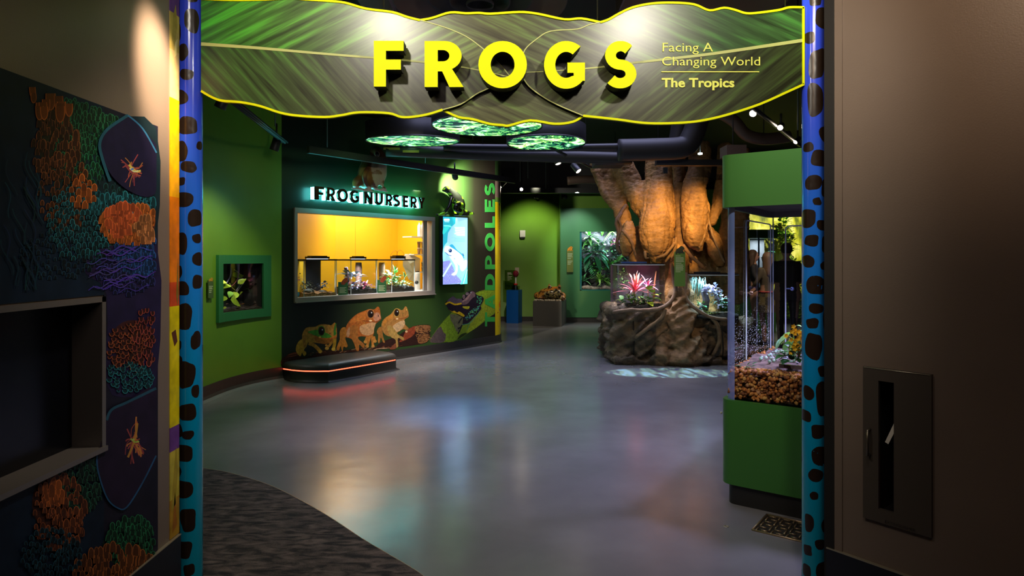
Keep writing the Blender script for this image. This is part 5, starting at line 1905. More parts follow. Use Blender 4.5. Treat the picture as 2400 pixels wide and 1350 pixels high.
for x in (982, 991):
    for lv, (zb, where) in enumerate(((zs2, 'lower shelf, bottom of its stack'), (zs2 + hh, 'lower shelf, on top of its stack'))):
        c = Q(sx(x, .70), .70, zb)
        t = thing('lidded_tub', f'brown lidded tub on the {where}, {"left" if x < 985 else "right"} stack', 'tub', tuple(c), 'brown lidded tubs')
        b = MB(); b.lathe([(0, 0.001), (.024, .001), (.032, hh * .88)], c, 14); link('cup', b, tubm, t)
        b = MB(); b.lathe([(.036, hh * .88), (.036, hh * .99), (0, hh * .99)], c, 14); link('lid', b, lidm, t)
for k, y in enumerate((634, 620)):
    c = Q(sx(992, .70), .70, bp_(992, 636, .7).z + .085 * k)
    t = thing('lidded_tub', ('lower' if k == 0 else 'upper') + ' of two brown lidded tubs below the lower nursery shelf', 'tub', tuple(c), 'brown lidded tubs')
    b = MB(); b.lathe([(0, 0.001), (.026, .001), (.034, .07)], c, 14); link('cup', b, tubm, t)
    b = MB(); b.lathe([(.037, .07), (.037, .08), (0, .08)], c, 14); link('lid', b, lidm, t)
zl = bp_(985, 637, .62).z
b = MB(); qbox(b, sx(981, .62), sRw - S_SEAM + .115, .62, .86, zl - .018, zl)
tag(link('wall_shelf', b, wht), 'lowest white shelf, partly hidden behind the white canister', 'shelf', 'white nursery shelves')
t = thing('white_canister', 'tall white canister with a black cap, right of the leafy nursery tank', 'canister', tuple(Q(sx(978, .5), .5, cz)))
c = Q(sx(978, .5), .5, cz)
hz = bp_(978, 638, .5).z - cz
b = MB(); b.lathe([(0, 0), (.05, 0), (.05, hz * .94), (.03, hz)], c, 16); link('canister_body', b, mat('white_plastic'), t)
b = MB(); b.lathe([(.03, hz), (.03, hz + .02), (0, hz + .02)], c, 12); link('cap', b, mat('lid_black'), t)
b = MB(); b.ell(bp_(976.5, 662, .42), .032, 12, 8)
tag(link('black_ball', b, mat('lid_black')), 'small black round float in front of the white canister', 'float')
c = Q(sx(998, .3), .3, cz)
b = MB(); b.lathe([(0, 0), (.026, 0), (.028, .01), (.028, .075), (.024, .088), (0, .088)], c, 14, (.08, .5, .12))
tag(link('green_can', b, mat('green_tin', (.06, .45, .1), rough=.3)), 'small green can at the right end of the nursery counter', 'can')
b = MB()
pts = [bp_(x, y, .4) for x, y in ((915, 602), (918, 594), (926, 587), (931, 592), (930, 601), (932, 590), (938, 586), (945, 592), (947, 602))]
b.tube(cr([tuple(p) for p in pts], 5, closed=False), .0028, 5)
tag(link('lamp_wire', b, mat('thin_wire', (.25, .12, .02), rough=.5)), 'thin looping wire rising from the lamp on the leafy tank', 'wire')
c = IN(.06).hit(696.5, 690)
b = MB(); b.lathe([(0, -.004), (.035, -.004), (.035, .004), (0, .004)], c, 20, axis=(dn.x, dn.y, 0))
tag(link('blue_sticker', b, mat('sticker_blue', (.1, .4, .6), rough=.5)), 'round light blue sticker at the lower left of the nursery window', 'sticker')

# ================================================================== far end of the room
# teal panel with the planted wall tank
pnl = thing('planted_wall_tank', 'teal green wall panel with a large planted terrarium window, left of the tree', 'terrarium', (2.0, 15.75, .14))
tzz = lambda y: TW.hit(1330, y, .03).z
pz1, pz0, wz1, wz0 = tzz(488), tzz(744), tzz(543), tzz(681)
ps0, ps1 = TW.s_of(1313), TW.s_of(1545)
ws0, ws1 = TW.s_of(1358.5), TW.s_of(1476)
b = MB()
slab(b, TW, ps0, ps1, wz1, pz1, 0, .04); slab(b, TW, ps0, ps1, pz0, wz0, 0, .04)
slab(b, TW, ps0, ws0, wz0, wz1, 0, .04); slab(b, TW, ws1, ps1, wz0, wz1, 0, .04)
link('front_panel', b, teal_m, pnl)
b = MB(); slab(b, TW, ws0, ws1, wz0, wz1, .0, .006); link('pane', b, glass('clear_pane'), pnl)
b = MB()
slab(b, TW, ws0, ws0 + .05, wz0, wz1, -.1, .0); slab(b, TW, ws0, ws1, wz0, wz0 + .02, -.1, .0)
link('reveal', b, mat('tank_reveal', (.02, .2, .2), rough=.3), pnl)
b = MB()
slab(b, TW, ws0 - .1, ws1 + .1, wz0 - .1, wz1 + .2, -.82, -.8)
slab(b, TW, ws0 - .12, ws0 - .1, wz0 - .1, wz1 + .2, -.8, -.0); slab(b, TW, ws1 + .1, ws1 + .12, wz0 - .1, wz1 + .2, -.8, -.0)
slab(b, TW, ws0 - .12, ws1 + .12, wz0 - .12, wz0 - .1, -.8, -.0); slab(b, TW, ws0 - .12, ws1 + .12, wz1 + .2, wz1 + .22, -.8, -.0)
link('tank_box', b, mat('tank_backing'), pnl)
b = MB()
nx, nz = 22, 26
v = []
for j in range(nz + 1):
    for i in range(nx + 1):
        s, z = ws0 - .1 + (ws1 - ws0 + .2) * i / nx, wz0 - .08 + (wz1 - wz0 + .2) * j / nz
        v.append(TW.pt(s, z, -.62 + .22 * noise.noise(V((s * 2.6, z * 2.6, 4))) + .1 * noise.noise(V((s * 7, z * 7, 1)))))
b.add(v, [(j * (nx + 1) + i, j * (nx + 1) + i + 1, (j + 1) * (nx + 1) + i + 1, (j + 1) * (nx + 1) + i) for j in range(nz) for i in range(nx)], smooth=True)
b.add([TW.pt(s, z, o) for s, z, o in ((ws0 - .1, wz0 - .02, -.02), (ws1 + .1, wz0 - .02, -.02), (ws1 + .1, wz0 + .10, -.6), (ws0 - .1, wz0 + .10, -.6))], [(0, 1, 2, 3)])
link('rock_wall', b, mat('planted_rock', (.1, .1, .12), rough=.85, vary=.7, nscale=7, bump=.6, bscale=14), pnl)
lpt = TW.pt((ws0 + ws1) / 2, wz1 + .17, -.2)
light('planted_tank_lamp', 'AREA', tuple(lpt), 34, (.8, .95, 1), tuple(TW.pt((ws0 + ws1) / 2, wz0 + .3, -.35)), 1.0, .25, spread=130)

G1, G2, G3, G4 = (.05, .3, .06), (.14, .5, .06), (.02, .16, .08), (.3, .6, .12)
gp = lambda x, y, o=-.25: TW.hit(x, y, o)
PG = 'plants in the far planted wall tank'
plant('bromeliad', 'large star-shaped bromeliad at the top left of the far planted tank', lambda b: rosette(b, gp(1381, 555), 15, .30, .085, (.12, .42, .12), (.2, .5, .12), (-25, 70), .25, 21, up=(.1, -1, -.1)), group=PG)
plant('palm_frond', 'feathery palm frond hanging at the top right of the far planted tank', lambda b: (fern(b, gp(1434, 541), (-.55, -.3, -.35), .34, (.25, .6, .06), 10, .25, .5), fern(b, gp(1434, 541), (.55, -.3, -.35), .34, (.25, .6, .06), 10, .25, .5)), group=PG)
plant('broadleaf_plant', 'dark broad-leaved plant across the left middle of the far planted tank', lambda b: [blade(b, gp(x, y), (dx, -.5, dz), .36, .17, c, .35) for x, y, dx, dz, c in ((1392, 590, -1, .1, G3), (1390, 592, -.7, -.4, G3), (1395, 590, .6, .2, (.05, .25, .14)), (1397, 592, .8, -.25, G3), (1384, 594, -.9, .45, (.04, .26, .1)), (1400, 588, .3, .6, G3), (1380, 600, -.3, -.8, (.03, .14, .06)), (1396, 600, .3, -.9, (.02, .12, .05)), (1405, 600, .5, -.5, (.06, .3, .2)))], group=PG)
plant('hanging_fern', 'bright ferny plant along the right edge of the far planted tank', lambda b: [fern(b, gp(x, y), (dx, -.3, dz), .4, G2, 9, .35, .4) for x, y, dx, dz in ((1430, 625, .3, .6), (1432, 640, -.2, .7), (1436, 640, .5, .4), (1428, 655, .1, -.9), (1440, 630, .7, .1), (1432, 620, -.5, .5), (1446, 615, .2, .6))], group=PG)
plant('low_rosette', 'striped yellow-green rosette low in the middle of the far planted tank', lambda b: rosette(b, gp(1405, 655), 20, .32, .06, G4, (.35, .6, .1), (0, 80), .55, 23), group=PG)
plant('strap_leaf_plant', 'strap-leaved plant at the lower left corner of the far planted tank', lambda b: rosette(b, gp(1366, 660), 13, .36, .05, (.08, .36, .14), (.25, .55, .2), (10, 80), .5, 24), group=PG)
plant('arching_plant', 'arching narrow-leaved plant at the lower right of the far planted tank', lambda b: rosette(b, gp(1418, 660), 14, .3, .04, (.16, .46, .1), (.4, .65, .2), (0, 70), .6, 25), group=PG)
plant('creeping_fern', 'pale creeping sprig in the lower left of the far planted tank', lambda b: [fern(b, gp(x, y), (dx, -.4, -.6), .25, (.12, .46, .2), 7, .4, .4) for x, y, dx in ((1378, 613, .2), (1383, 622, .4), (1388, 628, .1))], group=PG)
plant('silver_leaf_plant', 'grey-blue leaved plant on the rocks at the right of the far planted tank', lambda b: shrub(b, gp(1425, 590, -.4), (.35, .12, .25), 45, .18, [(.2, .3, .32), (.12, .22, .24), (.3, .4, .38)], 26, .4), group=PG)
plant('dense_foliage', 'dense small-leaved green growth behind the plants of the far planted tank', lambda b: shrub(b, gp(1415, 605, -.5), (.75, .1, .75), 420, .12, [G1, G3, G2, (.03, .2, .1)], 27, .5), group=PG)
plant('reddish_plant', 'small reddish plant by the palm frond in the far planted tank', lambda b: shrub(b, gp(1443, 570, -.3), (.12, .1, .1), 30, .1, [(.3, .05, .12), (.2, .06, .1)], 28), group=PG)
b = MB()
b.tube([gp(x, y, -.12) for x, y in ((1362, 675), (1376, 673), (1390, 676), (1404, 675))], [.04, .055, .05, .04], 9, (.42, .32, .26))
tag(link('driftwood_log', b, mat('pale_driftwood', attr=True, rough=.8, vary=.5, nscale=14, bump=.4, bscale=20)), 'pale log on the left of the floor of the far planted tank', 'log', 'logs in the far planted tank')
b = MB()
b.tube([gp(x, y, -.12) for x, y in ((1406, 676), (1418, 673), (1430, 676), (1444, 677))], [.035, .05, .045, .03], 9, (.45, .34, .3))
tag(link('driftwood_log', b, mat('pale_driftwood')), 'pale log on the right of the floor of the far planted tank', 'log', 'logs in the far planted tank')
plaque('tall olive plaque with an orange frog on the teal wall panel', TW, 1328.5, 585, 1343.5, 638, (.75, .25, .01), (.17, .2, .04), [(595, 1), (598.5, .9), (602, 1), (606, .7), (612, 1), (615.5, .8), (619, .6)], off=.08)

# small fittings on the far wall
t = thing('wall_speaker_box', 'small white box mounted high on the far green wall', 'wall box', tuple(FW.hit(1224.5, 559)))
b = MB(); slabpx(b, FW, 1218.5, 540, 1231, 555.5, 0, .07); link('box_cover', b, wht, t)
b = MB(); slabpx(b, FW, 1220, 555.5, 1230, 558.5, 0, .05); link('base_rim', b, mat('display_black'), t)
t = thing('light_switch', 'white rocker switch on the far green wall above the dark pedestal', 'switch', tuple(FW.hit(1211.5, 640)))
b = MB(); slabpx(b, FW, 1207, 627, 1216.5, 640.5, 0, .02); link('switch_plate', b, mat('ivory', (.6, .5, .38), rough=.5), t)
b = MB(); slabpx(b, FW, 1209.5, 630, 1215, 638, .02, .035); link('rocker', b, mat('ivory'), t)
for x, y, lab in ((1257, 461, 'black wall camera high on the far green wall'), (1322, 461, 'larger black wall camera at the top left of the teal panel')):
    pl = FW if x < 1312 else TW
    t = thing('wall_camera', lab, 'camera', tuple(pl.hit(x, y, .02)), 'wall cameras')
    b = MB(); slabpx(b, pl, x - 6, y - 5, x - 1, y + 5, 0, .10); link('mount', b, mat('dull_dark_metal', (.06, .06, .06), rough=.4, metal=.6), t)
    b = MB(); c = pl.hit(x + 2, y, .14); b.lathe([(0, -.06), (.05, -.06), (.055, .05), (.03, .07), (0, .07)], c, 14, axis=(.5, -1, -.35)); link('camera_body', b, mat('display_black'), t)


def rotbox(px0, px1, ybot, ytop, depth, ang, mats, name, label, cat):
    """pedestal: front lower edge between two pixels on the floor"""
    p0 = flr(px0, ybot)
    h = EYE - (ytop - CY) / F * p0.y
    wd = (px1 - px0) / F * p0.y / math.cos(ang)
    ax = V((math.cos(ang), -math.sin(ang), 0))
    ay = V((math.sin(ang), math.cos(ang), 0))
    c = p0 + ax * wd / 2 + ay * depth / 2
    return p0, ax, ay, wd, h, c


# blue pedestal with a small exhibit
p0, ax, ay, wd, h, c = rotbox(1187, 1214.5, 757.5, 680, .36, math.radians(16), None, None, None, None)
b = MB(); b.obox(c + V((0, 0, h / 2)), ax * wd / 2, ay * .18, V((0, 0, h / 2)))
tag(link('blue_pedestal', b, mat('pedestal_blue', (.0, .1, .42), rough=.45), None, tuple(c)), 'blue pedestal half hidden behind the end of the tadpole wall', 'pedestal')
t = thing('eye_exhibit', 'small exhibit with a red ball on a stem, on the blue pedestal', 'exhibit', tuple(c + V((0, 0, h))))
b = MB()
g0 = c - ax * .10 - ay * .02
b.obox(g0 + V((0, 0, h + .25)), ax * .14, ay * .004, V((0, 0, .24)))
link('text_panel', b, glass('green_panel', tint=(.55, .62, .4)), t)
b = MB()
for i, w_ in enumerate((.10, .12, .03, .12, .10, .11, .06)):
    b.obox(g0 - ay * .007 + ax * (w_ / 2 - .07) + V((0, 0, h + .42 - .03 * i)), ax * w_ / 2, ay * .001, V((0, 0, .008 if i < 2 else .004)))
link('panel_text', b, mat('panel_text_cream', (.75, .72, .55), rough=.6), t)
bc = c + ax * .05 - ay * .05
b = MB(); b.ell(bc + V((0, 0, h + .40)), (.075, .075, .085), 14, 10, (.2, .02, .03))
link('red_ball', b, mat('dark_red_gloss', (.2, .015, .03), rough=.15), t)
b = MB(); b.tube([bc + V((0, 0, h)), bc + V((0, 0, h + .33))], .018, 8); link('stem', b, mat('clear_plastic', (.6, .6, .6), rough=.2), t)
b = MB(); b.obox(bc + V((0, 0, h + .05)), ax * .085, ay * .07, V((0, 0, .05))); link('base_block', b, glass('block_glass', tint=(.7, .72, .66)), t)
b = MB(); b.lathe([(0, .12), (.05, .12), (.05, .16), (0, .16)], bc + V((0, 0, h)), 12); link('collar', b, mat('extinguisher_red', (.6, .02, .012), rough=.3), t)

# dark pedestal with the pebble bed and horned frog sculpture
p0, ax, ay, wd, h, c = rotbox(1249, 1315, 764, 706, .8, math.radians(13), None, None, None, None)
b = MB(); b.obox(c + V((0, 0, h / 2)), ax * wd / 2, ay * .4, V((0, 0, h / 2)))
tag(link('dark_pedestal', b, mat('pedestal_charcoal', (.075, .068, .062), rough=.5), None, tuple(c)), 'low square charcoal pedestal under the frog sculpture by the far wall', 'pedestal')
b = MB()
r = random.Random(9)
for k in range(150):
    q = c + ax * r.uniform(-.47, .47) * wd + ay * r.uniform(-.46, .46) * .8 + V((0, 0, h + .018))
    if True:
        b.ell(q, (r.uniform(.015, .03), r.uniform(.015, .03), .02), 6, 4, r.choice([(.6, .5, .38), (.4, .32, .24), (.7, .62, .5)]))
tag(link('pebbles', b, mat('pebble', attr=True, rough=.7), None, tuple(c + V((0, 0, h)))), 'bed of pale pebbles round the frog sculpture on the charcoal pedestal', 'pebbles', kind='stuff')
fc = c + V((0, 0, h))
LP = lambda x, y, z: fc + ax * x + ay * y + V((0, 0, z))
b = MB()
b.ell(LP(0, .05, .15), (.30, .26, .16), 20, 12); b.ell(LP(.1, -.1, .17), (.22, .16, .13), 16, 10)
b.ell(LP(.12, -.03, .27), (.16, .13, .07), 14, 8)
for sgn in (-1, 1):
    b.ell(LP(.12 + sgn * .12, -.08, .325), .05, 10, 8)
    b.lathe([(.035, 0), (.012, .06), (0, .075)], LP(.12 + sgn * .125, -.08, .35), 8)
    b.ell(LP(.05 + sgn * .26, -.12, .06), (.09, .11, .06), 10, 7)
    b.ell(LP(-.02 + sgn * .3, .1, .1), (.1, .18, .1), 10, 7)
me = remeshed('body', b, .018, 5)


def horn(p, n):
    q = noise.noise(p * 13) + .6 * noise.noise(p * 31)
    base = lerp((.5, .22, .04), (.09, .035, .015), max(0, min(1, q * 3 + .5)))
    if (p - LP(.1, -.3, .12)).length < .24:
        base = (.45, .36, .14) if noise.noise(p * 26) > .03 else (.02, .015, .01)
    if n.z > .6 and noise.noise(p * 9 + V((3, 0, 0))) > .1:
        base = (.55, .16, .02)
    return base


t = thing('horned_frog_sculpture', 'squat brown and orange horned frog sculpture on the charcoal pedestal', 'frog sculpture', tuple(fc))
link('body', paint(me, horn, fc), mat('glossy_sculpture', attr=True, rough=.25), t)
for sgn in (-1, 1):
    b = MB(); b.ell(LP(.12 + sgn * .12, -.118, .33), .022, 10, 8); link('eye', b, mat('black_eye', (.01, .008, .006), rough=.08), t)
b = MB(); b.tube([LP(-.1, -.24, .2), LP(.02, -.275, .185), LP(.12, -.285, .18), LP(.24, -.25, .19), LP(.31, -.15, .2)], .008, 6); link('mouth', b, mat('mouth_line', (.3, .2, .1), rough=.4), t)

# ================================================================== frog sculptures on the nursery wall
def wp(x, y, o):
    return NW.hit(x, y, o)


def seg(b, pts, n=10):
    """tapered limb: pts = (px, py, offset from wall, radius px)"""
    k = wp(pts[0][0], pts[0][1], .15).y / F
    P = [tuple(wp(x, y, o)) + (r * k,) for x, y, o, r in pts]
    P = cr(P, 4, closed=False)
    b.tube([p[:3] for p in P], [p[3] for p in P], n)
    b.ell(P[0][:3], P[0][3], n, 6)
    b.ell(P[-1][:3], P[-1][3], n, 6)


b = MB()
seg(b, [(1039, 446, .18, 3.5), (1045, 444, .18, 7.5), (1052, 446, .18, 9), (1060, 453, .18, 10.5), (1068, 463, .18, 13), (1075, 473, .17, 14), (1081, 482, .16, 11), (1085, 489, .15, 6)], 14)
seg(b, [(1058, 466, .24, 6.5), (1055, 477, .27, 4.4), (1050, 488, .28, 3.8), (1042, 497, .26, 3.6), (1034, 502, .24, 3)])
seg(b, [(1050, 501, .22, 2), (1038, 503, .24, 2.8), (1026, 503, .22, 2.2), (1022, 502, .2, 1.6)])
seg(b, [(1080, 480, .25, 8), (1070, 483, .32, 6.5), (1068, 491, .32, 5), (1084, 495, .28, 5), (1098, 498, .24, 3.8), (1108, 500, .22, 2.4)])
seg(b, [(1110, 501, .22, 2), (1092, 503, .24, 2.8), (1068, 503, .27, 2.6), (1064, 503, .27, 2)])
seg(b, [(1064, 470, .10, 5), (1064, 486, .10, 4), (1068, 501, .12, 3)])
me = remeshed('body', b, .011, 2)
o0 = wp(1070, 505, .2)
lime = [(1051, 456, 4.5), (1056, 471, 5), (1071, 483, 7.5), (1084, 492, 5.5), (1041, 441, 3.5), (1047, 438, 3), (1100, 503, 6), (1072, 503, 7), (1030, 503, 8), (1079, 465, 4), (1046, 494, 4.5), (1066, 448, 2.5), (1064, 474, 3)]
lw = [(wp(x, y, .2), r * 11.0 / F) for x, y, r in lime]
nd = V((dn.x, dn.y, 0))


def dartc(p, n):
    q = noise.noise(p * 16) * .03
    for c, r in lw:
        d = p - c
        d = d - nd * d.dot(nd)
        if d.length + q < r:
            return (.32, .8, .02)
    return (.012, .014, .01)


t = thing('dart_frog_sculpture', 'glossy black and lime-green frog sculpture perched on the tall blue display', 'frog sculpture', tuple(o0))
link('body', paint(me, dartc, o0), mat('gloss_paint', attr=True, rough=.12), t)
b = MB(); b.ell(wp(1047, 444, .235), .024, 12, 8); link('eye', b, mat('black_eye', (.01, .008, .006), rough=.08), t)

b = MB()
seg(b, [(872, 424, .16, 20), (880, 408, .17, 26), (885, 390, .17, 22), (886, 370, .16, 20), (882, 357, .16, 15)], 16)
seg(b, [(856, 424, .16, 19), (858, 402, .15, 19), (866, 382, .14, 17)], 14)
seg(b, [(850, 420, .14, 14), (838, 428, .14, 13), (834, 436, .15, 8)], 12)
seg(b, [(862, 395, .28, 6), (854, 412, .30, 6.5), (858, 430, .28, 5), (868, 440, .26, 4)])
seg(b, [(896, 386, .24, 5), (900, 410, .26, 4.5), (896, 434, .26, 4), (904, 443, .26, 3)])
seg(b, [(826, 441, .2, 3), (845, 443, .22, 3.4), (858, 445, .22, 2.6)])
seg(b, [(850, 446, .26, 2.6), (864, 447, .28, 3.2), (876, 449, .28, 2.4)])
seg(b, [(878, 444, .22, 2.8), (894, 446, .24, 3.2), (908, 449, .24, 2.4)])
seg(b, [(850, 374, .12, 4), (856, 388, .12, 6)])
me = remeshed('body', b, .016, 4)
o0 = wp(866, 448, .2)
bel, belr = wp(884, 405, .2), 27 * 9.7 / F


def browc(p, n):
    sx_ = (p - bel).dot(du)
    z = p.z - bel.z
    if p.z < o0.z + .055:
        return (.72, .52, .52)
    d = math.hypot(sx_ * 1.15, z * .8)
    if d + .02 * noise.noise(p * 10) < belr:
        return (.5, .42, .26) if noise.noise(V((sx_ * 6, z * 14, 0))) > -.28 else (.24, .13, .05)
    q = noise.noise(p * 7)
    return lerp((.12, .04, .018), (.3, .13, .03), max(0, min(1, q * 2 + .5)))


t = thing('tree_frog_sculpture', 'large brown and cream frog sculpture sitting on the lit nursery letters', 'frog sculpture', tuple(o0))
link('body', paint(me, browc, o0), mat('satin_sculpture', attr=True, rough=.4), t)
c = wp(883, 361, .30)
b = MB(); b.lathe([(.030, 0), (.045, .004), (.045, .012), (.034, .012)], c, 18, (.75, .55, .4), axis=(nd.x, nd.y, 0), caps=False); b.ell(c, .033, 12, 8, (.01, .01, .01)); link('eye', b, mat('gloss_paint', attr=True, rough=.12), t)

# ================================================================== the artificial tree with its two tanks
TREE0 = flr(1560, 856)
TD = 9.9


def limb(b, pts, n=14, sub=5):
    """pts = (px, py, depth, radius px)"""
    P = cr([tuple(at(x, y, D)) + (r * D / F,) for x, y, D, r in pts], sub, closed=False)
    b.tube([p[:3] for p in P], [p[3] for p in P], n)
    b.ell(P[-1][:3], P[-1][3], n, 8)


def bark(me, amp=.018, f=(7, 7, 2.2)):
    data = [(v.co.copy(), v.normal.copy()) for v in me.vertices]
    buf = []
    for p, n in data:
        q = noise.noise(V((p.x * f[0], p.y * f[1], p.z * f[2]))) + .5 * noise.noise(V((p.x * 3, p.y * 3, p.z * 26))) * .5 + .4 * noise.noise(p * 17) + 2.2 * noise.noise(p * 3.1) - .9 * max(0, .1 - abs(noise.noise(V((p.x * 3.5, p.y * 3.5, p.z * 11))))) / .1 - 1.2 * max(0, .09 - abs(noise.noise(V((p.x * 6, p.y * 6, p.z * 1.4 + 5))))) / .09
        buf.extend(p + n * (amp * q))
    me.vertices.foreach_set('co', buf)
    me.update()
    return me


tree = thing('artificial_tree', 'large sculpted fig tree with bulging orange-brown trunks, holding two glass tanks', 'tree', tuple(flr(1570, 850)))
bark_m = mat('tree_bark', attr=True, rough=.7, vary=.22, nscale=16, bump=.9, bscale=16, stretch=(1.2, 1.2, 1.8))
b = MB()
limb(b, [(1545, 330, 10.0, 30), (1544, 385, 10.0, 29), (1543, 430, 9.95, 33), (1541, 490, 9.85, 41), (1538, 545, 9.75, 41), (1538, 585, 9.72, 31), (1540, 602, 9.72, 18)])
limb(b, [(1452, 340, 10.2, 24), (1456, 385, 10.2, 27), (1478, 430, 10.15, 27), (1503, 475, 10.0, 25), (1520, 510, 9.95, 22)])
limb(b, [(1640, 330, 10.0, 24), (1639, 390, 10.0, 26), (1630, 432, 9.9, 28), (1629, 480, 9.8, 31), (1629, 530, 9.78, 30), (1633, 565, 9.78, 22), (1638, 581, 9.78, 10)])
limb(b, [(1590, 340, 10.5, 16), (1590, 420, 10.4, 14), (1590, 500, 10.25, 13), (1592, 560, 10.1, 14), (1592, 640, 9.9, 26), (1590, 690, 9.85, 34)])
limb(b, [(1700, 340, 10.2, 16), (1694, 420, 10.1, 17), (1684, 480, 10.05, 15), (1668, 520, 10.0, 11)])
limb(b, [(1657, 535, 9.9, 10), (1670, 560, 9.85, 17), (1678, 590, 9.8, 20), (1688, 612, 9.8, 14)])
limb(b, [(1475, 520, 9.95, 10), (1473, 545, 9.85, 16), (1470, 575, 9.8, 17), (1466, 594, 9.8, 11)])
limb(b, [(1724, 350, 10.4, 34), (1722, 450, 10.4, 35), (1720, 560, 10.4, 33), (1722, 680, 10.4, 36)])
limb(b, [(1498, 530, 10.3, 14), (1495, 570, 10.3, 26), (1500, 620, 10.3, 24)])
limb(b, [(1600, 500, 10.95, 40), (1600, 570, 10.95, 84), (1600, 660, 10.75, 80), (1600, 760, 10.45, 90)], 20)
for x, y in ((1385, 385), (1405, 385)):
    limb(b, [(x, y - 15, 10.4, 8), (x + 18, y + 35, 10.35, 9), (x + 38, y + 75, 10.25, 9), (1452, 500 + (x - 1385), 10.15, 9), (1462, 560, 10.0, 7)], 9)
limb(b, [(1430, 385, 10.35, 10), (1446, 440, 10.3, 14), (1460, 500, 10.2, 16), (1470, 540, 10.1, 14)])
me = remeshed('trunk', b, .026, 1)


def barkc(p, n):
    q = .6 * noise.noise(V((p.x * 9, p.y * 9, p.z * 2.2))) + .35 * noise.noise(V((p.x * 5, p.y * 5, p.z * 30)))
    c = lerp((.2, .1, .03), (.47, .24, .07), max(0, min(1, .55 + q)))
    return c


link('trunk', paint(bark(me, .016), barkc, tree.location), bark_m, tree)

b = MB()
# rock-like planter left, root flare centre, planter right
zt1 = EYE - (727 - CY) / F * 9.6
b.obox(V((at(1497, 790, 9.6).x, 10.15, zt1 / 2)), (.40, 0, 0), (0, .62, 0), (0, 0, zt1 / 2))
b.ell(V((at(1455, 790, 9.6).x, 9.75, .38)), (.16, .2, .42), 12, 8)
b.ell(V((at(1520, 790, 9.6).x, 9.75, .3)), (.34, .22, .42), 12, 8)
limb(b, [(1592, 690, 9.75, 25), (1592, 740, 9.68, 31), (1594, 800, 9.62, 38), (1596, 850, 9.62, 52)])
limb(b, [(1605, 760, 9.6, 20), (1618, 810, 9.55, 24), (1632, 850, 9.5, 22)])
limb(b, [(1572, 750, 9.7, 15), (1560, 800, 9.6, 22), (1545, 850, 9.55, 30)])
zt2 = EYE - (760 - CY) / F * 9.6
b.obox(V((at(1690, 790, 9.6).x, 10.15, zt2 / 2)), (.5, 0, 0), (0, .55, 0), (0, 0, zt2 / 2))
b.ell(V((at(1650, 790, 9.6).x, 9.75, .32)), (.25, .2, .42), 12, 8)
b.ell(V((at(1712, 790, 9.6).x, 9.75, .32)), (.3, .2, .4), 12, 8)
b.obox(V((at(1575, 850, 9.6).x, 10.1, .03)), (.9, 0, 0), (0, .66, 0), (0, 0, .03))
me = remeshed('rock_base', b, .024, 3)
buf = []
for p, nr in [(v.co.copy(), v.normal.copy()) for v in me.vertices]:
    a = noise.noise(p * 3.2) * .07 + noise.noise(V((p.x * 8 + p.z * 5, p.y * 8, p.z * 4))) * .04 + (.07 - abs(noise.noise(V((p.x * 4 - p.z * 5, p.y * 4, p.z * 2.5)))) * .2) + (.03 - abs(noise.noise(V((p.x * 9 + p.z * 7, p.y * 9, p.z * 6)))) * .08)
    if p.z > .05:
        p = p + nr * a
    buf.extend((p.x, p.y, max(p.z, 0)))
me.vertices.foreach_set('co', buf)
me.update()


def basec(p, n):
    q = noise.noise(p * 5) + .5 * noise.noise(p * 19)
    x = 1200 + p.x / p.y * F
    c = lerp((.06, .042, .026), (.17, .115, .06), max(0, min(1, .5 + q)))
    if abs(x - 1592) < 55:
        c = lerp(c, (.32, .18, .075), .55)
    return c


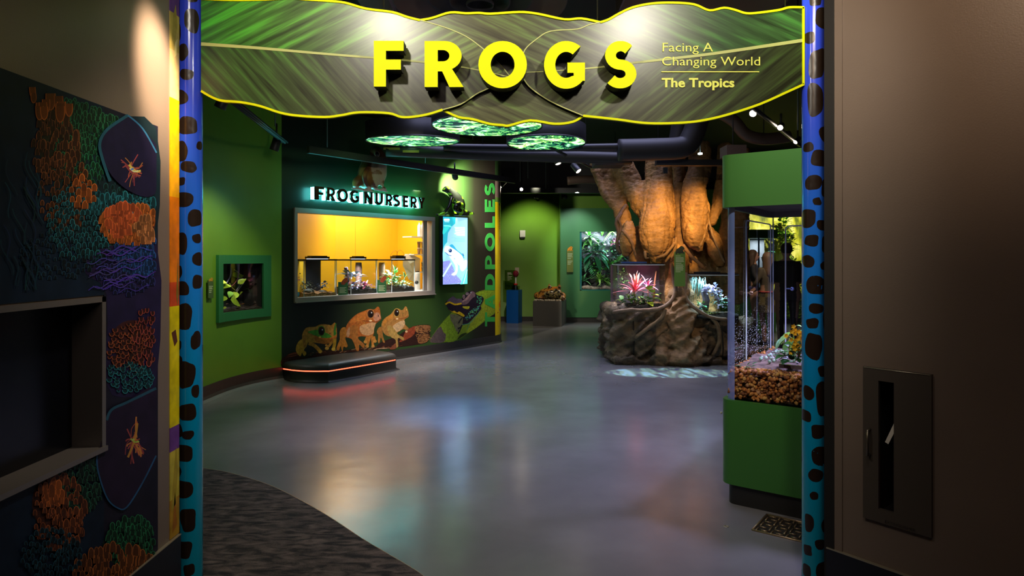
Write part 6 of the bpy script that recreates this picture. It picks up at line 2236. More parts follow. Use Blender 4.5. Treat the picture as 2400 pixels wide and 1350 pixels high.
link('rock_base', paint(me, basec, tree.location), bark_m, tree)
for x, y, z0_ in ((1485, 750, .05), (1694, 775, .05)):
    b = MB(); p = at(x, y, 9.48); b.tube([V((p.x, 9.50, p.z)), V((p.x + .01, 9.485, p.z * .5)), V((p.x, 9.50, z0_))], .008, 6)
    link('seam', b, mat('seam_dark', (.012, .01, .008), rough=.9), tree)
rt_m = mat('root_bark', attr=True, rough=.75, vary=.3, nscale=14)
roots = [([(1436, 732, 9.42, 4.2), (1470, 727, 9.40, 4.2), (1510, 727, 9.38, 4.2), (1550, 722, 9.40, 4.8), (1575, 703, 9.46, 4.8), (1583, 680, 9.52, 4.8), (1579, 655, 9.6, 4.8), (1574, 620, 9.66, 4.2)], (.2, .13, .08)),
         ([(1608, 640, 9.66, 4.8), (1607, 690, 9.56, 4.2), (1618, 712, 9.46, 4.2), (1640, 730, 9.42, 4.2), (1668, 744, 9.40, 4.2), (1702, 749, 9.40, 4.2)], (.2, .13, .08)),
         ([(1560, 724, 9.40, 4.2), (1550, 745, 9.4, 4.2), (1520, 768, 9.42, 5), (1490, 790, 9.44, 4)], (.2, .13, .07)),
         ([(1668, 744, 9.42, 4.2), (1682, 765, 9.42, 5), (1686, 800, 9.44, 5), (1672, 830, 9.46, 4)], (.2, .13, .07)),
         ([(1579, 560, 9.75, 5), (1574, 590, 9.68, 5), (1560, 612, 9.62, 3)], (.34, .18, .06)), ([(1600, 575, 9.72, 5), (1620, 600, 9.66, 4), (1650, 628, 9.64, 4)], (.34, .17, .06)),
         ([(1660, 510, 9.74, 3.5), (1652, 545, 9.68, 3.5), (1640, 578, 9.66, 3.5)], (.36, .2, .08)), ([(1660, 515, 9.72, 3), (1670, 550, 9.7, 3), (1690, 600, 9.68, 3.5), (1698, 614, 9.68, 2.5)], (.34, .2, .09)),
         ([(1468, 480, 10.0, 4), (1455, 500, 9.95, 4), (1444, 520, 9.9, 4), (1449, 545, 9.88, 4), (1446, 575, 9.86, 4), (1454, 592, 9.84, 4)], (.16, .09, .05)), ([(1458, 500, 9.92, 3), (1450, 515, 9.88, 3), (1455, 530, 9.88, 3), (1450, 560, 9.86, 3)], (.14, .08, .05)),
         ([(1458, 540, 9.72, 3), (1476, 560, 9.68, 3.5), (1486, 585, 9.68, 3), (1490, 600, 9.68, 2)], (.26, .14, .06)), ([(1512, 590, 9.55, 4), (1513, 603, 9.52, 3), (1519, 605, 9.52, 2)], (.34, .18, .06)), ([(1540, 604, 9.55, 3), (1560, 596, 9.55, 3.5), (1580, 572, 9.6, 4)], (.34, .18, .06)), ([(1572, 604, 9.6, 3), (1580, 590, 9.62, 4), (1584, 560, 9.66, 4)], (.34, .18, .06))]
for pts, c in roots:
    b = MB()
    limb(b, pts, 8, 4)
    for v in b.v:
        v += V((noise.noise(v * 20), noise.noise(v * 21), noise.noise(v * 22))) * .008
    b.c = [c] * len(b.c)
    link('root', b, rt_m, tree)


# the two rounded tanks
def roundtank(label, x0, x1, ytop, ybot, Df, depth, lidcol):
    z1, z0 = EYE - (ytop - CY) / F * Df, EYE - (ybot - CY) / F * Df
    xa, xb = (x0 - CX) / F * Df, (x1 - CX) / F * Df
    t = thing('bow_front_tank', label, 'tank', ((xa + xb) / 2, Df + depth / 2, z0), 'rounded tanks on the tree')
    r = .12
    base = []
    for cx_, cy_, a0 in ((xb - r, Df + r, -90), (xb - .02, Df + depth - .02, 0), (xa + .02, Df + depth - .02, 90), (xa + r, Df + r, 180)):
        rr = r if a0 in (-90, 180) else .02
        base += [(cx_ + rr * math.cos(math.radians(a0 + 90 * i / 8)), cy_ + rr * math.sin(math.radians(a0 + 90 * i / 8))) for i in range(9)]
    n = len(base)
    b = MB()
    v = [V((x, y, z)) for z in (z0, z1) for x, y in base]
    b.add(v, [(k, (k + 1) % n, n + (k + 1) % n, n + k) for k in range(n)], smooth=False)
    link('glass_wall', b, pane_m, t)
    b = MB()
    for z in (z1,):
        b.tube([V((x, y, z)) for x, y in base] + [V((*base[0], z))], .007, 5, caps=False)
    link('rim', b, rim_m, t)
    b = MB()
    ins = [((x - (xa + xb) / 2) * .97 + (xa + xb) / 2, (y - Df - depth / 2) * .97 + Df + depth / 2) for x, y in base]
    b.prism([[V((x, y, z1 + .022)) for x, y in ins]], (0, 0, -.02))
    link('lid', b, mat('lid_black', (.012, .012, .014), rough=.35), t)
    b = MB()
    b.obox(V(((xa + xb) / 2 - .1, Df + .16, z1 + .035)), (.19, 0, 0), (0, .05, 0), (0, 0, .014))
    link('light_bar', b, mat(lidcol[0], lidcol[1], rough=.3), t)
    b = MB()
    m = 7
    rings = []
    for j in range(m):
        k = 1 - j / (m - 1)
        rings.append([V(((x - (xa + xb) / 2) * .985 * k + (xa + xb) / 2, (y - Df - depth / 2) * .985 * k + Df + depth / 2, z0 + .05 + .05 * noise.noise(V((x * 4 * k, y * 5 * k, 3))) + .03 * (1 - k))) for x, y in base])
    lo = [V(((x - (xa + xb) / 2) * .985 + (xa + xb) / 2, (y - Df - depth / 2) * .985 + Df + depth / 2, z0 + .002)) for x, y in base]
    rings = [lo] + rings
    vv = [p for rg in rings for p in rg]
    b.add(vv, [(i * n + k, i * n + (k + 1) % n, (i + 1) * n + (k + 1) % n, (i + 1) * n + k) for i in range(len(rings) - 1) for k in range(n)], (.03, .024, .02), 0, True)
    link('substrate', b, mat('substrate', attr=True, rough=.95, vary=.7, nscale=55, bump=.7, bscale=70), t)
    return xa, xb, z0, z1


ta_ = roundtank('rounded glass tank with a red spiky plant, on the left ledge of the sculpted tree', 1448, 1563, 621, 724, 9.5, .55, ('blue_grey_bar', (.08, .14, .4)))
tb_ = roundtank('rounded blue-lit glass tank on the right ledge of the sculpted tree', 1622, 1738, 645, 747, 9.5, .55, ('black_bar', (.02, .025, .04)))
light('tree_tank_lamp_a', 'AREA', ((ta_[0] + ta_[1]) / 2, 9.74, ta_[3] - .01), 11, (1, .86, .92), ((ta_[0] + ta_[1]) / 2, 9.74, 0), .5, .3, spread=110)
light('tree_tank_lamp_b', 'AREA', ((tb_[0] + tb_[1]) / 2, 9.74, tb_[3] - .01), 8, (.55, .82, 1), ((tb_[0] + tb_[1]) / 2, 9.74, 0), .5, .3, spread=110)
b = MB(); b.box((ta_[0] - .02, 10.07, ta_[2]), (ta_[1] + .02, 10.08, ta_[3]), (.1, .08, .11))
tag(link('tank_background', b, mat('grey_rock_panel', (.11, .09, .12), rough=.8, vary=.5, nscale=5)), 'grey rock-patterned background sheet behind the red-plant tank', 'background sheet')
TA = lambda u, v, h: V((ta_[0] + (ta_[1] - ta_[0]) * u, 9.52 + .5 * v, ta_[2] + (ta_[3] - ta_[2]) * h))
TB = lambda u, v, h: V((tb_[0] + (tb_[1] - tb_[0]) * u, 9.52 + .5 * v, tb_[2] + (tb_[3] - tb_[2]) * h))
plant('red_cordyline', 'tall red and pink spiky plant in the left tree tank', lambda b: (rosette(b, TA(.40, .4, .36), 20, .34, .045, (.75, .06, .12), (.95, .3, .4), (5, 82), .3, 41), rosette(b, TA(.43, .4, .5), 8, .26, .04, (.9, .35, .2), (.95, .7, .6), (40, 85), .1, 44)), stem=lambda s: s.tube([TA(.4, .4, .08), TA(.41, .4, .5)], .012, 6, (.5, .3, .35)))
plant('purple_spiky_plant', 'purple-pink arching plant at the right of the red spiky plant', lambda b: rosette(b, TA(.70, .6, .48), 13, .30, .035, (.55, .06, .25), (.75, .3, .45), (0, 75), .5, 42), stem=lambda s: s.tube([TA(.72, .6, .08), TA(.7, .6, .5)], .010, 6, (.3, .15, .15)))
plant('pothos', 'bright green heart-leaved plant low on the right of the left tree tank', lambda b: [blade(b, TA(u, v_, h), (dx, -.6, dz), s, s * .8, c, .2, peak=.35) for u, v_, h, dx, dz, s, c in ((.66, .2, .42, .1, .6, .15, YG), (.72, .2, .3, .6, .2, .14, YG), (.78, .25, .24, .7, -.1, .13, LG), (.64, .15, .14, .2, -.1, .15, (.42, .55, .02)), (.74, .2, .36, -.3, .5, .13, LG), (.82, .3, .3, .6, .4, .12, MG), (.6, .2, .25, -.6, .2, .12, MG), (.7, .3, .2, .3, .3, .13, LG), (.25, .15, .18, -.3, .3, .12, YG), (.3, .2, .2, .5, .2, .12, YG), (.12, .2, .2, -.5, .1, .1, LG), (.08, .2, .3, .2, -.7, .1, MG))])
plant('mixed_ground_plants', 'mossy mixed greenery covering the floor of the left tree tank', lambda b: shrub(b, TA(.45, .45, .18), (.27, .19, .09), 240, .06, [(.05, .2, .05), (.12, .35, .06), (.3, .35, .05), (.03, .12, .05)], 43))
plant('green_shrub', 'dim green bushy plant at the back left of the left tree tank', lambda b: shrub(b, TA(.18, .85, .62), (.12, .04, .2), 90, .05, [(.06, .2, .05), (.1, .28, .06)], 45))
b = MB(); b.tube([TA(.86, .8, .1), TA(.88, .85, .5), TA(.92, .85, .85)], [.02, .015, .01], 7, (.3, .12, .06))
tag(link('twig', b, mat('bark_piece', attr=True, rough=.85)), 'thin red-brown twig leaning in the right corner of the left tree tank', 'twig')
b = MB()
for k in range(24):
    rr = random.Random(k)
    p = TA(rr.uniform(.08, .9), rr.uniform(.02, .1), rr.uniform(.06, .1))
    blade(b, p, (rr.uniform(-1, 1), rr.uniform(-.6, .2), .1), .06, .035, rr.choice([(.35, .14, .06), (.5, .25, .12), (.25, .1, .05)]), .1)
tag(link('fallen_leaves', b, leaf_m), 'brown leaf litter along the front of the left tree tank', 'leaf litter', kind='stuff')
b = MB()
limb_pts = [TB(.34, .5, .1), TB(.40, .5, .4), TB(.34, .45, .62), TB(.42, .45, .76)]
b.tube(limb_pts, [.07, .055, .05, .035], 10, (.16, .13, .2)); b.tube([TB(.42, .45, .76), TB(.55, .4, .6), TB(.66, .4, .3)], [.03, .03, .02], 8, (.3, .26, .34)); b.tube([TB(.3, .4, .3), TB(.22, .4, .15)], [.03, .015], 7, (.16, .13, .2))
tag(link('driftwood_stump', b, mat('bark_piece', attr=True, rough=.85)), 'dark upright driftwood in the blue-lit tree tank', 'driftwood')
plant('ghost_leaf_plant', 'white-violet leafy growth down the driftwood of the blue-lit tank', lambda b: (shrub(b, TB(.5, .35, .62), (.12, .08, .1), 60, .07, [(.75, .7, .9), (.5, .6, .7), (.55, .45, .75)], 51), shrub(b, TB(.66, .3, .36), (.12, .08, .14), 80, .06, [(.5, .7, .6), (.2, .5, .3), (.6, .5, .75)], 52)))
plant('hanging_moss', 'fine blue-green moss hanging down the left of the blue-lit tank', lambda b: [b.tube([p, p + V((r_.uniform(-.02, .02), 0, -l * .5)), p + V((r_.uniform(-.03, .03), 0, -l))], .004, 3, r_.choice([(.3, .5, .45), (.15, .35, .3), (.5, .65, .6)])) for r_ in [random.Random(4)] for k in range(90) for p, l in [(TB(r_.uniform(.03, .4), r_.uniform(.5, .95), r_.uniform(.75, .97)), r_.uniform(.1, .32))]])
plant('low_green_plant', 'small green plants on the floor of the blue-lit tank', lambda b: (shrub(b, TB(.2, .3, .25), (.12, .1, .08), 60, .06, [(.1, .45, .2), (.3, .55, .15), (.05, .25, .15)], 53), shrub(b, TB(.4, .15, .13), (.18, .06, .03), 90, .03, [(.3, .4, .05), (.4, .45, .1)], 54)))
b = MB()
for k in range(7):
    rr = random.Random(k + 70)
    b.ell(TB(rr.uniform(.04, .25), rr.uniform(.05, .3), .12 + .03 * rr.random()), .028, 8, 6, (.5, .55, .6), jit=.4, seed=k)
tag(link('white_pebbles', b, mat('pebble', attr=True, rough=.7)), 'whitish pebbles in the left corner of the blue-lit tank', 'pebbles', kind='stuff')

# green plaque on the trunk
TP = Plane([(0, 9.42), (6, 9.36)])
pq = plaque('bright green plaque with a black frog outline, on the tree trunk', TP, 1580.5, 590, 1606, 671, (.02, .03, .02), (.11, .24, .045), [(600, .6), (604, .95), (607, 1), (610, .95), (613, 1), (617, .7), (621, .9), (624, .95), (627, .9), (630, .95), (633, .9), (637, .6)], off=.0)

# ================================================================== the tall glass terrarium beside the right post
C0 = V((1.395, 4.13, 0))
tu, tv = V((.817, -.5766, 0)), V((.5766, .817, 0))
TWD, TDP = 1.12, 1.25
TQ3 = lambda a, c, z: C0 + tu * a + tv * c + V((0, 0, z))


def rrect(m, r, z, n=6):
    """rounded outline of the tower, grown by m"""
    out = []
    for cx_, cy_, a0 in ((m * -1 + r, -m + r, 180), (TWD + m - r, -m + r, 270), (TWD + m - r, TDP + m - r, 0), (-m + r, TDP + m - r, 90)):
        for i in range(n + 1):
            a = math.radians(a0 + 90 * i / n)
            out.append(TQ3(cx_ + r * math.cos(a), cy_ + r * math.sin(a), z))
    return out


def walls(mb, rings, cap=True):
    for i in range(len(rings) - 1):
        loft(mb, rings[i:i + 2], cap=False)
    if cap:
        mb.poly(rings[-1])


tw = thing('terrarium_tower', 'tall glass terrarium tower with green base and cap beside the right spotted post', 'terrarium', tuple(TQ3(TWD / 2, TDP / 2, 0)))
tg_m = mat('tower_green', (.035, .15, .022), rough=.4)
b = MB(); walls(b, [rrect(.025, .07, .135), rrect(.025, .07, .655), rrect(.025, .07, .68), rrect(-.005, .06, .681)], cap=False); link('base', b, tg_m, tw)
b = MB(); walls(b, [rrect(-.01, .05, 0), rrect(-.01, .05, .136)], cap=True); link('toe_kick', b, mat('toe_black', (.01, .009, .008), rough=.5), tw)
b = MB(); walls(b, [rrect(.0, .06, 1.93), rrect(.028, .07, 1.93), rrect(.028, .07, 2.27)], cap=True); link('cap', b, mat('tower_cap_green', (.09, .22, .05), rough=.38), tw)
b = MB(); walls(b, [rrect(.0, .06, 1.93), rrect(-.01, .06, 1.975), rrect(-.1, .06, 1.985)], cap=True); link('cap_lining', b, mat('cap_lining', (.10, .10, .11), rough=.4), tw)
gm_ = glass('tower_acrylic', tint=(.95, .96, .97), gloss=.06)
gs_ = glass('tower_acrylic_wet', tint=(.93, .94, .96), gloss=.06, specks=True)
ring = rrect(0, .06, 0, 8)


def shell(idx, z0, z1, m):
    b = MB()
    pts = [ring[i] for i in idx]
    v = [V((p.x, p.y, z)) for p in pts for z in (z0, z1)]
    b.add(v, [(2 * i, 2 * i + 2, 2 * i + 3, 2 * i + 1) for i in range(len(pts) - 1)], smooth=True)
    return b


link('front_pane', shell(range(8, 10), .68, 1.93, 0), gm_, tw)
link('side_pane', shell([35, 0], .68, 1.93, 0), gs_, tw)
link('side_pane', shell(range(17, 19), .68, 1.93, 0), gm_, tw)
link('back_pane', shell(range(26, 28), .68, 1.93, 0), gm_, tw)
gleam_m = bpy.data.materials.new('corner_gleam')
gleam_m.use_nodes = True
nt = gleam_m.node_tree
tr_ = nt.nodes.new('ShaderNodeBsdfTransparent'); tr_.inputs[0].default_value = (.85, .88, .95, 1)
mxs = nt.nodes.new('ShaderNodeMixShader'); mxs.inputs[0].default_value = .5
bs = nt.nodes['Principled BSDF']; bs.inputs['Base Color'].default_value = (.3, .38, .95, 1); bs.inputs['Roughness'].default_value = .15  # blue-white gleam of the lit acrylic corner put into the base colour
nt.links.new(tr_.outputs[0], mxs.inputs[1]); nt.links.new(bs.outputs[0], mxs.inputs[2]); nt.links.new(mxs.outputs[0], nt.nodes['Material Output'].inputs[0])
for k in range(4):
    link('corner_edge', shell(range(9 * k, 9 * k + 9), .68, 1.93, 0), gleam_m if k < 2 else gm_, tw)
b = MB(); p = ring[31]; b.tube([V((p.x, p.y, .68)), V((p.x, p.y, 1.93))], .005, 6); link('back_seam', b, mat('door_edge', (.62, .68, .85), rough=.2), tw)
ed_m = mat('door_edge', (.62, .68, .85), rough=.2)


def doorset(P, a0, a1, z0, z1, knob, nm):
    b = MB()
    r = .03
    pts = []
    for cx_, cz_, s in ((a0 + r, z0 + r, 180), (a1 - r, z0 + r, 270), (a1 - r, z1 - r, 0), (a0 + r, z1 - r, 90)):
        pts += [P(cx_ + r * math.cos(math.radians(s + 22.5 * i)), cz_ + r * math.sin(math.radians(s + 22.5 * i))) for i in range(5)]
    b.tube(pts + [pts[0]], .0055, 6, caps=False)
    o = link('door', b, ed_m, tw)
    b = MB()
    kx, kz, c, dr = knob
    p = P(kx, kz)
    b.tube([p - dr * .03, p + dr * .015], .006, 8)
    b.ell(p + dr * .025, .016, 10, 8)
    link('knob', b, mat(nm, c, rough=.2, metal=.8), o)


doorset(lambda a, z: TQ3(.008, a, z), .47, 1.19, .838, 1.871, (.50, 1.35, (.5, .3, .2), tu), 'copper_knob')
doorset(lambda a, z: TQ3(a, TDP - .008, z), .11, .85, .861, 1.858, (.14, 1.355, (.3, .4, .9), tu * .9 - tv * .45), 'blue_steel_knob')
b = MB()
for z in (.905,):
    pts = [TQ3(.30, .15, z), TQ3(TWD - .03, .15, z)]
    b.obox((pts[0] + pts[1]) / 2, tu * (TWD - .33) / 2, tv * .012, V((0, 0, .012)))
link('tray_edge', b, mat('tray_gloss', (.12, .08, .1), rough=.12), tw)
lc = TQ3(.62, .72, 1.972)
b = MB(); b.obox(lc, tu * .16, tv * .12, V((0, 0, .012)), mi=0); b.obox(lc - V((0, 0, .013)), tu * .13, tv * .02, V((0, 0, .003)), mi=1); b.obox(lc - V((0, 0, .013)) + tv * .07, tu * .13, tv * .02, V((0, 0, .003)), mi=1)
link('lamp_fitting', b, [mat('lamp_dark', (.02, .018, .016)), mat('tower_led', (.6, .7, 1), emit=(.55, .62, 1), estr=14)], tw)
light('tower_lamp', 'SPOT', tuple(lc - V((0, 0, .05))), 95, (.6, .58, 1), tuple(TQ3(.5, .6, .8)), .08, angle=110, blend=.7)
b = MB(); b.ell(TQ3(-.026, .0, .585), .008, 8, 6); link('hinge_pin', b, mat('cap_metal'), tw)
# ground, gravel and planting
nx, ny = 24, 24
v = []
for j in range(ny + 1):
    for i in range(nx + 1):
        a, c = .03 + (TWD - .06) * i / nx, .03 + (TDP - .06) * j / ny
        z = .885 + .03 * noise.noise(V((a * 4, c * 4, 1))) + .015 * noise.noise(V((a * 11, c * 11, 2)))
        if c < .18:
            z = .855 - .03 * max(0, (.35 - a) / .35)
        v.append(TQ3(a, c, z))
b = MB(); b.add(v, [(j * (nx + 1) + i, j * (nx + 1) + i + 1, (j + 1) * (nx + 1) + i + 1, (j + 1) * (nx + 1) + i) for j in range(ny) for i in range(nx)], smooth=True)
link('soil', b, mat('pinkish_ground', (.16, .1, .095), rough=.9, vary=.6, nscale=16, bump=.5, bscale=30), tw)
b = MB(); b.obox(TQ3(TWD / 2, TDP / 2, .755), tu * (TWD / 2 - .05), tv * (TDP / 2 - .05), V((0, 0, .07)))
link('gravel_bed', b, mat('gravel_dark', (.03, .014, .006), rough=.95), tw)
r = random.Random(12)
b = MB()
gc = [(.42, .13, .02), (.5, .19, .04), (.28, .08, .015), (.5, .24, .06), (.16, .045, .01), (.42, .2, .09)]
for k in range(2100):
    side = r.random() < .36
    if side:
        a, c, z = r.uniform(.015, .06), r.uniform(.03, TDP - .05), r.uniform(.69, .88)
    else:
        a, c, z = r.uniform(.02, TWD - .03), r.uniform(.02, .06), r.uniform(.69, .865 - .0)
    if r.random() < .18:
        a, c, z = r.uniform(.03, TWD - .05), r.uniform(.03, .17), .866 - .03 * 0
    s = r.uniform(.008, .016)
    rot = Quaternion((r.random(), r.random(), r.random(), r.random())).normalized()
    b.ell(TQ3(a, c, z), (s * 1.25, s, s * .8), 6, 4, r.choice(gc), rot=rot, jit=.5, seed=k * .7)
tag(link('gravel', b, mat('gravel_stone', attr=True, rough=.75)), 'orange-brown gravel filling the bottom of the tall terrarium tower', 'gravel', kind='stuff')
for a, c, s, lab in ((.55, .36, .17, 'flat pinkish stone slab behind the tray edge in the tall terrarium'), (.80, .62, .12, 'flat reddish stone behind the yellow flowers in the tall terrarium')):
    b = MB(); b.ell(TQ3(a, c, .905), (s, s * .6, .022), 12, 6, (.3, .19, .17), jit=.35, seed=s * 30)
    tag(link('flat_stone', b, mat('slab_stone', attr=True, rough=.8, vary=.3, nscale=20)), lab, 'stone', 'stones in the tall terrarium')
b = MB()
for k in range(240):
    p = TQ3(r.uniform(.12, .7), r.uniform(.28, .9), 0)
    p.z = .905
    if noise.noise(p * 5) > .05:
        b.ell(p, r.uniform(.006, .014), 5, 3, r.choice([(.45, .6, .6), (.3, .45, .4), (.5, .5, .6)]))
tag(link('ground_lichen', b, mat('pebble', attr=True, rough=.7)), 'pale bluish lichen flecks on the ground of the tall terrarium', 'lichen', kind='stuff')
FP = TQ3(.58, .22, .9)
FP = at(1862, 852, 4.05)
plant('yellow_flower_plant', 'plant with clustered yellow flowers in the tall terrarium beside the post', lambda b: shrub(b, FP + V((0, 0, .05)), (.09, .08, .07), 60, .06, [(.03, .12, .03), (.06, .2, .05), (.02, .08, .03)], 61, .7))
yf = bpy.data.objects['yellow_flower_plant']
b = MB()
for k in range(34):
    p = FP + V((r.gauss(.01, .035), r.gauss(-.03, .03), .1 + r.gauss(.04, .055)))
    for i in range(5):
        a = 2 * PI * i / 5 + k
        blade(b, p, V((math.cos(a), -.5, math.sin(a))), .02, .014, (.85, .42, .01), .1, n=2, up=(0, -1, .2))
me = b.mesh('blossoms', yf.location)
me.materials.append(mat('petal', attr=True, rough=.6))
o = bpy.data.objects.new('blossoms', me); COL.objects.link(o); o.parent = yf
VP = at(1866, 825, 4.3)
plant('variegated_leaf_plant', 'pale green drooping leafy plant above the yellow flowers in the tall terrarium', lambda b: [blade(b, at(x, y, 4.3 + d), (dx, -.3, dz), .085, .05, c, .5, col2=lerp(c, (.5, .62, .4), .4)) for x, y, d, dx, dz, c in ((1858, 770, 0, 1, -.3, MG), (1852, 778, .02, -1, -.6, LG), (1864, 778, -.02, .9, -.7, LG), (1856, 790, 0, -.2, -1, YG), (1848, 786, .03, -.9, -.2, MG), (1866, 792, 0, .4, -1, LG), (1872, 776, .02, 1, .2, MG), (1850, 798, 0, -.7, -.8, MG), (1862, 800, .02, -.2, -1, (.25, .45, .3)), (1838, 792, .04, -.9, -.5, (.12, .35, .25)), (1874, 800, .02, .5, -1, MG), (1858, 768, 0, .2, .3, LG))],
      stem=lambda s: (s.tube([VP + V((0, 0, -.06)), at(1862, 800, 4.3), at(1857, 772, 4.3)], .004, 5, (.2, .3, .1)), s.tube([at(1862, 800, 4.3), at(1850, 788, 4.32), at(1840, 792, 4.34)], .003, 5, (.2, .3, .1))))
plant('small_fern', 'small dark green sprig at the front left corner of the tall terrarium', lambda b: shrub(b, TQ3(.10, .12, .86), (.05, .05, .06), 34, .04, [(.05, .15, .05), (.1, .22, .1)], 63))

# floor drain and floor eye
fd = thing('floor_drain', 'square metal floor drain with a woven grate, beside the tower base', 'drain', tuple(flr(1830, 1238)))
p00, p01, p10 = flr(1763, 1243), flr(1797.5, 1207), flr(1881, 1271)
fx, fy = (p10 - p00) * 1.5, (p01 - p00)
fm_ = mat('drain_metal', (.4, .28, .15), rough=.35, metal=.75)
G = lambda a, c, z=.0: p00 + fx * a + fy * c + V((0, 0, z))
b = MB()
ux, uy = fx.normalized() * .008, fy.normalized() * .008
for a, c in ((G(0, 0), G(1, 0)), (G(0, 1), G(1, 1)), (G(0, 0), G(0, 1)), (G(1, 0), G(1, 1))):
    b.tube([a + V((0, 0, .003)), c + V((0, 0, .003))], .006, 6)
link('frame', b, fm_, fd)
b = MB()
b.add([G(0, 0, .001), G(1, 0, .001), G(1, 1, .001), G(0, 1, .001)], [(0, 1, 2, 3)])
link('sump', b, mat('drain_dark', (.02, .014, .01), rough=.5), fd)
b = MB()
for i in range(9):
    for j in range(6):
        a, c = (i + .5 + (.5 if j % 2 else 0)) / 10, (j + .5) / 6
        if (i + j) % 2:
            b.tube([G(a - .045, c, .004), G(a + .045, c, .004)], .0045, 5)
        else:
            b.tube([G(a, c - .1, .004), G(a, c + .1, .004)], .0045, 5)
link('grate', b, fm_, fd)
c = flr(1702, 1234)
b = MB(); b.lathe([(.0, .001), (.016, .001), (.016, .003), (.008, .003), (.008, .001)], c, 12)
tag(link('floor_eye', b, mat('cap_metal')), 'tiny round metal fitting set in the floor near the drain', 'floor fitting')

# ================================================================== ceiling equipment
cm = mat('ceiling_black_metal', (.018, .018, .02), rough=.45)
cb = mat('ceiling_dark_duct', (.024, .022, .023), rough=.55)
br = mat('ceiling_brown_duct', (.1, .062, .045), rough=.55)
scr = bpy.data.materials.new('canopy_screen')
scr.use_nodes = True
nt = scr.node_tree
bs = nt.nodes['Principled BSDF']
bs.inputs['Base Color'].default_value = (.02, .02, .02, 1)
tc = nt.nodes.new('ShaderNodeTexCoord')
n1 = nt.nodes.new('ShaderNodeTexNoise'); n1.inputs['Scale'].default_value = 4; n1.inputs['Detail'].default_value = 9; n1.inputs['Roughness'].default_value = .78; n1.inputs['Distortion'].default_value = 1.2
n2 = nt.nodes.new('ShaderNodeTexNoise'); n2.inputs['Scale'].default_value = 2.2; n2.inputs['Detail'].default_value = 3
rp = nt.nodes.new('ShaderNodeValToRGB')
for p, c in ((.43, (.0, .004, .006)), (.47, (.0, .03, .02)), (.50, (.01, .25, .08)), (.53, (.3, .6, .06)), (.57, (.55, 1, .6)), (.62, (.8, .97, 1))):
    e = rp.color_ramp.elements.new(p); e.color = (*c, 1)
rp.color_ramp.elements[0].color = (0, 0, 0, 1); rp.color_ramp.elements[-1].color = (.85, .95, 1, 1)
r2 = nt.nodes.new('ShaderNodeValToRGB')
r2.color_ramp.elements[0].position, r2.color_ramp.elements[0].color = .42, (.55, .75, 1, 1)
r2.color_ramp.elements[1].position, r2.color_ramp.elements[1].color = .6, (1, 1, .75, 1)
mu = nt.nodes.new('ShaderNodeMixRGB'); mu.blend_type = 'MULTIPLY'; mu.inputs[0].default_value = 1
nt.links.new(tc.outputs['Object'], n1.inputs['Vector']); nt.links.new(tc.outputs['Object'], n2.inputs['Vector'])
nt.links.new(n1.outputs[0], rp.inputs[0]); nt.links.new(n2.outputs[0], r2.inputs[0])
nt.links.new(rp.outputs[0], mu.inputs[1]); nt.links.new(r2.outputs[0], mu.inputs[2])
nt.links.new(mu.outputs[0], bs.inputs['Emission Color'])
bs.inputs['Emission Strength'].default_value = 2.5
for px, py, D, rpx, tilt, lab in ((968, 331, 8.1, 107, 3.6, 'round ceiling screen showing tree canopy, left of three'), (1142, 296, 7.2, 128, .6, 'largest round ceiling screen, partly hidden by the leaf sign'), (1280, 336, 8.25, 91, -1.4, 'round ceiling screen showing tree canopy, right of three')):
    c = at(px, py, D)
    r = rpx / F * D
    t = thing('ceiling_screen', lab, 'screen', tuple(c), 'round canopy screens')
    q = Quaternion((1, 0, 0), math.radians(tilt))
    ax = q @ V((0, 0, 1))
    b = MB(); b.lathe([(r + .012, .0), (r + .012, .22), (r * .5, .23), (0, .23)], c, 40, axis=ax, caps=False); link('drum', b, cm, t)
    b = MB(); b.lathe([(r + .013, -.004), (r + .013, .012), (r - .012, .012), (r - .012, -.004)], c, 40, axis=ax, caps=False); link('rim', b, mat('screen_rim', (.06, .06, .07), rough=.3), t)
    b = MB(); b.poly([c + q @ V((r * .99 * math.cos(2 * PI * k / 40), -r * .99 * math.sin(2 * PI * k / 40), .002)) for k in range(40)]); link('screen', b, scr, t)
    for k in range(3):
        a = 2 * PI * k / 3 + .5
        b = MB(); p = c + V((r * .8 * math.cos(a), r * .8 * math.sin(a), .2)); b.tube([p, V((p.x, p.y, 4.3))], .006, 5); link('hanger', b, cm, t)


def pipe(name, label, cat, pts, r, m, n=14, group=None, sub=6):
    b = MB()
    P = cr([tuple(p) for p in pts], sub, closed=False)
    b.tube(P, r, n)
    o = tag(link(name, b, m), label, cat, group)
    for q in (P[len(P) // 4], P[3 * len(P) // 4]):
        b = MB(); b.tube([V(q), V((q[0], q[1], 4.3))], .008, 5); link('hanger', b, cm, o)
    return o


# round diffuser above the sign
c = at(1125, 8, 5.0)
t = thing('round_diffuser', 'large round concentric ceiling air diffuser above the middle of the sign', 'air diffuser', tuple(c))
s = 5.0 / F
b = MB(); b.lathe([(205 * s, .02), (208 * s, .3), (0, .3)], c, 40, caps=False); link('housing', b, br, t)
for r0, r1, dz in ((205, 128, 0), (125, 75, .03), (72, 36, .0), (33, 2, -.02)):
    b = MB(); b.lathe([(r0 * s, dz + .02), (r0 * s - .004, dz - .004), (r0 * s - .012, dz + .012), (r1 * s, dz + .12)], c, 40, caps=False); link('ring', b, br if r0 > 130 else cb, t)

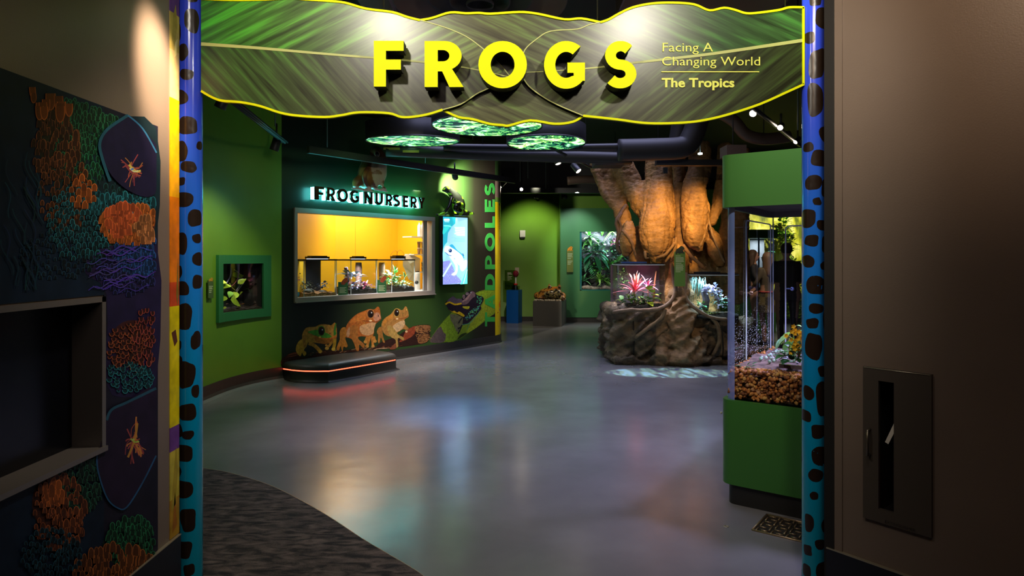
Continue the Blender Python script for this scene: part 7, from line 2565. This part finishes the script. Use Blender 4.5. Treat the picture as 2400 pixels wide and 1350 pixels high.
pipe('round_duct', 'dark round duct running across the ceiling below the round screens', 'duct', [at(905, 352, 8.7), at(1150, 362, 8.9), at(1480, 372, 9.0)], .085, cb, group='ceiling ducts')
pipe('round_duct', 'slim black pipe just above the long round duct', 'duct', [at(1040, 345, 8.7), at(1250, 347, 8.7), at(1470, 344, 8.7)], .05, cm, group='ceiling ducts')
pipe('round_duct', 'wide black duct bending up in front of the tree crown', 'duct', [at(1450, 352, 8.6), at(1530, 350, 8.6), at(1600, 345, 8.6), at(1622, 320, 8.6), at(1634, 285, 8.6), at(1640, 250, 8.6)], [.15] * 31, cb, 18, group='ceiling ducts')
pipe('round_duct', 'short upright duct stub left of the bending duct', 'duct', [at(1582, 345, 8.9), at(1588, 315, 8.9), at(1594, 270, 8.9)], .11, cb, group='ceiling ducts')
pipe('round_duct', 'curved grey flexible duct sweeping down behind the track lights', 'duct', [at(1690, 265, 9.0), at(1722, 285, 9.0), at(1748, 315, 9.0), at(1790, 326, 9.0), at(1850, 320, 9.0)], .085, br, group='ceiling ducts')
pipe('round_duct', 'long thin duct curving in front of the dark upper far wall', 'duct', [at(1330, 424, 13.5), at(1370, 421, 13.5), at(1420, 424, 13.5), at(1480, 440, 13.5)], .09, br, group='ceiling ducts')
b = MB(); b.obox(at(1425, 372, 9.6), V((.22, 0, 0)), V((0, .2, 0)), V((0, 0, .12)))
tag(link('duct_box', b, cb), 'square dark duct box left of the tree crown', 'duct box')
b = MB(); b.obox(at(1718, 356, 7.2), V((.11, 0, 0)), V((0, .12, 0)), V((0, 0, .06)))
o = tag(link('duct_box', b, br), 'brown rounded box just above the green tower cap', 'duct box')
b = MB(); p = at(1718, 356, 7.2); b.tube([p, V((p.x, p.y, 4.3))], .008, 5); link('hanger', b, cm, o)
b = MB(); b.obox(at(1640, -10, 6.0), V((.75, 0, 0)), V((0, .3, 0)), V((0, 0, .13)))
tag(link('duct_box', b, br), 'brown duct box above the right half of the leaf sign', 'duct box')
b = MB(); b.obox(at(890, 0, 6.0), V((.14, 0, 0)), V((0, .3, 0)), V((0, 0, .12)))
tag(link('duct_box', b, br), 'brown duct box above the left half of the leaf sign', 'duct box')
b = MB(); b.obox(at(1620, 382, 8.9), V((.50, 0, 0)), V((0, .06, 0)), V((0, 0, .04)))
tag(link('ceiling_beam', b, cm), 'black beam across the front of the tree crown', 'beam')
b = MB(); b.obox(at(1300, 447, 14.6), V((1.6, 0, 0)), V((0, .06, 0)), V((0, 0, .06)))
tag(link('ceiling_beam', b, cm), 'long black beam along the top of the far green wall', 'beam')
b = MB(); b.lathe([(0, 0), (.03, 0), (.03, .02), (0, .02)], at(1641, 362, 8.9), 12)
o = tag(link('downlight', b, mat('cool_led', (.8, 1, 1), emit=(.7, 1, 1), estr=12)), 'tiny bright downlight above the beam on the tree', 'lamp')
b = MB(); p = at(1641, 362, 8.9); b.tube([p + V((0, 0, .02)), V((p.x, p.y, 4.3))], .006, 5); link('hanger', b, cm, o)
b = MB(); b.obox(at(1559, 400, 9.5), V((.03, 0, 0)), V((0, .03, 0)), V((0, 0, .045)))
tag(link('mini_speaker', b, cm), 'small black speaker on the central trunk of the sculpted tree', 'speaker')

# the track along the nursery wall
z_tr = NW.hit(870, 373, .55).z
b = MB()
ss = [NW.s_of(662) + i * .2 for i in range(28)]
P = [NW.pt(s, z_tr, .55) for s in ss if s < S_YEL]
for a, c in zip(P, P[1:]):
    d = (c - a).normalized(); n_ = V((d.y, -d.x, 0))
    b.obox((a + c) / 2, d * (c - a).length * .51, n_ * .03, V((0, 0, .045)))
trk = tag(link('light_track', b, cm), 'long black lighting track following the curved nursery wall', 'track', 'lighting tracks')
pA, pB = at(540, 232, 5.6), at(668, 334, 7.9)
b = MB()
for o_ in (V((.03, 0, 0)), V((-.03, 0, 0))):
    b.tube([pA + o_, pB + o_], .014, 6)
b.tube([pA, pB], .02, 4)
tag(link('light_track', b, cm), 'straight double track over the left green wall', 'track', 'lighting tracks')
qA, qB = at(1765, 252, 6.4), at(1874, 340, 8.6)
b = MB(); b.tube([qA + (qA - qB) * .4, qB], .025, 6)
tag(link('light_track', b, cm), 'track carrying the three lit spots above the terrarium tower', 'track', 'lighting tracks')
rA, rB = at(1290, 345, 8.5), at(1385, 392, 9.6)
b = MB(); b.tube([rA, rB], .022, 6)
tag(link('light_track', b, cm), 'short slanting track left of the tree crown', 'track', 'lighting tracks')
gx = mat('hanger_steel', (.12, .16, .14), rough=.4, metal=.5)
for px, y0, y1, D, lab in ((645, 200, 296, 7.4, 'rod holding the straight left track'), (767, 270, 345, 8.6, 'rod above the dark wall, left of the round screens'), (997, 352, 382, 10.2, 'rod above the nursery wall, right of the brown frog sculpture'), (1108, 350, 402, 11.2, 'rod above the lime frog sculpture'), (1219, 395, 425, 13.8, 'left one of three rods over the far beam'), (1237, 395, 418, 13.9, 'middle one of three rods over the far beam'), (1279, 395, 442, 14.4, 'right one of three rods over the far beam'), (1870, 245, 305, 6.6, 'rod beside the right post above the tower')):
    a, c = at(px, y0, D), at(px, y1, D)
    b = MB(); b.tube([V((a.x, a.y, 4.3)), c], .008, 5)
    tag(link('hanger_rod', b, gx), lab, 'hanger rod', 'ceiling hanger rods')


def spotlamp(px, py, D, dr, lab, on=1.0, size=1.0, rod=False):
    c = at(px, py, D)
    d = V(dr).normalized()
    t = thing('track_spotlight', lab, 'spotlight', tuple(c), 'track spotlights')
    b = MB(); b.lathe([(.0, -.16 * size), (.045 * size, -.16 * size), (.05 * size, -.01), (.05 * size, 0), (.042 * size, -.012)], c, 16, axis=d, caps=False); link('housing', b, cm, t)
    b = MB(); b.lathe([(.042 * size, -.012), (0, -.012)], c, 16, axis=d, caps=False); link('lens', b, mat('lamp_lens_%d' % int(on * 10), (.9, .85, .7), emit=(1, .82, .6), estr=30 * on, rough=.2), t)
    b = MB(); p = c - d * .10 * size; b.tube([p, p + V((0, 0, .12 * size)), p + V((0, .0, 4.3 - p.z if rod else .2 * size))], .012, 6); link('bracket', b, cm, t)
    return t


spotlamp(1764, 267, 6.57, (-.5, -.75, -.5), 'brightest lit spotlight, nearest of three above the terrarium tower', 1, .8)
spotlamp(1828, 300, 7.28, (-.5, -.75, -.5), 'middle lit spotlight of three above the terrarium tower', .9, .72)
spotlamp(1863, 334, 8.2, (-.7, -.35, -.6), 'smallest lit spotlight of three above the terrarium tower', .6, .65)
spotlamp(515, 253, 5.6, (-.5, .1, -1), 'dark spotlight under the left end of the leaf sign', .15, 1.0)
spotlamp(642, 352, 7.7, (-.35, .1, -1), 'dark spotlight at the far end of the straight left track', .15, 1.1)
spotlamp(1309, 385, 9.2, (.3, -.3, -1), 'spotlight hanging on the short slanting track', .3, rod=True)
spotlamp(1357, 402, 9.4, (.5, -.4, -.7), 'spotlight at the lower end of the short slanting track', .5, rod=True)
spotlamp(1222, 444, 14.2, (-.05, -1, -.25), 'glaring spotlight over the far green wall', 2.5, .8, rod=True)
spotlamp(1171, 437, 12.8, (-.6, -.3, -.6), 'small spotlight just past the rounded wall end', .5)
_c = wp(1067, 416, .42)
_d = (wp(1076, 452, 0) - _c).normalized()
spotlamp(1067, 416, _c.y, tuple(_d), 'spotlight on the nursery track, aimed at the lime frog sculpture', 1.0, 1.0)
light('dart_frog_spot', 'SPOT', tuple(_c + _d * .03), 360, (1, .95, .75), tuple(_c + _d), .03, angle=100, blend=1)
light('floor_projector', 'SPOT', (2.2, 7.1, 3.3), 2600, (1, 1, 1), (2.22, 8.80, 0), .01, angle=22, blend=.3)
lp = bpy.data.objects['floor_projector']
lp.scale = (1.35, .5, 1)
ld = lp.data
ld.use_nodes = True
nt = ld.node_tree
em = nt.nodes['Emission']
tc = nt.nodes.new('ShaderNodeTexCoord')
n1 = nt.nodes.new('ShaderNodeTexNoise'); n1.inputs['Scale'].default_value = 16; n1.inputs['Detail'].default_value = 4; n1.inputs['Distortion'].default_value = 1.5
rp = nt.nodes.new('ShaderNodeValToRGB')
rp.color_ramp.elements[0].position, rp.color_ramp.elements[0].color = .42, (.01, .03, .10, 1)
rp.color_ramp.elements[1].position, rp.color_ramp.elements[1].color = .62, (.3, .65, .9, 1)
e = rp.color_ramp.elements.new(.54); e.color = (.2, .42, .3, 1)
nt.links.new(tc.outputs['Normal'], n1.inputs['Vector']); nt.links.new(n1.outputs[0], rp.inputs[0]); nt.links.new(rp.outputs[0], em.inputs['Color'])

for px, py, D, lab in ((918, 345, 8.63, 'small ochre label plate under the left round screen, left one'), (963, 352, 8.66, 'small ochre label plate under the left round screen, right one')):
    b = MB(); b.obox(at(px, py + 3, D), V((.11, .01, 0)), V((0, .004, 0)), V((0, 0, .016)))
    tag(link('duct_label', b, mat('ochre_plate', (.4, .26, .05), rough=.6)), lab, 'label plate', 'label plates on the duct')

# ================================================================== visitors seen through the tower, and what is behind them
def person(px, feet_y, h, yaw, label, top, skirt, legc, shoe, hairc, hair_len, lean=0.0, wide=1.0, arms=((.25, .35), (.25, .35)), group=None):
    g = flr(px, feet_y)
    k = h / 1.72
    q = Matrix.Rotation(yaw, 4, 'Z')
    W = lambda x, y, z: g + (q @ V((x * k, (y - lean * max(0, z - .9)) * k, z * k)))      # faces -y before the turn
    b = MB()

    def limb_(pts, n=10):
        P = cr([tuple(W(*p[:3])) + (p[3] * k,) for p in pts], 4, closed=False)
        b.tube([p[:3] for p in P], [p[3] for p in P], n)
        b.ell(P[0][:3], P[0][3], n, 6); b.ell(P[-1][:3], P[-1][3], n, 6)
    for s in (-1, 1):
        limb_([(s * .09, .0, .90, .085), (s * .10, -.01, .68, .072), (s * .10, -.015, .48, .052), (s * .10, .015, .34, .052), (s * .10, .02, .10, .036)])
        limb_([(s * .10, .04, .045, .04), (s * .11, -.06, .035, .04), (s * .115, -.15, .03, .032)])
        fx, bend = arms[0] if s < 0 else arms[1]
        el = (s * (.2 + .06 * fx), -.04 - .06 * bend, 1.13)
        wr = (s * (.17 - .10 * bend), -.10 - .22 * bend, .93 + .24 * bend)
        limb_([(s * .165, 0, 1.40, .055), (s * .19, -.01, 1.28, .048), (*el, .04), ((el[0] + wr[0]) / 2, (el[1] + wr[1]) / 2, (el[2] + wr[2]) / 2, .036), (*wr, .026)])
        dx, dy, dz = (wr[0] - el[0]) * .25, (wr[1] - el[1]) * .25, (wr[2] - el[2]) * .25
        l = math.sqrt(dx * dx + dy * dy + dz * dz)
        dx, dy, dz = dx / l, dy / l, dz / l
        limb_([(wr[0], wr[1], wr[2], .024), (wr[0] + dx * .05, wr[1] + dy * .05, wr[2] + dz * .05, .032), (wr[0] + dx * .09, wr[1] + dy * .09, wr[2] + dz * .09, .028)])
        for f_ in range(4):
            o_ = (f_ - 1.5) * .017
            L_ = (.06, .075, .07, .055)[f_]
            limb_([(wr[0] + dx * .09 + o_, wr[1] + dy * .09, wr[2] + dz * .09, .0095), (wr[0] + dx * (.09 + L_ * .6) + o_, wr[1] + dy * (.09 + L_ * .6), wr[2] + dz * (.09 + L_ * .6) - .006, .009), (wr[0] + dx * (.09 + L_) + o_, wr[1] + dy * (.09 + L_), wr[2] + dz * (.09 + L_) - .018, .0085)], 6)
        limb_([(wr[0] - s * .02 + dx * .03, wr[1] + dy * .03, wr[2] + dz * .03, .011), (wr[0] - s * .045 + dx * .07, wr[1] + dy * .07, wr[2] + dz * .07, .0095)], 6)
    n = 16
    prof = [(a, rx * wide, ry * wide) for a, rx, ry in ((.84, .15, .11), (.92, .165, .12), (1.02, .145, .105), (1.12, .14, .10), (1.25, .16, .115), (1.36, .175, .105), (1.43, .13, .08), (1.47, .06, .06))]
    v = [W(rx * math.cos(2 * PI * i / n), ry * math.sin(2 * PI * i / n), z) for z, rx, ry in prof for i in range(n)]
    b.add(v, [(j * n + i, j * n + (i + 1) % n, (j + 1) * n + (i + 1) % n, (j + 1) * n + i) for j in range(len(prof) - 1) for i in range(n)] + [tuple(reversed(range(n))), tuple((len(prof) - 1) * n + i for i in range(n))])
    limb_([(0, .01, 1.43, .058), (0, 0, 1.50, .05), (0, -.01, 1.55, .05)])
    b.ell(W(0, -.005, 1.615), (.075 * k, .092 * k, .11 * k), 14, 10, rot=q.to_quaternion())
    b.ell(W(0, -.05, 1.565), (.045 * k, .045 * k, .05 * k), 10, 8)
    limb_([(0, -.095, 1.62, .010), (0, -.112, 1.595, .014)], 6)
    for s in (-1, 1):
        b.ell(W(s * .076, .005, 1.61), (.012 * k, .02 * k, .03 * k), 8, 6, rot=q.to_quaternion())
    me = remeshed('body', b, .017, 3)
    qi = q.inverted()

    def col(p, nrm):
        l = qi @ (p - g)
        x, y, z = l.x / k, l.y / k + lean * max(0, l.z / k - .9), l.z / k
        if z < .08:
            return shoe
        if z > 1.455 and abs(x) < .1:
            if abs(z - 1.555) < .008 and y < -.075 and abs(x) < .025:
                return (.3, .08, .07)
            return (.5, .28, .19)
        if abs(x) > .12 and z < 1.2 or (y < -.2):
            return (.45, .25, .17) if (z < 1.12 and abs(x) > .1) or y < -.24 else top
        if z > .98:
            return top
        return legc
    t = thing('person', label, 'person', tuple(g), group)
    link('body', paint(me, col, g), mat('person_skin_cloth', attr=True, rough=.8), t)
    for s in (-1, 1):
        eb = MB(); eb.ell(W(s * .032, -.087, 1.625), .011 * k, 8, 6); link('eye', eb, mat('black_eye', (.01, .008, .006), rough=.08), t)
    hb = MB()
    hb.ell(W(0, .018, 1.645), (.092 * k, .098 * k, .10 * k), 14, 10, rot=q.to_quaternion())
    if hair_len:
        for i in range(9):
            a = math.radians(-10 + 200 * i / 8)
            x, y = .075 * math.cos(a), .02 + .075 * math.sin(a)
            P = [tuple(W(x, y, 1.66)), tuple(W(x * 1.12, y * 1.15, 1.52)), tuple(W(x * 1.2, y * 1.3 + .01, 1.52 - hair_len * .6)), tuple(W(x * 1.05, y * 1.25 + .01, 1.52 - hair_len))]
            hb.tube(cr(P, 3, closed=False), [.036 * k] * 10, 8)
    hm = remeshed('hair', hb, .02, 3)
    link('hair', paint(hm, lambda p, n_: tuple(c * (.8 + .5 * abs(noise.noise(p * 30))) for c in hairc), g), mat('hair_strands', attr=True, rough=.6), t)
    if skirt:
        sb = MB()
        m = 20
        rows = [(.99, .150, .108), (.9, .185, .145), (.75, .225, .185), (.62, .25, .21)]
        vv = [W(rx * (1 + .05 * math.sin(i * 1.9 + z * 9)) * math.cos(2 * PI * i / m), ry * (1 + .05 * math.sin(i * 1.9 + z * 9)) * math.sin(2 * PI * i / m), z) for z, rx, ry in rows for i in range(m)]
        for j in range(3):
            for i in range(m):
                c = skirt[0] if (i // 2 + j) % 2 else skirt[1]
                sb.add([vv[j * m + i], vv[j * m + (i + 1) % m], vv[(j + 1) * m + (i + 1) % m], vv[(j + 1) * m + i]], [(0, 1, 2, 3)], c, 0, True)
        link('skirt', sb, mat('person_skin_cloth', attr=True, rough=.8), t)
        bb = MB()
        bb.tube([W(.152 * math.cos(2 * PI * i / m), .112 * math.sin(2 * PI * i / m), .99) for i in range(m + 1)], .02 * k, 6, caps=False)
        link('belt', bb, mat('red_belt', (.45, .06, .05), rough=.6), t)
    return t


person(1766, 794, 1.75, math.radians(70), 'person in dark clothes with brown hair, facing right, at the left behind the glass tower', (.03, .03, .04), None, (.02, .02, .03), (.015, .015, .015), (.09, .05, .03), .12, arms=((.4, .9), (.3, .7)))
person(1797, 808, 1.70, math.radians(-150), 'person in a plaid skirt with long brown hair and bare legs behind the glass tower', (.12, .10, .07), ((.11, .09, .03), (.04, .035, .02)), (.45, .24, .15), (.012, .012, .014), (.17, .1, .055), .24, arms=((.3, .5), (.4, .6)))
person(1845, 830, 1.84, math.radians(165), 'person in a black top with short dark hair, seen from behind through the tower', (.014, .013, .015), None, (.018, .018, .022), (.01, .01, .01), (.02, .014, .01), 0, lean=.12, wide=1.28, arms=((.2, .75), (.2, .75)))

b = MB()
Dm = TW.hit(1765, CY).y
slabpx(b, TW, 1752, 496, 1900, 705, 0, .02)
fm2 = bpy.data.materials.new('forest_graphic')
fm2.use_nodes = True
nt = fm2.node_tree
tc = nt.nodes.new('ShaderNodeTexCoord'); mp = nt.nodes.new('ShaderNodeMapping'); mp.inputs['Scale'].default_value = (3.2, 1, 1.3)
n1 = nt.nodes.new('ShaderNodeTexNoise'); n1.inputs['Scale'].default_value = 1.6; n1.inputs['Detail'].default_value = 6
rp = nt.nodes.new('ShaderNodeValToRGB')
rp.color_ramp.elements[0].position, rp.color_ramp.elements[0].color = .36, (.10, .13, .01, 1)
rp.color_ramp.elements[1].position, rp.color_ramp.elements[1].color = .66, (.9, .85, .3, 1)
e = rp.color_ramp.elements.new(.5); e.color = (.5, .5, .03, 1)
nt.links.new(tc.outputs['Object'], mp.inputs[0]); nt.links.new(mp.outputs[0], n1.inputs['Vector']); nt.links.new(n1.outputs[0], rp.inputs[0])
nt.links.new(rp.outputs[0], nt.nodes['Principled BSDF'].inputs['Base Color'])
tag(link('forest_graphic', b, fm2), 'yellow-green forest wall graphic glowing behind the visitors', 'wall graphic')
light('forest_graphic_spot', 'SPOT', (6.4, 13.6, 3.3), 400, (1, .95, .55), (6.6, 15.78, 1.9), .06, angle=58, blend=.8)
plant('hanging_ivy', 'dark ivy hanging in front of the yellow forest graphic', lambda b: (shrub(b, at(1838, 540, 15.2), (.2, .12, .38), 170, .13, [(.03, .1, .01), (.08, .2, .02)], 71), shrub(b, at(1850, 575, 15.2), (.13, .1, .3), 90, .12, [(.03, .1, .01), (.08, .2, .02)], 72)))
plant('low_bush', 'yellow-green bushy growth at the foot of the forest graphic', lambda b: shrub(b, V((at(1862, 612, 15.2).x, 15.2, .82)), (.38, .15, .82), 420, .13, [(.12, .25, .01), (.2, .3, .02)], 73))
t = thing('small_terrarium_case', 'green-capped glass display case standing behind the visitors', 'display case', tuple(flr(1790, 775)))
cA, cB = at(1757, 548, 13.6), at(1812, 548, 13.6)
z0, z1 = at(1757, 558, 13.6).z, at(1757, 538, 13.6).z
b = MB(); b.box((cA.x, 13.6, z0), (cB.x + .1, 14.3, z1)); link('cap', b, tg_m, t)
b = MB(); b.box((cA.x + .03, 13.63, 0), (cB.x + .07, 14.27, .8)); link('base', b, tg_m, t)
b = MB(); x0, x1 = at(1780, 0, 13.6).x, cB.x + .05
b.box((x0, 13.64, .8), (x1, 13.65, z0)); b.box((x0, 13.65, .8), (x0 + .01, 14.2, z0)); link('glass_wall', b, pane_m, t)
b = MB(); b.box((x0 - .012, 13.635, .8), (x0 + .018, 13.66, z0)); link('corner_edge', b, mat('blue_edge', (.12, .3, .7), rough=.2), t)
b = MB(); b.box((x0 + .02, 14.2, .8), (x1, 14.21, z0)); link('back_panel', b, mat('grey_back_panel', (.2, .2, .22), rough=.7), t)
light('display_case_lamp', 'AREA', ((x0 + x1) / 2, 13.9, z0 - .02), 14, (.85, .95, 1), ((x0 + x1) / 2, 13.9, 0), .2, .2)
plant('pale_fern', 'pale lit fern fronds inside the far green-capped case', lambda b: (fern(b, at(1786, 618, 13.8), (.7, -.2, .9), .3, (.35, .7, .3), 8, .35, .4), fern(b, at(1797, 590, 13.8), (.9, -.2, .3), .2, (.1, .5, .2), 7, .35, .4)))
